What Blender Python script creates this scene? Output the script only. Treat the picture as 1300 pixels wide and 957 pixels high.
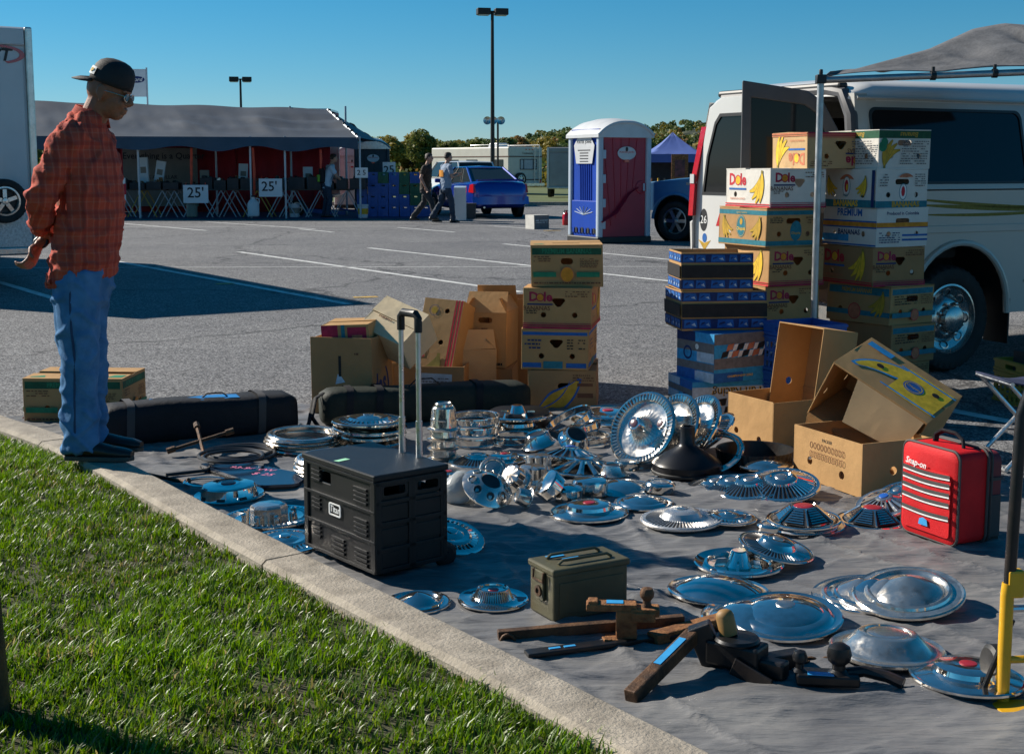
import bpy, bmesh, math, random
import numpy as np
from mathutils import Vector, Matrix, geometry, noise as mnoise
for o in list(bpy.data.objects): bpy.data.objects.remove(o)
SC = bpy.context.scene
COL = SC.collection
R = math.radians
PI = math.pi
# ---------------------------------------------------------------- camera, sky, sun, exposure
CAM_H, FPX, CX, CY, HORIZON = 1.42, 1700.0, 650.0, 433.0, 212.0
PITCH = math.atan((CY - HORIZON) / FPX)
cam_data = bpy.data.cameras.new('camera')
cam = bpy.data.objects.new('camera', cam_data); COL.objects.link(cam)
cam.location = (0, 0, CAM_H)
cam.rotation_euler = (PI/2 - PITCH, 0, 0)
cam_data.sensor_width = 36.0
cam_data.lens = 36.0 * FPX / 1300.0
cam_data.shift_y = -(478.5 - CY) / 1300.0
cam_data.clip_start = 0.05; cam_data.clip_end = 9000
SC.camera = cam
SUN_DIR = Vector((-0.88, 0.47, 0.0)).normalized() * math.cos(R(32)) + Vector((0, 0, math.sin(R(32))))
world = bpy.data.worlds.new('World'); SC.world = world; world.use_nodes = True
wn = world.node_tree.nodes; wl = world.node_tree.links
wn.clear()
wo = wn.new('ShaderNodeOutputWorld'); wb = wn.new('ShaderNodeBackground'); ws = wn.new('ShaderNodeTexSky')
ws.sky_type = 'NISHITA'; ws.sun_disc = False
ws.sun_elevation = R(32); ws.sun_rotation = math.atan2(SUN_DIR.x, SUN_DIR.y)
ws.air_density = 1.3; ws.dust_density = 0.0; ws.ozone_density = 9.0; ws.altitude = 3000
wb.inputs['Strength'].default_value = 0.058
wh = wn.new('ShaderNodeHueSaturation'); wh.inputs['Saturation'].default_value = 1.19; wh.inputs['Hue'].default_value = 0.48
wl.new(ws.outputs[0], wh.inputs['Color']); wl.new(wh.outputs[0], wb.inputs['Color']); wl.new(wb.outputs[0], wo.inputs['Surface'])
sun_data = bpy.data.lights.new('sun', 'SUN'); sun_data.energy = 5.0; sun_data.angle = R(0.5)
sun_data.color = (1.0, 0.93, 0.82)
sun = bpy.data.objects.new('sun', sun_data); COL.objects.link(sun)
sun.rotation_euler = SUN_DIR.to_track_quat('Z', 'Y').to_euler()
sun.location = SUN_DIR * 50
SC.view_settings.view_transform = 'Standard'; SC.view_settings.look = 'None'
SC.view_settings.gamma = 1.0; SC.view_settings.use_curve_mapping = False
SC.view_settings.exposure = 0.58
# ---------------------------------------------------------------- pixel -> place helpers
FWD = Vector((0, math.cos(PITCH), -math.sin(PITCH))); UPV = Vector((0, math.sin(PITCH), math.cos(PITCH)))
CAMP = Vector((0, 0, CAM_H))
def ray(px, py): return FWD + Vector((1, 0, 0)) * ((px - CX) / FPX) + UPV * ((CY - py) / FPX)
def P(px, py, z=0.0):
    d = ray(px, py); return CAMP + d * ((z - CAM_H) / d.z)
def PY(px, py, y):
    d = ray(px, py); return CAMP + d * (y / d.y)
# ---------------------------------------------------------------- object helpers
def link(o, parent=None):
    COL.objects.link(o)
    if parent is not None: o.parent = parent
    return o
def tag(o, label=None, cat=None, group=None, kind=None):
    if label: o['label'] = label
    if cat: o['category'] = cat
    if group: o['group'] = group
    if kind: o['kind'] = kind
    return o
def thing(name, label, cat, loc=(0, 0, 0), rz=0.0, group=None, rot=None):
    o = bpy.data.objects.new(name, None); o.empty_display_size = 0.1
    link(o); o.location = loc; o.rotation_euler = rot if rot else (0, 0, rz)
    return tag(o, label, cat, group)
def copy_tree(o, parent=None):
    c = o.copy(); COL.objects.link(c)
    if parent is not None: c.parent = parent
    for ch in list(o.children): copy_tree(ch, c)
    return c
def eul(x, y, z): return Matrix.Rotation(z, 4, 'Z') @ Matrix.Rotation(y, 4, 'Y') @ Matrix.Rotation(x, 4, 'X')
def T(x, y, z): return Matrix.Translation((x, y, z))
class MB:
    """collects shapes; build() links them as ONE mesh object"""
    def __init__(s): s.v = []; s.f = []; s.m = []; s.s = []
    def add(s, verts, faces, mat=0, smooth=False, X=None):
        b = len(s.v)
        if X is not None: s.v += [tuple(X @ Vector(p)) for p in verts]
        else: s.v += [tuple(p) for p in verts]
        for f in faces: s.f.append(tuple(i + b for i in f)); s.m.append(mat); s.s.append(smooth)
        return s
    def box(s, c, size, mat=0, X=None, taper=(1, 1)):
        x, y, z = c; a, b, h = size[0]/2, size[1]/2, size[2]/2; tx, ty = taper
        vs = [(x-a, y-b, z-h), (x+a, y-b, z-h), (x+a, y+b, z-h), (x-a, y+b, z-h),
              (x-a*tx, y-b*ty, z+h), (x+a*tx, y-b*ty, z+h), (x+a*tx, y+b*ty, z+h), (x-a*tx, y+b*ty, z+h)]
        return s.add(vs, [(3,2,1,0), (4,5,6,7), (0,1,5,4), (1,2,6,5), (2,3,7,6), (3,0,4,7)], mat, False, X)
    def tube(s, pts, rad, seg=10, mat=0, X=None, caps=True, smooth=True, closed=False, flat=1.0):
        pts = [Vector(p) for p in pts]; n = len(pts)
        rads = rad if isinstance(rad, (list, tuple)) else [rad]*n
        vs = []; fs = []; prev = None
        for i, p in enumerate(pts):
            if closed: t = pts[(i+1) % n] - pts[i-1]
            else: t = pts[min(i+1, n-1)] - pts[max(i-1, 0)]
            t.normalize()
            if prev is None:
                u = t.orthogonal().normalized() if abs(t.z) > 0.9 else t.cross(Vector((0, 0, 1))).normalized()
            else:
                u = prev - t * prev.dot(t)
                u = u.normalized() if u.length > 1e-6 else t.orthogonal().normalized()
            prev = u; w = t.cross(u)
            for k in range(seg):
                a = 2*PI*k/seg
                vs.append(p + u*math.cos(a)*rads[i] + w*math.sin(a)*rads[i]*flat)
        m = n if closed else n-1
        for i in range(m):
            for k in range(seg):
                a, b = i*seg+k, i*seg+(k+1) % seg; j = (i+1) % n
                fs.append((a, b, j*seg+(k+1) % seg, j*seg+k))
        if caps and not closed:
            fs.append(tuple(range(seg))[::-1]); fs.append(tuple((n-1)*seg+k for k in range(seg)))
        return s.add(vs, fs, mat, smooth, X)
    def lathe(s, prof, seg=32, mat=0, X=None, smooth=True, cap0=False, cap1=False, mod=None, matf=None):
        vs = []; fs = []; n = len(prof)
        for i, (r, z) in enumerate(prof):
            for k in range(seg):
                a = 2*PI*k/seg; rr, zz = (r, z) if mod is None else mod(i, k, r, z)
                vs.append((rr*math.cos(a), rr*math.sin(a), zz))
        b = len(s.v)
        s.add(vs, [], mat, smooth, X)
        for i in range(n-1):
            for k in range(seg):
                k2 = (k+1) % seg
                s.f.append((b+i*seg+k, b+i*seg+k2, b+(i+1)*seg+k2, b+(i+1)*seg+k))
                s.m.append(mat if matf is None else matf(i, k)); s.s.append(smooth)
        if cap0: s.f.append(tuple(b+k for k in range(seg))[::-1]); s.m.append(mat); s.s.append(False)
        if cap1: s.f.append(tuple(b+(n-1)*seg+k for k in range(seg))); s.m.append(mat if matf is None else matf(n-2, 0)); s.s.append(False)
        return s
    def loft(s, rings, mat=0, X=None, smooth=True, caps=True):
        n = len(rings[0]); vs = [p for r in rings for p in r]; fs = []
        for i in range(len(rings)-1):
            for k in range(n):
                k2 = (k+1) % n
                fs.append((i*n+k, i*n+k2, (i+1)*n+k2, (i+1)*n+k))
        if caps: fs.append(tuple(range(n))[::-1]); fs.append(tuple((len(rings)-1)*n+k for k in range(n)))
        return s.add(vs, fs, mat, smooth, X)
    def sphere(s, c, r, mat=0, X=None, seg=14, rings=8):
        r = r if isinstance(r, (tuple, list)) else (r, r, r); vs = []; fs = []
        for i in range(rings+1):
            t = PI*i/rings
            for k in range(seg):
                a = 2*PI*k/seg
                vs.append((c[0]+r[0]*math.sin(t)*math.cos(a), c[1]+r[1]*math.sin(t)*math.sin(a), c[2]-r[2]*math.cos(t)))
        for i in range(rings):
            for k in range(seg):
                k2 = (k+1) % seg; fs.append((i*seg+k, i*seg+k2, (i+1)*seg+k2, (i+1)*seg+k))
        return s.add(vs, fs, mat, True, X)
    def plate(s, outer, holes, t, mat=0, X=None):
        """flat plate in the local XY plane with real holes; front at z=0, back at z=-t"""
        loops = [outer] + list(holes); flat = [p for l in loops for p in l]
        tris = geometry.tessellate_polygon([[Vector((p[0], p[1], 0)) for p in l] for l in loops])
        vs = [(p[0], p[1], 0) for p in flat]; fs = []
        for a, b, c in tris:
            A, B, C_ = flat[a], flat[b], flat[c]
            cr = (B[0]-A[0])*(C_[1]-A[1]) - (B[1]-A[1])*(C_[0]-A[0])
            if abs(cr) < 1e-12: continue
            fs.append((a, b, c) if cr > 0 else (a, c, b))
        if t > 0:
            N = len(flat); vs += [(p[0], p[1], -t) for p in flat]
            fs += [tuple(i+N for i in f[::-1]) for f in fs]
            o = 0
            for li, l in enumerate(loops):
                n = len(l); ar = sum(l[i][0]*l[(i+1) % n][1] - l[(i+1) % n][0]*l[i][1] for i in range(n))
                ccw = (ar > 0) == (li == 0)
                for i in range(n):
                    a, b = o+i, o+(i+1) % n
                    fs.append((b, a, a+N, b+N) if ccw else (a, b, b+N, a+N))
                o += n
        return s.add(vs, fs, mat, False, X)
    def mesh(s, name='m', mats=(), sharp=35, weld=0):
        me = bpy.data.meshes.new(name)
        me.from_pydata(s.v, [], s.f)
        for m in mats: me.materials.append(m)
        me.polygons.foreach_set('material_index', s.m)
        me.polygons.foreach_set('use_smooth', s.s)
        if weld:
            bm = bmesh.new(); bm.from_mesh(me); bmesh.ops.remove_doubles(bm, verts=bm.verts, dist=weld); bm.to_mesh(me); bm.free()
        me.update()
        if any(s.s): me.set_sharp_from_angle(angle=R(sharp))
        return me
    def build(s, name, mats, parent=None, loc=None, rot=None, bevel=0, sharp=35, weld=0, bseg=2):
        if not isinstance(mats, (list, tuple)): mats = [mats]
        o = bpy.data.objects.new(name, s.mesh(name, mats, sharp, weld)); link(o, parent)
        if loc is not None: o.location = loc
        if rot is not None: o.rotation_euler = rot
        if bevel:
            md = o.modifiers.new('bevel', 'BEVEL'); md.width = bevel; md.segments = bseg; md.limit_method = 'ANGLE'; md.angle_limit = R(40)
        return o
def circ(cx, cy, r, n=14, ry=None, a0=0):
    ry = ry or r
    return [(cx+r*math.cos(a0+2*PI*k/n), cy+ry*math.sin(a0+2*PI*k/n)) for k in range(n)]
def rect(x0, y0, x1, y1): return [(x0, y0), (x1, y0), (x1, y1), (x0, y1)]
def rrect(x0, y0, x1, y1, r, n=4):
    out = []
    for cx, cy, a in ((x1-r, y0+r, -PI/2), (x1-r, y1-r, 0), (x0+r, y1-r, PI/2), (x0+r, y0+r, PI)):
        for k in range(n+1): out.append((cx+r*math.cos(a+PI/2*k/n), cy+r*math.sin(a+PI/2*k/n)))
    return out
_txt = {}
def text_mesh(txt, size=1.0, bold=0.0, shear=0.0, sx=1.0):
    """verts, faces of flat lettering in XY, centred on the origin"""
    key = (txt, bold, shear)
    if key not in _txt:
        cu = bpy.data.curves.new('t', 'FONT'); cu.body = txt; cu.align_x = 'CENTER'; cu.align_y = 'CENTER'
        cu.offset = bold; cu.shear = shear; cu.resolution_u = 2; cu.fill_mode = 'FRONT'
        o = bpy.data.objects.new('t', cu); COL.objects.link(o)
        dg = bpy.context.evaluated_depsgraph_get(); me = bpy.data.meshes.new_from_object(o.evaluated_get(dg))
        _txt[key] = ([tuple(v.co) for v in me.vertices], [tuple(p.vertices) for p in me.polygons])
        bpy.data.objects.remove(o); bpy.data.curves.remove(cu); bpy.data.meshes.remove(me)
    v, f = _txt[key]
    return [(p[0]*size*sx, p[1]*size, 0) for p in v], f
# ---------------------------------------------------------------- materials
def mat(name, col, rough=0.6, metal=0.0, var=0.12, vs=6.0, bump=0.0, bs=80.0, col2=None, spec=0.5, rvar=0.0,
        coat=0.0, trans=0.0, detail=4.0, dirt=0.0, dcol=(0.08, 0.06, 0.045), ds=3.0, alpha=1.0, sheen=0.0, stretch=None):
    m = bpy.data.materials.new(name); m.use_nodes = True; nt = m.node_tree; N = nt.nodes; L = nt.links
    b = N['Principled BSDF']
    b.inputs['Roughness'].default_value = rough; b.inputs['Metallic'].default_value = metal
    b.inputs['Specular IOR Level'].default_value = spec; b.inputs['Coat Weight'].default_value = coat
    b.inputs['Coat Roughness'].default_value = 0.058
    b.inputs['Transmission Weight'].default_value = trans; b.inputs['Alpha'].default_value = alpha
    if sheen: b.inputs['Sheen Weight'].default_value = sheen
    tc = N.new('ShaderNodeTexCoord'); src = tc.outputs['Object']
    if stretch:
        mp = N.new('ShaderNodeMapping'); mp.inputs['Scale'].default_value = stretch; L.new(src, mp.inputs['Vector']); src = mp.outputs[0]
    def noise(sc, det=detail):
        n = N.new('ShaderNodeTexNoise'); n.inputs['Scale'].default_value = sc; n.inputs['Detail'].default_value = det
        n.inputs['Roughness'].default_value = 0.6; L.new(src, n.inputs['Vector']); return n
    c1 = tuple(max(0, c*(1-var)) for c in col); c2 = col2 or tuple(min(1, c*(1+var)) for c in col)
    out = None
    if var or col2:
        n = noise(vs); rp = N.new('ShaderNodeValToRGB'); rp.color_ramp.elements[0].position = 0.32; rp.color_ramp.elements[1].position = 0.68
        rp.color_ramp.elements[0].color = (*c1, 1); rp.color_ramp.elements[1].color = (*c2, 1)
        L.new(n.outputs['Fac'], rp.inputs[0]); out = rp.outputs[0]
        if dirt:
            n2 = noise(ds, 8); r2 = N.new('ShaderNodeValToRGB'); r2.color_ramp.elements[0].position = 0.48; r2.color_ramp.elements[1].position = 0.72
            r2.color_ramp.elements[1].color = (dirt, dirt, dirt, 1); r2.color_ramp.elements[0].color = (0, 0, 0, 1)
            L.new(n2.outputs['Fac'], r2.inputs[0])
            mx = N.new('ShaderNodeMix'); mx.data_type = 'RGBA'; L.new(r2.outputs[0], mx.inputs[0]); L.new(out, mx.inputs[6])
            mx.inputs[7].default_value = (*dcol, 1); out = mx.outputs[2]
        L.new(out, b.inputs['Base Color'])
    else: b.inputs['Base Color'].default_value = (*col, 1)
    if rvar:
        n = noise(vs*2.3, 6); mr = N.new('ShaderNodeMapRange'); mr.inputs['From Min'].default_value = 0.3; mr.inputs['From Max'].default_value = 0.7
        mr.inputs['To Min'].default_value = max(0.02, rough-rvar); mr.inputs['To Max'].default_value = min(1, rough+rvar)
        L.new(n.outputs['Fac'], mr.inputs['Value']); L.new(mr.outputs[0], b.inputs['Roughness'])
    if bump:
        n = noise(bs, 3); bp = N.new('ShaderNodeBump'); bp.inputs['Strength'].default_value = bump; bp.inputs['Distance'].default_value = 0.01
        L.new(n.outputs['Fac'], bp.inputs['Height']); L.new(bp.outputs[0], b.inputs['Normal'])
    return m
def nodes_of(m): return m.node_tree.nodes, m.node_tree.links, m.node_tree.nodes['Principled BSDF']
# ================================================================ THE SETTING
rnd = random.Random(7)
def asphalt_material():
    m = mat('asphalt', (0.11, 0.112, 0.122), 0.85, var=0, spec=0.35); N, L, b = nodes_of(m)
    tc = N.new('ShaderNodeTexCoord')
    def ns(sc, det, ro=0.6):
        n = N.new('ShaderNodeTexNoise'); n.inputs['Scale'].default_value = sc; n.inputs['Detail'].default_value = det
        n.inputs['Roughness'].default_value = ro; L.new(tc.outputs['Object'], n.inputs['Vector']); return n
    def ramp(n, a, b_, ca, cb):
        r = N.new('ShaderNodeValToRGB'); e = r.color_ramp.elements; e[0].position = a; e[1].position = b_; e[0].color = (*ca, 1); e[1].color = (*cb, 1)
        L.new(n, r.inputs[0]); return r.outputs[0]
    def mix(f, a, b_, mode='MIX'):
        x = N.new('ShaderNodeMix'); x.data_type = 'RGBA'; x.blend_type = mode
        if isinstance(f, float): x.inputs[0].default_value = f
        else: L.new(f, x.inputs[0])
        for i, q in ((6, a), (7, b_)):
            if isinstance(q, tuple): x.inputs[i].default_value = (*q, 1)
            else: L.new(q, x.inputs[i])
        return x.outputs[2]
    v = N.new('ShaderNodeTexVoronoi'); v.inputs['Scale'].default_value = 95; L.new(tc.outputs['Object'], v.inputs['Vector'])
    sep = N.new('ShaderNodeSeparateColor'); L.new(v.outputs['Color'], sep.inputs[0])
    stones = ramp(sep.outputs[0], 0.25, 1.0, (0.05, 0.051, 0.056), (0.36, 0.357, 0.355))
    big = ramp(ns(0.35, 6).outputs['Fac'], 0.3, 0.75, (0.75, 0.75, 0.77), (1.12, 1.11, 1.09))
    c = mix(1.0, stones, big, 'MULTIPLY')
    mid = ramp(ns(4.0, 8, 0.7).outputs['Fac'], 0.35, 0.7, (0.8, 0.8, 0.81), (1.1, 1.1, 1.1))
    c = mix(1.0, c, mid, 'MULTIPLY')
    vc = N.new('ShaderNodeTexVoronoi'); vc.feature = 'DISTANCE_TO_EDGE'; vc.inputs['Scale'].default_value = 0.23
    wob = ns(1.3, 5); va = N.new('ShaderNodeVectorMath'); va.operation = 'ADD'; L.new(tc.outputs['Object'], va.inputs[0]); L.new(wob.outputs['Color'], va.inputs[1]); L.new(va.outputs[0], vc.inputs['Vector'])
    cr = ramp(vc.outputs['Distance'], 0.003, 0.009, (0.8, 0.8, 0.8), (0, 0, 0))
    c = mix(cr, c, (0.03, 0.03, 0.033))
    oil = ramp(ns(0.8, 3).outputs['Fac'], 0.68, 0.8, (0, 0, 0), (0.45, 0.45, 0.45))
    c = mix(oil, c, (0.035, 0.034, 0.034))
    L.new(c, b.inputs['Base Color'])
    bp = N.new('ShaderNodeBump'); bp.inputs['Strength'].default_value = 0.5; bp.inputs['Distance'].default_value = 0.004
    L.new(v.outputs['Distance'], bp.inputs['Height']); L.new(bp.outputs[0], b.inputs['Normal'])
    return m
M_ASPH = asphalt_material()
M_FIELD = mat('field_grass', (0.07, 0.105, 0.022), 0.9, var=0.3, vs=0.25, bump=0.4, bs=6, col2=(0.11, 0.13, 0.035))
M_PAINT = mat('road_paint', (0.62, 0.62, 0.6), 0.7, var=0.18, vs=5, dirt=0.75, ds=9, dcol=(0.14, 0.14, 0.145))
M_YPAINT = mat('yellow_road_paint', (0.6, 0.36, 0.04), 0.7, var=0.18, vs=5, dirt=0.7, ds=8, dcol=(0.13, 0.125, 0.12))
M_CONC = mat('kerb_concrete', (0.36, 0.31, 0.245), 0.9, var=0.22, vs=14, bump=0.5, bs=90, dirt=0.65, ds=6, dcol=(0.17, 0.14, 0.105))
M_SOIL = mat('soil', (0.07, 0.055, 0.03), 0.95, var=0.3, vs=20, bump=0.6, bs=50, col2=(0.06, 0.07, 0.02))
def sheet(name, pts, z, m, kind='structure', parent=None):
    mb = MB(); mb.add([(p[0], p[1], z) for p in pts], [tuple(range(len(pts)))])
    o = mb.build(name, m, parent)
    if kind: o['kind'] = kind
    return o
ground = sheet('ground', [(-4000, -400), (4000, -400), (4000, 6000), (-4000, 6000)], -0.02, M_FIELD)
asphalt = sheet('parking_lot', [(-130, -40), (130, -40), (130, 50), (-130, 50)], 0.0, M_ASPH)
def line(a, b, w, m, name='parking_line', z=0.004):
    a = P(*a) if len(a) == 2 else Vector(a); b = P(*b) if len(b) == 2 else Vector(b)
    d = (b - a).normalized(); n = Vector((-d.y, d.x, 0)) * w / 2
    k = max(2, int((b-a).length/0.4)); mb = MB(); vs = []
    for i in range(k+1):
        p = a.lerp(b, i/k); j = rnd.uniform(-.004, .004)
        vs += [(p.x+n.x*(1+j*6)+j, p.y+n.y, z), (p.x-n.x+j, p.y-n.y, z)]
    mb.add(vs, [(2*i, 2*i+1, 2*i+3, 2*i+2) for i in range(k)])
    o = mb.build(name, m, asphalt); return o
for a, b in [((142, 331), (443, 386.5)), ((303, 320), (662, 371)), ((468, 315), (866, 359)), ((-60, 341), (68, 379)),
             ((640, 310), (1010, 345)), ((150, 283.5), (262, 293)), ((262, 282), (400, 291)), ((380, 291), (423, 295)),
             ((505, 289), (577, 295)), ((20, 283), (150, 297)), ((620, 287), (700, 292)),
             ((1110, 484), (1214, 500)), ((1168, 514), (1288, 537))]:
    line(a, b, 0.105, M_PAINT)
line((-200, 340.5), (1000, 338.5), 0.06, M_PAINT)
line((-100, 289), (720, 287), 0.05, M_PAINT)
for a, b in [((275, 361), (296, 360)), ((449, 378), (479, 377)), ((1184, 505), (1209, 505.5)), ((690, 293), (712, 293))]:
    line(a, b, 0.12, M_YPAINT, 'yellow_dash', 0.005)
mb = MB(); mb.box((0, 50.1, 0.06), (260, 0.2, 0.14)); far_kerb = mb.build('far_kerb', M_CONC); far_kerb['kind'] = 'structure'
sheet('verge', [(-130, 50.2), (130, 50.2), (130, 58), (-130, 58)], 0.10, M_FIELD)
# ---- kerb round the lawn: world line taken from its mat-side top edge
KH = 0.13
KPX = [(-420, 420), (-160, 478), (-40, 513), (25, 532), (75, 548), (130, 569), (187, 595), (281, 646), (391, 701), (498, 752), (609, 806), (720, 860), (860, 929), (1010, 1003), (1500, 1250)]
KIN = [P(x, y, KH) for x, y in KPX]
def offs(pts, d):
    out = []
    for i, p in enumerate(pts):
        t = (pts[min(i+1, len(pts)-1)] - pts[max(i-1, 0)]); t.z = 0; t.normalize()
        out.append(Vector((p.x - t.y*d, p.y + t.x*d, p.z)))
    return out
def resample(pts, step):
    out = [pts[0].copy()];
    for a, b in zip(pts[:-1], pts[1:]):
        n = max(1, int(round((b-a).length/step)))
        for i in range(1, n+1): out.append(a.lerp(b, i/n))
    return out
KIN = resample(KIN, 0.15)
for _ in range(6):
    KIN = [KIN[0]] + [(KIN[i-1]+KIN[i]*2+KIN[i+1])/4 for i in range(1, len(KIN)-1)] + [KIN[-1]]
KW = 0.17
KOUT = offs(KIN, -KW)
kerb = bpy.data.objects.new('kerb', None); link(kerb); kerb['kind'] = 'structure'
cum = [0.0]
for a, b in zip(KIN[:-1], KIN[1:]): cum.append(cum[-1] + (b-a).length)
def at_len(pts, s):
    s = max(0, min(s, cum[-1]-1e-4))
    i = max(j for j in range(len(cum)) if cum[j] <= s); i = min(i, len(pts)-2)
    return pts[i].lerp(pts[i+1], (s-cum[i])/(cum[i+1]-cum[i]))
jx = P(391, 701, KH); s0 = min(range(len(KIN)), key=lambda i: (KIN[i]-jx).length); s0 = cum[s0]
s = s0 - 2.4*math.ceil(s0/2.4)
while s < cum[-1]:
    a, b = max(0, s+0.004), min(cum[-1], s+2.4-0.004)
    if b - a > 0.1:
        n = max(2, int((b-a)/0.12)); rings = []
        for i in range(n+1):
            q = a+(b-a)*i/n; pi, po = at_len(KIN, q), at_len(KOUT, q); d = (po-pi)
            z = KH + rnd.uniform(-.0015, .0015); c = 0.022
            rings.append([(pi.x-d.x*.16, pi.y-d.y*.16, -0.05), (pi.x-d.x*.03, pi.y-d.y*.03, z-c), (pi.x+d.x*c/KW*.4, pi.y+d.y*c/KW*.4, z-c*.3), (pi.x+d.x*c/KW, pi.y+d.y*c/KW, z),
                          (po.x-d.x*.1, po.y-d.y*.1, z+rnd.uniform(-.001, .001)), (po.x, po.y, z-.015), (po.x, po.y, -0.05)])
        mb = MB(); mb.loft(rings); o = mb.build('kerb_stone', M_CONC, kerb)
    s += 2.4
# ---- lawn: soil sheet + blades
lawn_pts = [(p.x, p.y) for p in KOUT]
far_l = lawn_pts[0]
poly = lawn_pts + [(lawn_pts[-1][0]-0.2, -9), (-30, -9), (-30, far_l[1])]
mb = MB(); mb.add([(x, y, 0.085) for x, y in poly], [tuple(range(len(poly)))])
lawn = mb.build('lawn', M_SOIL); lawn['kind'] = 'structure'
def grass_material():
    m = bpy.data.materials.new('grass_blade'); m.use_nodes = True; N = m.node_tree.nodes; L = m.node_tree.links
    b = N['Principled BSDF']; b.inputs['Roughness'].default_value = 0.42; b.inputs['Specular IOR Level'].default_value = 0.5
    at = N.new('ShaderNodeAttribute'); at.attribute_name = 'tint'
    L.new(at.outputs['Color'], b.inputs['Base Color'])
    tr = N.new('ShaderNodeBsdfTranslucent'); hs = N.new('ShaderNodeHueSaturation'); hs.inputs['Value'].default_value = 1.25; hs.inputs['Saturation'].default_value = 1.1
    L.new(at.outputs['Color'], hs.inputs['Color']); L.new(hs.outputs[0], tr.inputs['Color'])
    mx = N.new('ShaderNodeMixShader'); mx.inputs[0].default_value = 0.42
    L.new(b.outputs[0], mx.inputs[1]); L.new(tr.outputs[0], mx.inputs[2]); L.new(mx.outputs[0], N['Material Output'].inputs['Surface'])
    return m
M_GRASS = grass_material()
def inside(px, py, poly):
    poly = np.array(poly); c = np.zeros(len(px), bool); j = len(poly)-1
    for i in range(len(poly)):
        xi, yi = poly[i]; xj, yj = poly[j]
        hit = ((yi > py) != (yj > py)) & (px < (xj-xi)*(py-yi)/(yj-yi+1e-12)+xi); c ^= hit; j = i
    return c
def grass(name, x0, x1, y0, y1, n, hmin, hmax, wid, seed, lawn_poly):
    g = np.random.default_rng(seed)
    x = g.uniform(x0, x1, n); y = g.uniform(y0, y1, n)
    k = n//30; tx = g.uniform(x0, x1, k); ty = g.uniform(y0, y1, k); idx = g.integers(0, k, n); pull = g.random(n) < 0.6
    x = np.where(pull, tx[idx]+g.normal(0, .018, n), x); y = np.where(pull, ty[idx]+g.normal(0, .018, n), y)
    ok = inside(x, y, lawn_poly); x, y, idx = x[ok], y[ok], idx[ok]; n = len(x)
    patch = 0.5+0.5*np.sin(x*2.3+1.7*np.sin(y*1.9))*np.cos(y*2.7+1.1*np.sin(x*3.1))
    fine = 0.5+0.5*np.sin(x*9+3*np.sin(y*7))*np.cos(y*11+2*np.sin(x*8))
    h = g.uniform(hmin, hmax, n)*(0.55+0.6*patch)*(0.7+0.5*fine)*np.where(g.random(n) > .975, 1.4, 1); w = wid*g.uniform(.6, 1.3, n)
    ang = g.uniform(0, 2*PI, n); lean = g.uniform(.15, 1.0, n)*h
    dx = np.cos(ang)*.8+0.45; dy = np.sin(ang)*.8-.15; dl = np.hypot(dx, dy); dx /= dl; dy /= dl
    fx, fy = -dy, dx; tw = g.uniform(-.7, .7, n); ax = fx*np.cos(tw)+dx*np.sin(tw); ay = fy*np.cos(tw)+dy*np.sin(tw)
    V = np.zeros((n, 5, 3)); z0 = 0.083
    for q, (hh, ll, ww) in enumerate([(0, 0, 1), (0, 0, -1), (.6, .38, .8), (.6, .38, -.8), (1, 1, 0)]):
        V[:, q, 0] = x+dx*lean*ll+ax*w*ww*.5; V[:, q, 1] = y+dy*lean*ll+ay*w*ww*.5; V[:, q, 2] = z0+h*hh*np.sqrt(np.clip(1-.35*(lean/h)**2*ll, .2, 1))
    base = (np.arange(n)*5)[:, None]
    lo = np.concatenate([base+np.array([[0, 1, 3, 2]]), ], 1); tri = base+np.array([[2, 3, 4]])
    loops = np.concatenate([lo, tri], 1).ravel(); tot = np.tile([4, 3], n); st = np.concatenate([[0], np.cumsum(tot)[:-1]])
    me = bpy.data.meshes.new(name); me.vertices.add(n*5); me.vertices.foreach_set('co', V.ravel())
    me.loops.add(len(loops)); me.loops.foreach_set('vertex_index', loops.astype(np.int32))
    me.polygons.add(len(tot)); me.polygons.foreach_set('loop_start', st.astype(np.int32));
    me.update(calc_edges=True); me.validate()
    c = np.array([.118, .212, .016])[None]*(.55+.8*g.random(n))[:, None]
    yel = g.random(n); c = np.where((yel < .12+.1*(1-patch))[:, None], np.array([.22, .29, .04])*g.uniform(.7, 1.2, n)[:, None], c)
    c = np.where((yel > .985)[:, None], np.array([[.5, .4, .2]])*g.uniform(.6, 1.1, n)[:, None], c)
    dry = (np.sin(x*5.1+2*np.sin(y*3.3))*np.cos(y*4.3+np.sin(x*2.7)) > .62) & (g.random(n) < .16); c = np.where(dry[:, None], np.array([[.34, .28, .11]])*g.uniform(.5, 1.1, n)[:, None], c)
    c = c*(.72+.45*patch)[:, None]*(.8+.3*fine)[:, None]
    col = np.ones((n, 5, 4), np.float32); col[:, :, :3] = c[:, None, :]
    a = me.attributes.new('tint', 'FLOAT_COLOR', 'POINT'); a.data.foreach_set('color', col.ravel())
    me.materials.append(M_GRASS); me.polygons.foreach_set('use_smooth', np.ones(len(tot), bool))
    o = bpy.data.objects.new(name, me); link(o)
    return tag(o, 'short bright green turf beside the concrete kerb', 'grass', None, 'stuff')
LP = [(p.x, p.y) for p in offs(KIN, -KW+0.035)] + poly[len(lawn_pts):]
grass('grass', -3.6, 1.2, 1.9, 8.5, 360000, .03, .058, .0050, 3, LP)
g2 = grass('grass', -8.5, -3.6, 1.0, 12.0, 90000, .035, .075, .009, 5, LP)
g2['label'] = 'farther thin turf of the same lawn beyond the standing man'
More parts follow.
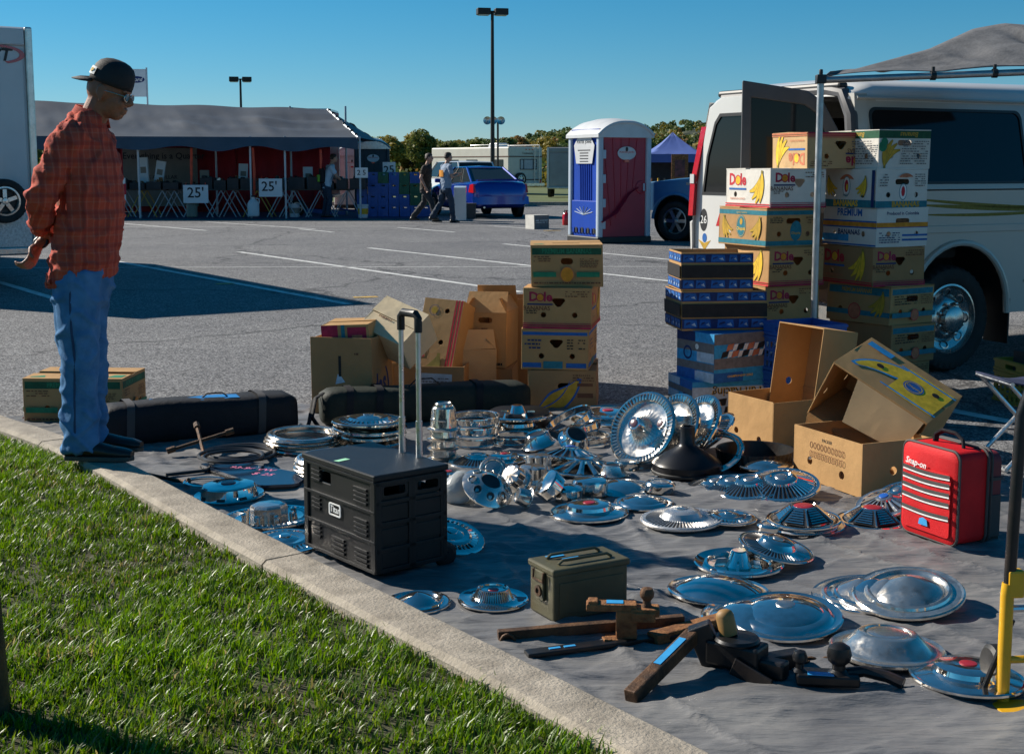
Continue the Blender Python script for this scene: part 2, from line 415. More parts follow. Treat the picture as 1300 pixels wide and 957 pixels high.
# ---------------------------------------------------------------- grey ground sheet the goods are spread on
def tarp_material():
    m = mat('tarpaulin_grey', (0.145, 0.144, 0.148), 0.48, var=0.16, vs=2.2, spec=0.4, dirt=0.8, ds=1.7, dcol=(0.27, 0.26, 0.245)); N, L, b = nodes_of(m)
    tc = N.new('ShaderNodeTexCoord')
    w1 = N.new('ShaderNodeTexNoise'); w1.inputs['Scale'].default_value = 20; w1.inputs['Detail'].default_value = 6
    mp = N.new('ShaderNodeMapping'); mp.inputs['Scale'].default_value = (0.22, 1.0, 1); mp.inputs['Rotation'].default_value = (0, 0, 0.35)
    L.new(tc.outputs['Object'], mp.inputs[0]); L.new(mp.outputs[0], w1.inputs['Vector'])
    bp = N.new('ShaderNodeBump'); bp.inputs['Strength'].default_value = 1.0; bp.inputs['Distance'].default_value = 0.02
    vo = N.new('ShaderNodeTexVoronoi'); vo.inputs['Scale'].default_value = 4.2
    mx = N.new('ShaderNodeMix'); mx.data_type = 'VECTOR'; mx.inputs[0].default_value = 0.16; n3 = N.new('ShaderNodeTexNoise'); n3.inputs['Scale'].default_value = 3.5; n3.inputs['Detail'].default_value = 3
    L.new(tc.outputs['Object'], n3.inputs['Vector']); L.new(mp.outputs[0], mx.inputs[4]); L.new(n3.outputs['Color'], mx.inputs[5]); L.new(mx.outputs[1], vo.inputs['Vector'])
    ma = N.new('ShaderNodeMath'); ma.operation = 'MULTIPLY_ADD'; ma.inputs[1].default_value = 0.7; L.new(vo.outputs['Distance'], ma.inputs[0]); L.new(w1.outputs['Fac'], ma.inputs[2]); L.new(ma.outputs[0], bp.inputs['Height'])
    w2 = N.new('ShaderNodeTexNoise'); w2.inputs['Scale'].default_value = 420; L.new(tc.outputs['Object'], w2.inputs['Vector'])
    b2 = N.new('ShaderNodeBump'); b2.inputs['Strength'].default_value = 0.2; b2.inputs['Distance'].default_value = 0.002
    L.new(w2.outputs['Fac'], b2.inputs['Height']); L.new(bp.outputs[0], b2.inputs['Normal']); L.new(b2.outputs[0], b.inputs['Normal'])
    return m
M_TARP = tarp_material()
FOLDS = [(P(770, 598), P(940, 640), .03, .022), (P(940, 640), P(1010, 648), .02, .012), (P(560, 700), P(760, 690), .035, .014), (P(600, 690), P(720, 655), .02, .010),
         (P(790, 660), P(830, 700), .02, .012), (P(700, 725), P(900, 700), .03, .012), (P(930, 690), P(880, 770), .025, .012), (P(640, 585), P(760, 610), .025, .010),
         (P(1040, 720), P(1290, 690), .03, .013), (P(850, 730), P(1000, 700), .025, .010), (P(1040, 850), P(1260, 790), .03, .012), (P(900, 890), P(1200, 900), .04, .016)]
def tarp_z(x, y):
    p = Vector((x*1.1, y*1.7, 3.1))
    z = 0.007 + 0.005*max(0, mnoise.noise(p)) + 0.003*abs(mnoise.noise(p*3.3)) + 0.0022*mnoise.noise(p*6.1)
    for ca, sa, fu, fv, amp, th, ph in ((.94, .34, .55, 3.4, .011, .87, 2.0), (.5, -.87, .7, 4.2, .010, .88, 9.0), (.99, -.1, 1.3, 8.0, .006, .82, 17.0), (.75, .66, 1.6, 7.0, .005, .84, 31.0)):
        u, v = x*ca+y*sa, -x*sa+y*ca; q = Vector((u*fu, v*fv, ph)); q.y += .5*mnoise.noise(Vector((u*1.3, v*1.3, ph)))
        r = 1-abs(mnoise.noise(q)); z += amp*max(0, (r-th)/(1-th))**1.5
    for a, b, w, h in FOLDS:
        d = b-a; t = ((x-a.x)*d.x+(y-a.y)*d.y)/(d.x*d.x+d.y*d.y)
        if -0.15 < t < 1.15:
            tt = min(1, max(0, t)); q = math.hypot(x-a.x-d.x*tt, y-a.y-d.y*tt)
            wob = w*(1+.5*mnoise.noise(Vector((x*5, y*5, 1))))
            if q < 3*wob: z += .8*h*math.exp(-(q/wob)**2)*math.sin(PI*min(1, max(0, (t+.15)/1.3)))
    return z
def make_tarp():
    back_l = P(90, 524); corners = [P(60, 530), P(140, 517), P(420, 514), P(640, 516), P(850, 514), P(1000, 545), P(1300, 622)]
    edge = [(p.x, p.y) for p in corners] + [(3.6, 5.0), (3.4, 1.2)]
    kin = [(p.x, p.y) for p in KIN if p.y < 7.6]
    poly = edge + [(x, y) for x, y in kin[::-1] if y > 1.2]
    poly = [(x, y) for x, y in poly]
    step = 0.016; xs = np.arange(-3.0, 3.8, step); ys = np.arange(1.2, 8.4, step)
    gx, gy = np.meshgrid(xs, ys); ok = inside(gx.ravel(), gy.ravel(), poly).reshape(gx.shape)
    vid = -np.ones(gx.shape, int); verts = []
    cell = ok[:-1, :-1] & ok[1:, :-1] & ok[:-1, 1:] & ok[1:, 1:]
    faces = []
    def vv(i, j):
        if vid[i, j] < 0: vid[i, j] = len(verts); x, y = gx[i, j], gy[i, j]; verts.append((x+.006*mnoise.noise(Vector((x*9, y*9, 0))), y+.006*mnoise.noise(Vector((x*9, y*9, 5))), tarp_z(x, y)))
        return int(vid[i, j])
    for i in range(cell.shape[0]):
        for j in range(cell.shape[1]):
            if cell[i, j]: faces.append((vv(i, j), vv(i, j+1), vv(i+1, j+1), vv(i+1, j)))
    mb = MB(); mb.add(verts, faces, 0, True)
    o = mb.build('tarpaulin', M_TARP, sharp=80)
    return tag(o, 'large creased grey ground sheet spread on the asphalt under the chrome wheel covers', 'tarpaulin')
tarp = make_tarp()
# ---------------------------------------------------------------- cartons
def card_material(name, col, dirt=0.3):
    m = mat(name, col, 0.8, var=0.09, vs=4.5, spec=0.25, dirt=dirt, ds=2.6, dcol=tuple(c*.6 for c in col), bump=0.0); N, L, b = nodes_of(m)
    tc = N.new('ShaderNodeTexCoord'); w = N.new('ShaderNodeTexWave'); w.inputs['Scale'].default_value = 55; w.inputs['Distortion'].default_value = 0.6
    L.new(tc.outputs['Object'], w.inputs['Vector'])
    n = N.new('ShaderNodeTexNoise'); n.inputs['Scale'].default_value = 9; n.inputs['Detail'].default_value = 5; L.new(tc.outputs['Object'], n.inputs['Vector'])
    ad = N.new('ShaderNodeMath'); ad.operation = 'MULTIPLY_ADD'; ad.inputs[1].default_value = 0.05; L.new(w.outputs['Fac'], ad.inputs[0]); L.new(n.outputs['Fac'], ad.inputs[2])
    bp = N.new('ShaderNodeBump'); bp.inputs['Strength'].default_value = 0.35; bp.inputs['Distance'].default_value = 0.02
    L.new(ad.outputs[0], bp.inputs['Height']); L.new(bp.outputs[0], b.inputs['Normal'])
    return m
M_KRAFT = card_material('kraft_card', (0.44, 0.255, 0.105))
M_KRAFT2 = card_material('darker_kraft_card', (0.35, 0.195, 0.085))
M_KRAFT3 = card_material('pale_kraft_card', (0.52, 0.34, 0.17))
M_KRAFT5 = card_material('cream_card', (0.66, 0.52, 0.33))
M_WCARD = card_material('white_card', (0.66, 0.63, 0.57), 0.22)
M_BCARD = card_material('blue_card', (0.05, 0.22, 0.46), 0.2)
def ink(n, c): return mat('ink_'+n, c, 0.7, var=0.2, vs=30, spec=0.3)
INK = dict(red=ink('red', (0.5, 0.025, 0.04)), crimson=ink('crimson', (0.36, 0.02, 0.06)), yellow=ink('yellow', (0.75, 0.47, 0.03)), ochre=ink('ochre', (0.5, 0.3, 0.03)),
           teal=ink('teal', (0.02, 0.17, 0.22)), green=ink('green', (0.02, 0.2, 0.1)), dgreen=ink('dark_green', (0.015, 0.09, 0.045)), blue=ink('blue', (0.015, 0.11, 0.36)), navy=ink('navy', (0.012, 0.03, 0.12)),
           black=ink('black', (0.02, 0.018, 0.018)), white=ink('white', (0.72, 0.71, 0.68)), salmon=ink('salmon', (0.5, 0.16, 0.08)), brown=ink('brown', (0.15, 0.06, 0.03)), sky=ink('sky', (0.03, 0.28, 0.55)),
           grey=ink('grey', (0.16, 0.15, 0.15)), pale=ink('pale_blue', (0.42, 0.5, 0.58)), olive=ink('olive', (0.25, 0.2, 0.04)), orange=ink('orange', (0.62, 0.24, 0.02)))
INKS = list(INK.values()); IX = {k: i for i, k in enumerate(INK)}
def crescent(cx, cy, r, a0, a1, th, n=9):
    out = []; inn = []
    for k in range(n+1):
        t = k/n; a = a0+(a1-a0)*t; w = th*math.sin(PI*(.08+.87*t))
        out.append((cx+r*math.cos(a), cy+r*math.sin(a))); inn.append((cx+(r-w)*math.cos(a), cy+(r-w)*math.sin(a)))
    return out + inn[::-1]
class Print:
    """flat print on one face of a carton, laid just proud of the board"""
    def __init__(s, mb, X, w, h): s.mb = mb; s.X = X; s.w = w; s.h = h; s.k = 0
    def poly(s, pts, c, lay=None):
        s.k += 1; z = 0.0006+0.00025*s.k
        s.mb.plate([(x*s.w, y*s.h) for x, y in pts], [], 0, IX[c], s.X @ T(0, 0, z)); return s
    def polym(s, pts, c):
        s.k += 1; s.mb.plate(pts, [], 0, IX[c], s.X @ T(0, 0, 0.0006+0.00025*s.k)); return s
    def rect(s, a, b, c, d, col): return s.poly(rect(a, b, c, d), col)
    def disc(s, u, v, r, c, ry=None): return s.polym(circ(u*s.w, v*s.h, r, 22, ry), c)
    def ring(s, u, v, r, c, ry=None, t=.006):
        s.k += 1; ry = ry or r
        s.mb.plate(circ(u*s.w, v*s.h, r, 24, ry), [circ(u*s.w, v*s.h, r-t, 24, ry-t)], 0, IX[c], s.X @ T(0, 0, 0.0006+0.00025*s.k)); return s
    def text(s, t, u, v, size, c, bold=.02, sx=1.0, rot=0, shear=0):
        s.k += 1; vs, fs = text_mesh(t, size, bold, shear, sx)
        s.mb.add(vs, fs, IX[c], False, s.X @ T(u*s.w, v*s.h, 0.0006+0.00025*s.k) @ Matrix.Rotation(rot, 4, 'Z')); return s
    def bananas(s, u, v, r, c='yellow', line='olive', flip=1, n=4):
        cx, cy = u*s.w, v*s.h; S = Vector((cx+flip*r*.42, cy+r*.95))
        tips = [(-1.0, -.25), (-.72, -.72), (-.28, -.98), (.2, -.95)]
        def ban(i, k):
            tp = Vector((cx+flip*tips[i][0]*r, cy+tips[i][1]*r)); mid = (S+tp)/2; d = tp-S; ct = mid+Vector((-d.y, d.x)).normalized()*flip*r*(.62-.12*i); A = []; B = []
            for q in range(11):
                t = q/10; p = S*(1-t)**2+ct*2*t*(1-t)+tp*t*t; g = ((ct-S)*2*(1-t)+(tp-ct)*2*t).normalized(); w = r*(.035+.15*math.sin(PI*min(1, t*1.04))**.8)+k; A.append((p.x-g.y*w, p.y+g.x*w)); B.append((p.x+g.y*w, p.y-g.x*w))
            return A+B[::-1]
        for i in range(min(n, 4)): s.polym(ban(i, r*.035), line); s.polym(ban(i, 0), c)
        s.polym(rect(S.x-r*.1, S.y-r*.06, S.x+r*.1, S.y+r*.14), line); return s
    def scribble(s, u0, v0, u1, v1, rows, c, rg=random.Random(4)):
        """lines of small print: runs of short bars"""
        for i in range(rows):
            v = v1-(v1-v0)*(i+.5)/rows; u = u0; hh = (v1-v0)/rows*.42
            while u < u1-.02:
                l = rg.uniform(.012, .06); e = min(u+l, u1)
                if rg.random() < .85: s.polym(rect(u*s.w, (v-hh/2)*s.h, e*s.w, (v+hh/2)*s.h), c)
                u = e+.012
        return s
def dole(p, u, v, sz, r='red', bar='blue', banana=None, fruit='yellow'):
    p.text('D', u-.105*sz/.09*(.09/.09), v, sz, r, .035); w = p.w
    p.disc(u-.105+.62*sz/w, v-.02*sz/p.h, sz*.3, fruit); p.ring(u-.105+.62*sz/w, v-.02*sz/p.h, sz*.33, r, t=.006*sz/.09)
    p.text('le', u-.105+1.22*sz/w, v, sz, r, .035); p.rect(u-.105-.4*sz/w, v-.62*sz/p.h, u-.105+1.6*sz/w, v-.5*sz/p.h, bar)
    return p
H_STD = [('c', .22, .33, .017), ('c', .76, .33, .017)]
H_SLOT = [('s', .5, .68, .052, .016), ('c', .24, .34, .016), ('c', .78, .34, .016)]
H_HEART = [('h', .52, .64, .04), ('c', .3, .34, .016), ('c', .76, .34, .016)]
def hole_loops(hs, w, h):
    out = []
    for q in hs:
        if q[0] == 'c': out.append(circ(q[1]*w, q[2]*h, q[3], 12))
        elif q[0] == 's': out.append(rrect(q[1]*w-q[3], q[2]*h-q[4], q[1]*w+q[3], q[2]*h+q[4], q[4]*.9, 3))
        elif q[0] == 'h':
            x, y, r = q[1]*w, q[2]*h, q[3]; out.append([(x-r, y+r*.35), (x-r*.75, y+r*.65), (x+r*.75, y+r*.65), (x+r, y+r*.35), (x+r*.25, y-r*.55), (x-r*.25, y-r*.55)])
    return out
def faces_of(L, W, H):
    a, b = L/2, W/2
    def fr(o, u, v):
        u = Vector(u); v = Vector(v); n = u.cross(v); m = Matrix((( *(u[i] for i in range(3)), 0),)*4)
        m = Matrix(((u.x, v.x, n.x, o[0]), (u.y, v.y, n.y, o[1]), (u.z, v.z, n.z, o[2]), (0, 0, 0, 1))); return m
    return dict(F=(fr((-a, -b, 0), (1, 0, 0), (0, 0, 1)), L, H), R=(fr((a, -b, 0), (0, 1, 0), (0, 0, 1)), W, H), B=(fr((a, b, 0), (-1, 0, 0), (0, 0, 1)), L, H),
                L=(fr((-a, b, 0), (0, -1, 0), (0, 0, 1)), W, H), T=(fr((-a, -b, H), (1, 0, 0), (0, 1, 0)), L, W), D=(fr((-a, b, 0), (1, 0, 0), (0, -1, 0)), L, W))
CT = 0.0055
def carton(label, L, W, H, board, loc, rz=0.0, rot=None, prints=None, holes=None, top='lid', group=None, name='carton', upside=False, seed=0, wob=.003, matrix=None, omit=''):
    """a board box of six plates with real hand holes; prints and holes are dicts keyed by face F R B L T"""
    rg = random.Random(seed*7+3); o = thing(name, label, 'box', loc, rz, group, rot)
    if matrix is not None: o.matrix_world = matrix
    prints = prints or {}; holes = holes or {}
    fs = faces_of(L, W, H); mb = MB()
    dz = {k: rg.uniform(-wob, wob) for k in 'FRBL'}
    for k in 'FRBL':
        if k in omit: continue
        X, w, h = fs[k]
        hh = h + (dz[k] if top in ('open', 'none') else 0)
        e = 0 if k in 'FB' else CT+.0003
        mb.plate(rect(e, 0, w-e, hh), hole_loops(holes.get(k, []), w, h), CT, 0, X)
    X, w, h = fs['D']; mb.plate(rect(CT, CT, w-CT, h-CT), [], CT, 0, X @ T(0, 0, -.001))
    b = mb.build('carton_body', board, o)
    b.modifiers.new('bevel', 'BEVEL').width = 0.0012
    X, w, h = fs['T']
    if top == 'lid':
        m2 = MB(); g = rg.uniform(.018, .05)
        m2.plate(rect(-.001, -.001, w+.001, h/2-g), [rrect(w*.30, h/2-g-.03-.035, w*.7, h/2-g-.035, .012)], CT, 0, X @ T(0, 0, CT*.7) @ eul(R(rg.uniform(-.5, 1.2)), 0, 0))
        m2.plate(rect(-.001, h/2+g, w+.001, h+.001), [], CT, 0, X @ T(0, 0, CT*.7))
        m2.build('lid', board, o)
    elif top == 'closed':
        m2 = MB(); m2.plate(rect(0, 0, w, h/2-.002), [], CT, 0, X); m2.plate(rect(0, h/2+.002, w, h), [], CT, 0, X @ T(0, 0, .001)); m2.build('flap', board, o)
    elif top == 'flaps':
        for k, ang in (('F', 118), ('B', 105), ('R', 125), ('L', 112)):
            X2, w2, h2 = fs[k]; fl = W*.42 if k in 'FB' else L*.36
            m2 = MB(); m2.plate([(.004, 0), (w2-.004, 0), (w2-.012, fl), (.012, fl)], [], CT*.8, 0, X2 @ T(0, h2+.002, 0) @ Matrix.Rotation(R(rg.uniform(-22, 18))+R(ang-110)*-1 - R(20), 4, 'X'))
            m2.build('flap', board, o)
    if prints:
        pm = MB()
        for k, fn in prints.items():
            X, w, h = fs[k]
            if upside: X = X @ T(w, h, 0) @ Matrix.Rotation(PI, 4, 'Z')
            if k == 'T': X = X @ T(0, 0, CT*.7)
            fn(Print(pm, X, w, h))
        pm.build('printing', INKS, o)
    sa, sb = rg.uniform(-.028, .028), rg.uniform(-.028, .028)
    for ch in o.children:
        for v in ch.data.vertices:
            v.co.x += sa*(v.co.z-H/2); v.co.y += sb*(v.co.z-H/2)
            if ch.name.startswith(('lid', 'flap')) and abs(v.co.x) > L*.45: v.co.z += rg.uniform(-.003, .005)
    return o
# ---- print designs
def d_dole_end(white=True, faded=False):
    r = 'red' if not faded else 'salmon'
    def f(p):
        dole(p, .26, .72, .098, r, 'blue'); p.bananas(.74, .52, .095); p.rect(0, 0, 1, .05, r); p.rect(0, .075, 1, .10, r)
        p.text('BANANAS PLATANOS', .28, .22, .017, 'salmon', .01);
    return f
def d_dole_side(p):
    dole(p, .24, .78, .075, 'crimson', 'navy', fruit='orange'); p.text('BANANAS', .2, .5, .035, 'brown', .01); p.scribble(.62, .78, .97, .95, 3, 'brown'); p.scribble(.05, .36, .22, .46, 2, 'black')
    p.rect(0, 0, 1, .05, 'crimson'); p.rect(0, .07, 1, .1, 'crimson'); p.rect(0, .125, 1, .14, 'crimson')
def d_chiq_end(p):
    p.rect(0, .83, 1, .95, 'teal'); p.rect(0, .04, 1, .17, 'teal'); p.disc(.48, .52, .05, 'teal', .068); p.ring(.48, .52, .046, 'ochre', .063, .003); p.text('Chiquita', .48, .45, .027, 'yellow', .02)
    p.disc(.48, .64, .014, 'ochre', .02); p.bananas(.17, .48, .068, 'ochre', flip=-1); p.bananas(.81, .48, .068, 'ochre'); p.text('quality bananas', .5, .89, .018, 'ochre', .0)
def d_chiq_side(p):
    p.rect(0, .84, 1, .95, 'teal'); p.rect(0, .04, 1, .16, 'teal'); p.disc(.55, .42, .042, 'teal', .06); p.text('Chiquita', .55, .36, .02, 'ochre', .02); p.scribble(.06, .62, .3, .8, 4, 'black'); p.scribble(.72, .6, .96, .8, 3, 'brown')
def d_premium_end(p):
    p.rect(.03, .76, .97, .96, 'teal'); p.text('PREMIUM BANANAS', .47, .86, .037, 'ochre', .02, .72); p.rect(.0, .2, 1, .33, 'teal'); p.disc(.45, .3, .045, 'salmon'); p.ring(.45, .3, .05, 'red', t=.005); p.bananas(.82, .52, .075, 'ochre')
def d_premium_side(p):
    p.rect(.03, .8, .97, .95, 'teal'); p.scribble(.08, .52, .6, .78, 4, 'black'); p.scribble(.66, .52, .95, .78, 5, 'brown'); p.rect(0, .2, 1, .33, 'teal'); p.disc(.52, .25, .032, 'salmon'); p.ring(.52, .25, .036, 'red', t=.004)
def d_bananas_white(p):
    p.rect(0, 0, 1, .2, 'teal'); p.text('BANANAS', .45, .1, .05, 'yellow', .04, 1.0); p.polym(crescent(.46*p.w, .5*p.h, .085, R(140), R(40), .03), 'salmon')
    p.disc(.46, .55, .036, 'teal', .062); p.disc(.46, .55, .032, 'white', .057); p.disc(.46, .56, .018, 'red', .038); p.disc(.47, .53, .009, 'yellow', .02); p.bananas(.17, .55, .06, flip=-1); p.bananas(.76, .55, .06); p.text('quality', .46, .33, .018, 'teal', .01)
    p.rect(.93, .02, .985, .98, 'navy')
def d_bananas_side(p):
    p.rect(0, 0, 1, .18, 'teal'); p.text('BANANAS', .58, .09, .046, 'ochre', .04); p.disc(.52, .42, .03, 'teal', .05); p.disc(.52, .42, .026, 'white', .045); p.disc(.52, .43, .014, 'red', .03); p.scribble(.74, .55, .95, .9, 6, 'grey'); p.scribble(.05, .55, .22, .9, 5, 'grey')
    p.polym(crescent(.55*p.w, .55*p.h, .08, R(130), R(50), .025), 'salmon')
def d_premium_white(p):
    p.text('PREMIUM', .5, .88, .06, 'blue', .03, .95); p.rect(0, .52, 1, .66, 'orange'); p.rect(0, .48, 1, .52, 'blue'); p.rect(0, .64, 1, .68, 'blue'); p.rect(0, .12, .5, .3, 'sky'); p.rect(0, .02, 1, .06, 'blue'); p.text('BANANAS', .5, .36, .045, 'navy', .02)
def d_premium_white_side(p):
    p.text('Produced in Colombia', .5, .88, .027, 'navy', .02); p.rect(0, .52, 1, .64, 'orange'); p.rect(0, .5, 1, .52, 'blue'); p.rect(.5, .28, 1, .33, 'blue'); p.rect(.5, .16, 1, .21, 'blue'); p.scribble(.05, .1, .45, .4, 5, 'navy')
def d_green_top(p):
    p.rect(0, .8, 1, 1, 'dgreen'); p.text('Bananas', .45, .9, .042, 'yellow', .01, shear=.2)
def d_green_side(p):
    p.rect(0, 0, 1, .2, 'dgreen'); p.text('Bananas', .42, .1, .042, 'ochre', .01, shear=.2); p.bananas(.8, .6, .08, 'ochre'); p.disc(.93, .42, .03, 'green'); p.disc(.9, .3, .025, 'green'); p.scribble(.08, .25, .6, .9, 10, 'grey')
def d_green_band(p):
    p.rect(.02, .78, .98, .94, 'dgreen'); p.text('PREMIUM BANANAS', .5, .86, .04, 'green', .01, .8); p.scribble(.68, .46, .94, .7, 6, 'brown'); p.scribble(.04, .6, .28, .76, 3, 'brown'); p.rect(.03, .24, .35, .36, 'green'); p.rect(.63, .24, .95, .36, 'green')
    p.disc(.5, .3, .04, 'salmon', .046); p.disc(.5, .3, .036, 'orange', .042); p.scribble(.04, .06, .96, .14, 1, 'brown')
def d_green_lid(p):
    p.poly([(.05, .1), (.2, .1), (.15, .3), (.02, .3)], 'green'); p.poly([(.82, .1), (.97, .1), (.98, .3), (.86, .3)], 'green')
def d_blue_band(p):
    p.rect(.02, .86, .98, .94, 'blue'); p.rect(.02, .05, .3, .17, 'blue'); p.rect(.67, .05, .97, .17, 'blue'); p.rect(.33, .03, .62, .21, 'teal'); p.scribble(.68, .5, .95, .78, 4, 'black'); p.scribble(.05, .5, .3, .78, 3, 'navy')
def d_bigbanana(p):
    w = p.w
    p.polym(crescent(.05*w, 1.02*p.h, .3, R(268), R(350), .13, 12), 'blue'); p.polym(crescent(.05*w, 1.02*p.h, .288, R(270), R(347), .105, 12), 'ochre'); p.polym(crescent(.05*w, 1.02*p.h, .235, R(272), R(345), .008, 12), 'blue')
    p.rect(.72, .3, .95, .42, 'brown'); p.rect(.72, .6, .95, .68, 'brown'); p.scribble(.66, .72, .97, .92, 3, 'brown')
def d_bigbanana_top(p):
    p.polym(crescent(.62*p.w, .1*p.h, .27, R(170), R(55), .12, 12), 'sky'); p.polym(crescent(.62*p.w, .1*p.h, .258, R(166), R(57), .095, 12), 'yellow'); p.rect(.5, .16, .97, .84, 'yellow'); p.rect(.42, .78, 1, .81, 'sky'); p.rect(.42, .18, 1, .21, 'sky')
    p.disc(.66, .5, .05, 'blue'); p.ring(.66, .5, .043, 'yellow', t=.004); p.text('Chiquita', .66, .5, .022, 'yellow', .01); p.rect(.04, .78, .3, .9, 'sky'); p.disc(.3, .5, .018, 'black'); p.disc(.85, .62, .018, 'black')
def d_pepsi(p):
    for v0, v1 in ((.74, .97), (.05, .3)):
        p.rect(0, v0, 1, v1, 'navy')
        for u, w_ in ((.02, .16), (.2, .14), (.41, .2), (.66, .12), (.81, .17)):
            p.poly([(u, v0+.02), (u+w_, v0+.03), (u+w_-.01, v1-.03), (u+.01, v1-.02)], 'blue'); p.poly([(u+.02, v0+.08), (u+w_*.5, v0+.14), (u+w_*.45, v1-.07), (u+.03, v1-.1)], 'navy')
            p.poly([(u+w_*.55, v0+.1), (u+w_*.9, v0+.06), (u+w_*.8, v1-.1)], 'pale')
    p.rect(0, .34, 1, .68, 'black')
def d_check(p):
    p.rect(0, 0, 1, 1, 'sky'); p.rect(0, .78, 1, 1, 'grey'); p.rect(0, .28, 1, .5, 'grey'); p.rect(.0, .0, .45, .2, 'blue')
    for i in range(5):
        for j in range(2):
            u = .1+.16*i+(.08 if j else 0); v = .5+.14*j
            p.poly([(u, v), (u+.1, v+.03), (u+.13, v+.16), (u+.03, v+.13)], 'salmon' if (i+j) % 2 else 'black'); p.poly([(u+.1, v), (u+.16, v+.02), (u+.19, v+.14), (u+.13, v+.13)], 'white')
    p.text('CHAMPIONSHIP SERIES', .4, .12, .018, 'yellow', .01)
def d_check_end(p):
    p.rect(0, 0, 1, 1, 'sky'); p.rect(0, .6, 1, .8, 'grey'); p.rect(0, .22, 1, .38, 'grey'); p.rect(0, 0, .55, .22, 'blue'); p.rect(.55, .4, 1, .6, 'pale'); p.rect(0, .8, .5, 1, 'navy'); p.rect(.5, .0, 1, .2, 'pale'); p.ring(.3, .55, .04, 'navy', t=.012); p.disc(.55, .7, .016, 'white')
def d_racing(p):
    p.rect(0, 0, 1, 1, 'pale'); p.rect(0, 0, 1, .16, 'sky'); p.text('Fun Racing', .42, .3, .07, 'ochre', .03); p.text('Fun Racing', .415, .305, .07, 'black', .0)
    for i in range(6):
        for j in range(2): p.poly([(.1+.15*i+.07*j, .48+.22*j), (.2+.15*i+.07*j, .5+.22*j), (.22+.15*i+.07*j, .7+.22*j), (.12+.15*i+.07*j, .68+.22*j)], 'black' if (i+j) % 2 else 'salmon')
def d_plain_code(p):
    p.text('PACKER', .5, .84, .02, 'black', .01)
    for r_ in range(2):
        for i in range(10): p.ring(.27+.052*i, .7-.17*r_, .0105, 'brown', .015, t=.003)
def plain(p): p.scribble(.2, .4, .5, .5, 1, 'brown')
def frame(o, u, v):
    u = u.normalized(); v = (v - u*v.dot(u)).normalized(); n = u.cross(v)
    return Matrix(((u.x, v.x, n.x, o.x), (u.y, v.y, n.y, o.y), (u.z, v.z, n.z, o.z), (0, 0, 0, 1)))
# ---- placing helper: near bottom corner given, local -x face is the left visible one, local -y face the right visible one
def at_corner(c, L, W, yaw, z=0.0):
    v = Matrix.Rotation(yaw, 3, 'Z') @ Vector((L/2, W/2, 0)); return (c.x+v.x, c.y+v.y, z)
BH = 0.2275
def stack(c0, items):
    """items from the bottom: (label, L, W, H, yaw, dx, dy, board, prints, holes, upside, top)"""
    z = 0.012
    for i, (lab, L, W, H, yaw, dx, dy, board, pr, ho, up, top) in enumerate(items):
        c = Vector((c0.x+dx, c0.y+dy, 0)); carton(lab, L, W, H, board, at_corner(c, L, W, R(yaw), z), R(yaw), prints=pr, holes=ho, upside=up, top=top, seed=i+int(c0.x*10), group='cartons of the roadside seller')
        z += H + (CT*1.0 if top == 'lid' else .002)
HS = {'F': H_SLOT, 'L': H_STD, 'R': H_STD, 'B': H_SLOT}; HH = {'F': H_HEART, 'L': H_STD, 'R': H_STD, 'B': H_HEART}
c = P(970, 513)
stack(c, [
    ('plain kraft carton at the very bottom of the stack under the open van door', .39, .5, BH, 24, .0, .0, M_KRAFT, None, HS, False, 'lid'),
    ('kraft carton second from the ground in the stack under the open van door', .39, .5, BH, 21, .01, .0, M_KRAFT, {'F': d_dole_side, 'L': d_dole_end(False)}, HH, False, 'lid'),
    ('kraft banana carton just below the one with full yellow bananas print, by the pole', .39, .5, BH, 24, -.005, .01, M_KRAFT, {'F': d_dole_side, 'L': d_dole_end(False)}, HH, False, 'lid'),
    ('kraft banana carton with red lettering and banana bunch, under the teal-banded carton', .39, .5, BH, 23, .01, .0, M_KRAFT, {'F': d_dole_side, 'L': d_dole_end(False)}, HH, False, 'lid'),
    ('kraft carton with teal bands and oval between two banana bunches', .39, .5, BH, 25, -.012, .0, M_KRAFT, {'F': d_chiq_side, 'L': d_chiq_end}, HS, False, 'lid'),
    ('white banana carton with big red lettering, yellow bunch and red base stripes', .39, .5, BH, 22, .006, .0, M_WCARD, {'F': d_dole_side, 'L': d_dole_end()}, HH, False, 'lid'),
])
carton('kraft carton standing upside down on top of the stacks, faded red print', .44, .42, .215, M_KRAFT3, at_corner(Vector((c.x+.24, c.y+.1, 0)), .44, .42, R(18), 0.012+6*(BH+CT)), R(18), prints={'F': d_dole_side, 'L': d_dole_end(False, True)}, holes=HH, upside=True, top='closed', seed=77, group='cartons of the roadside seller')
c = P(1124, 514)
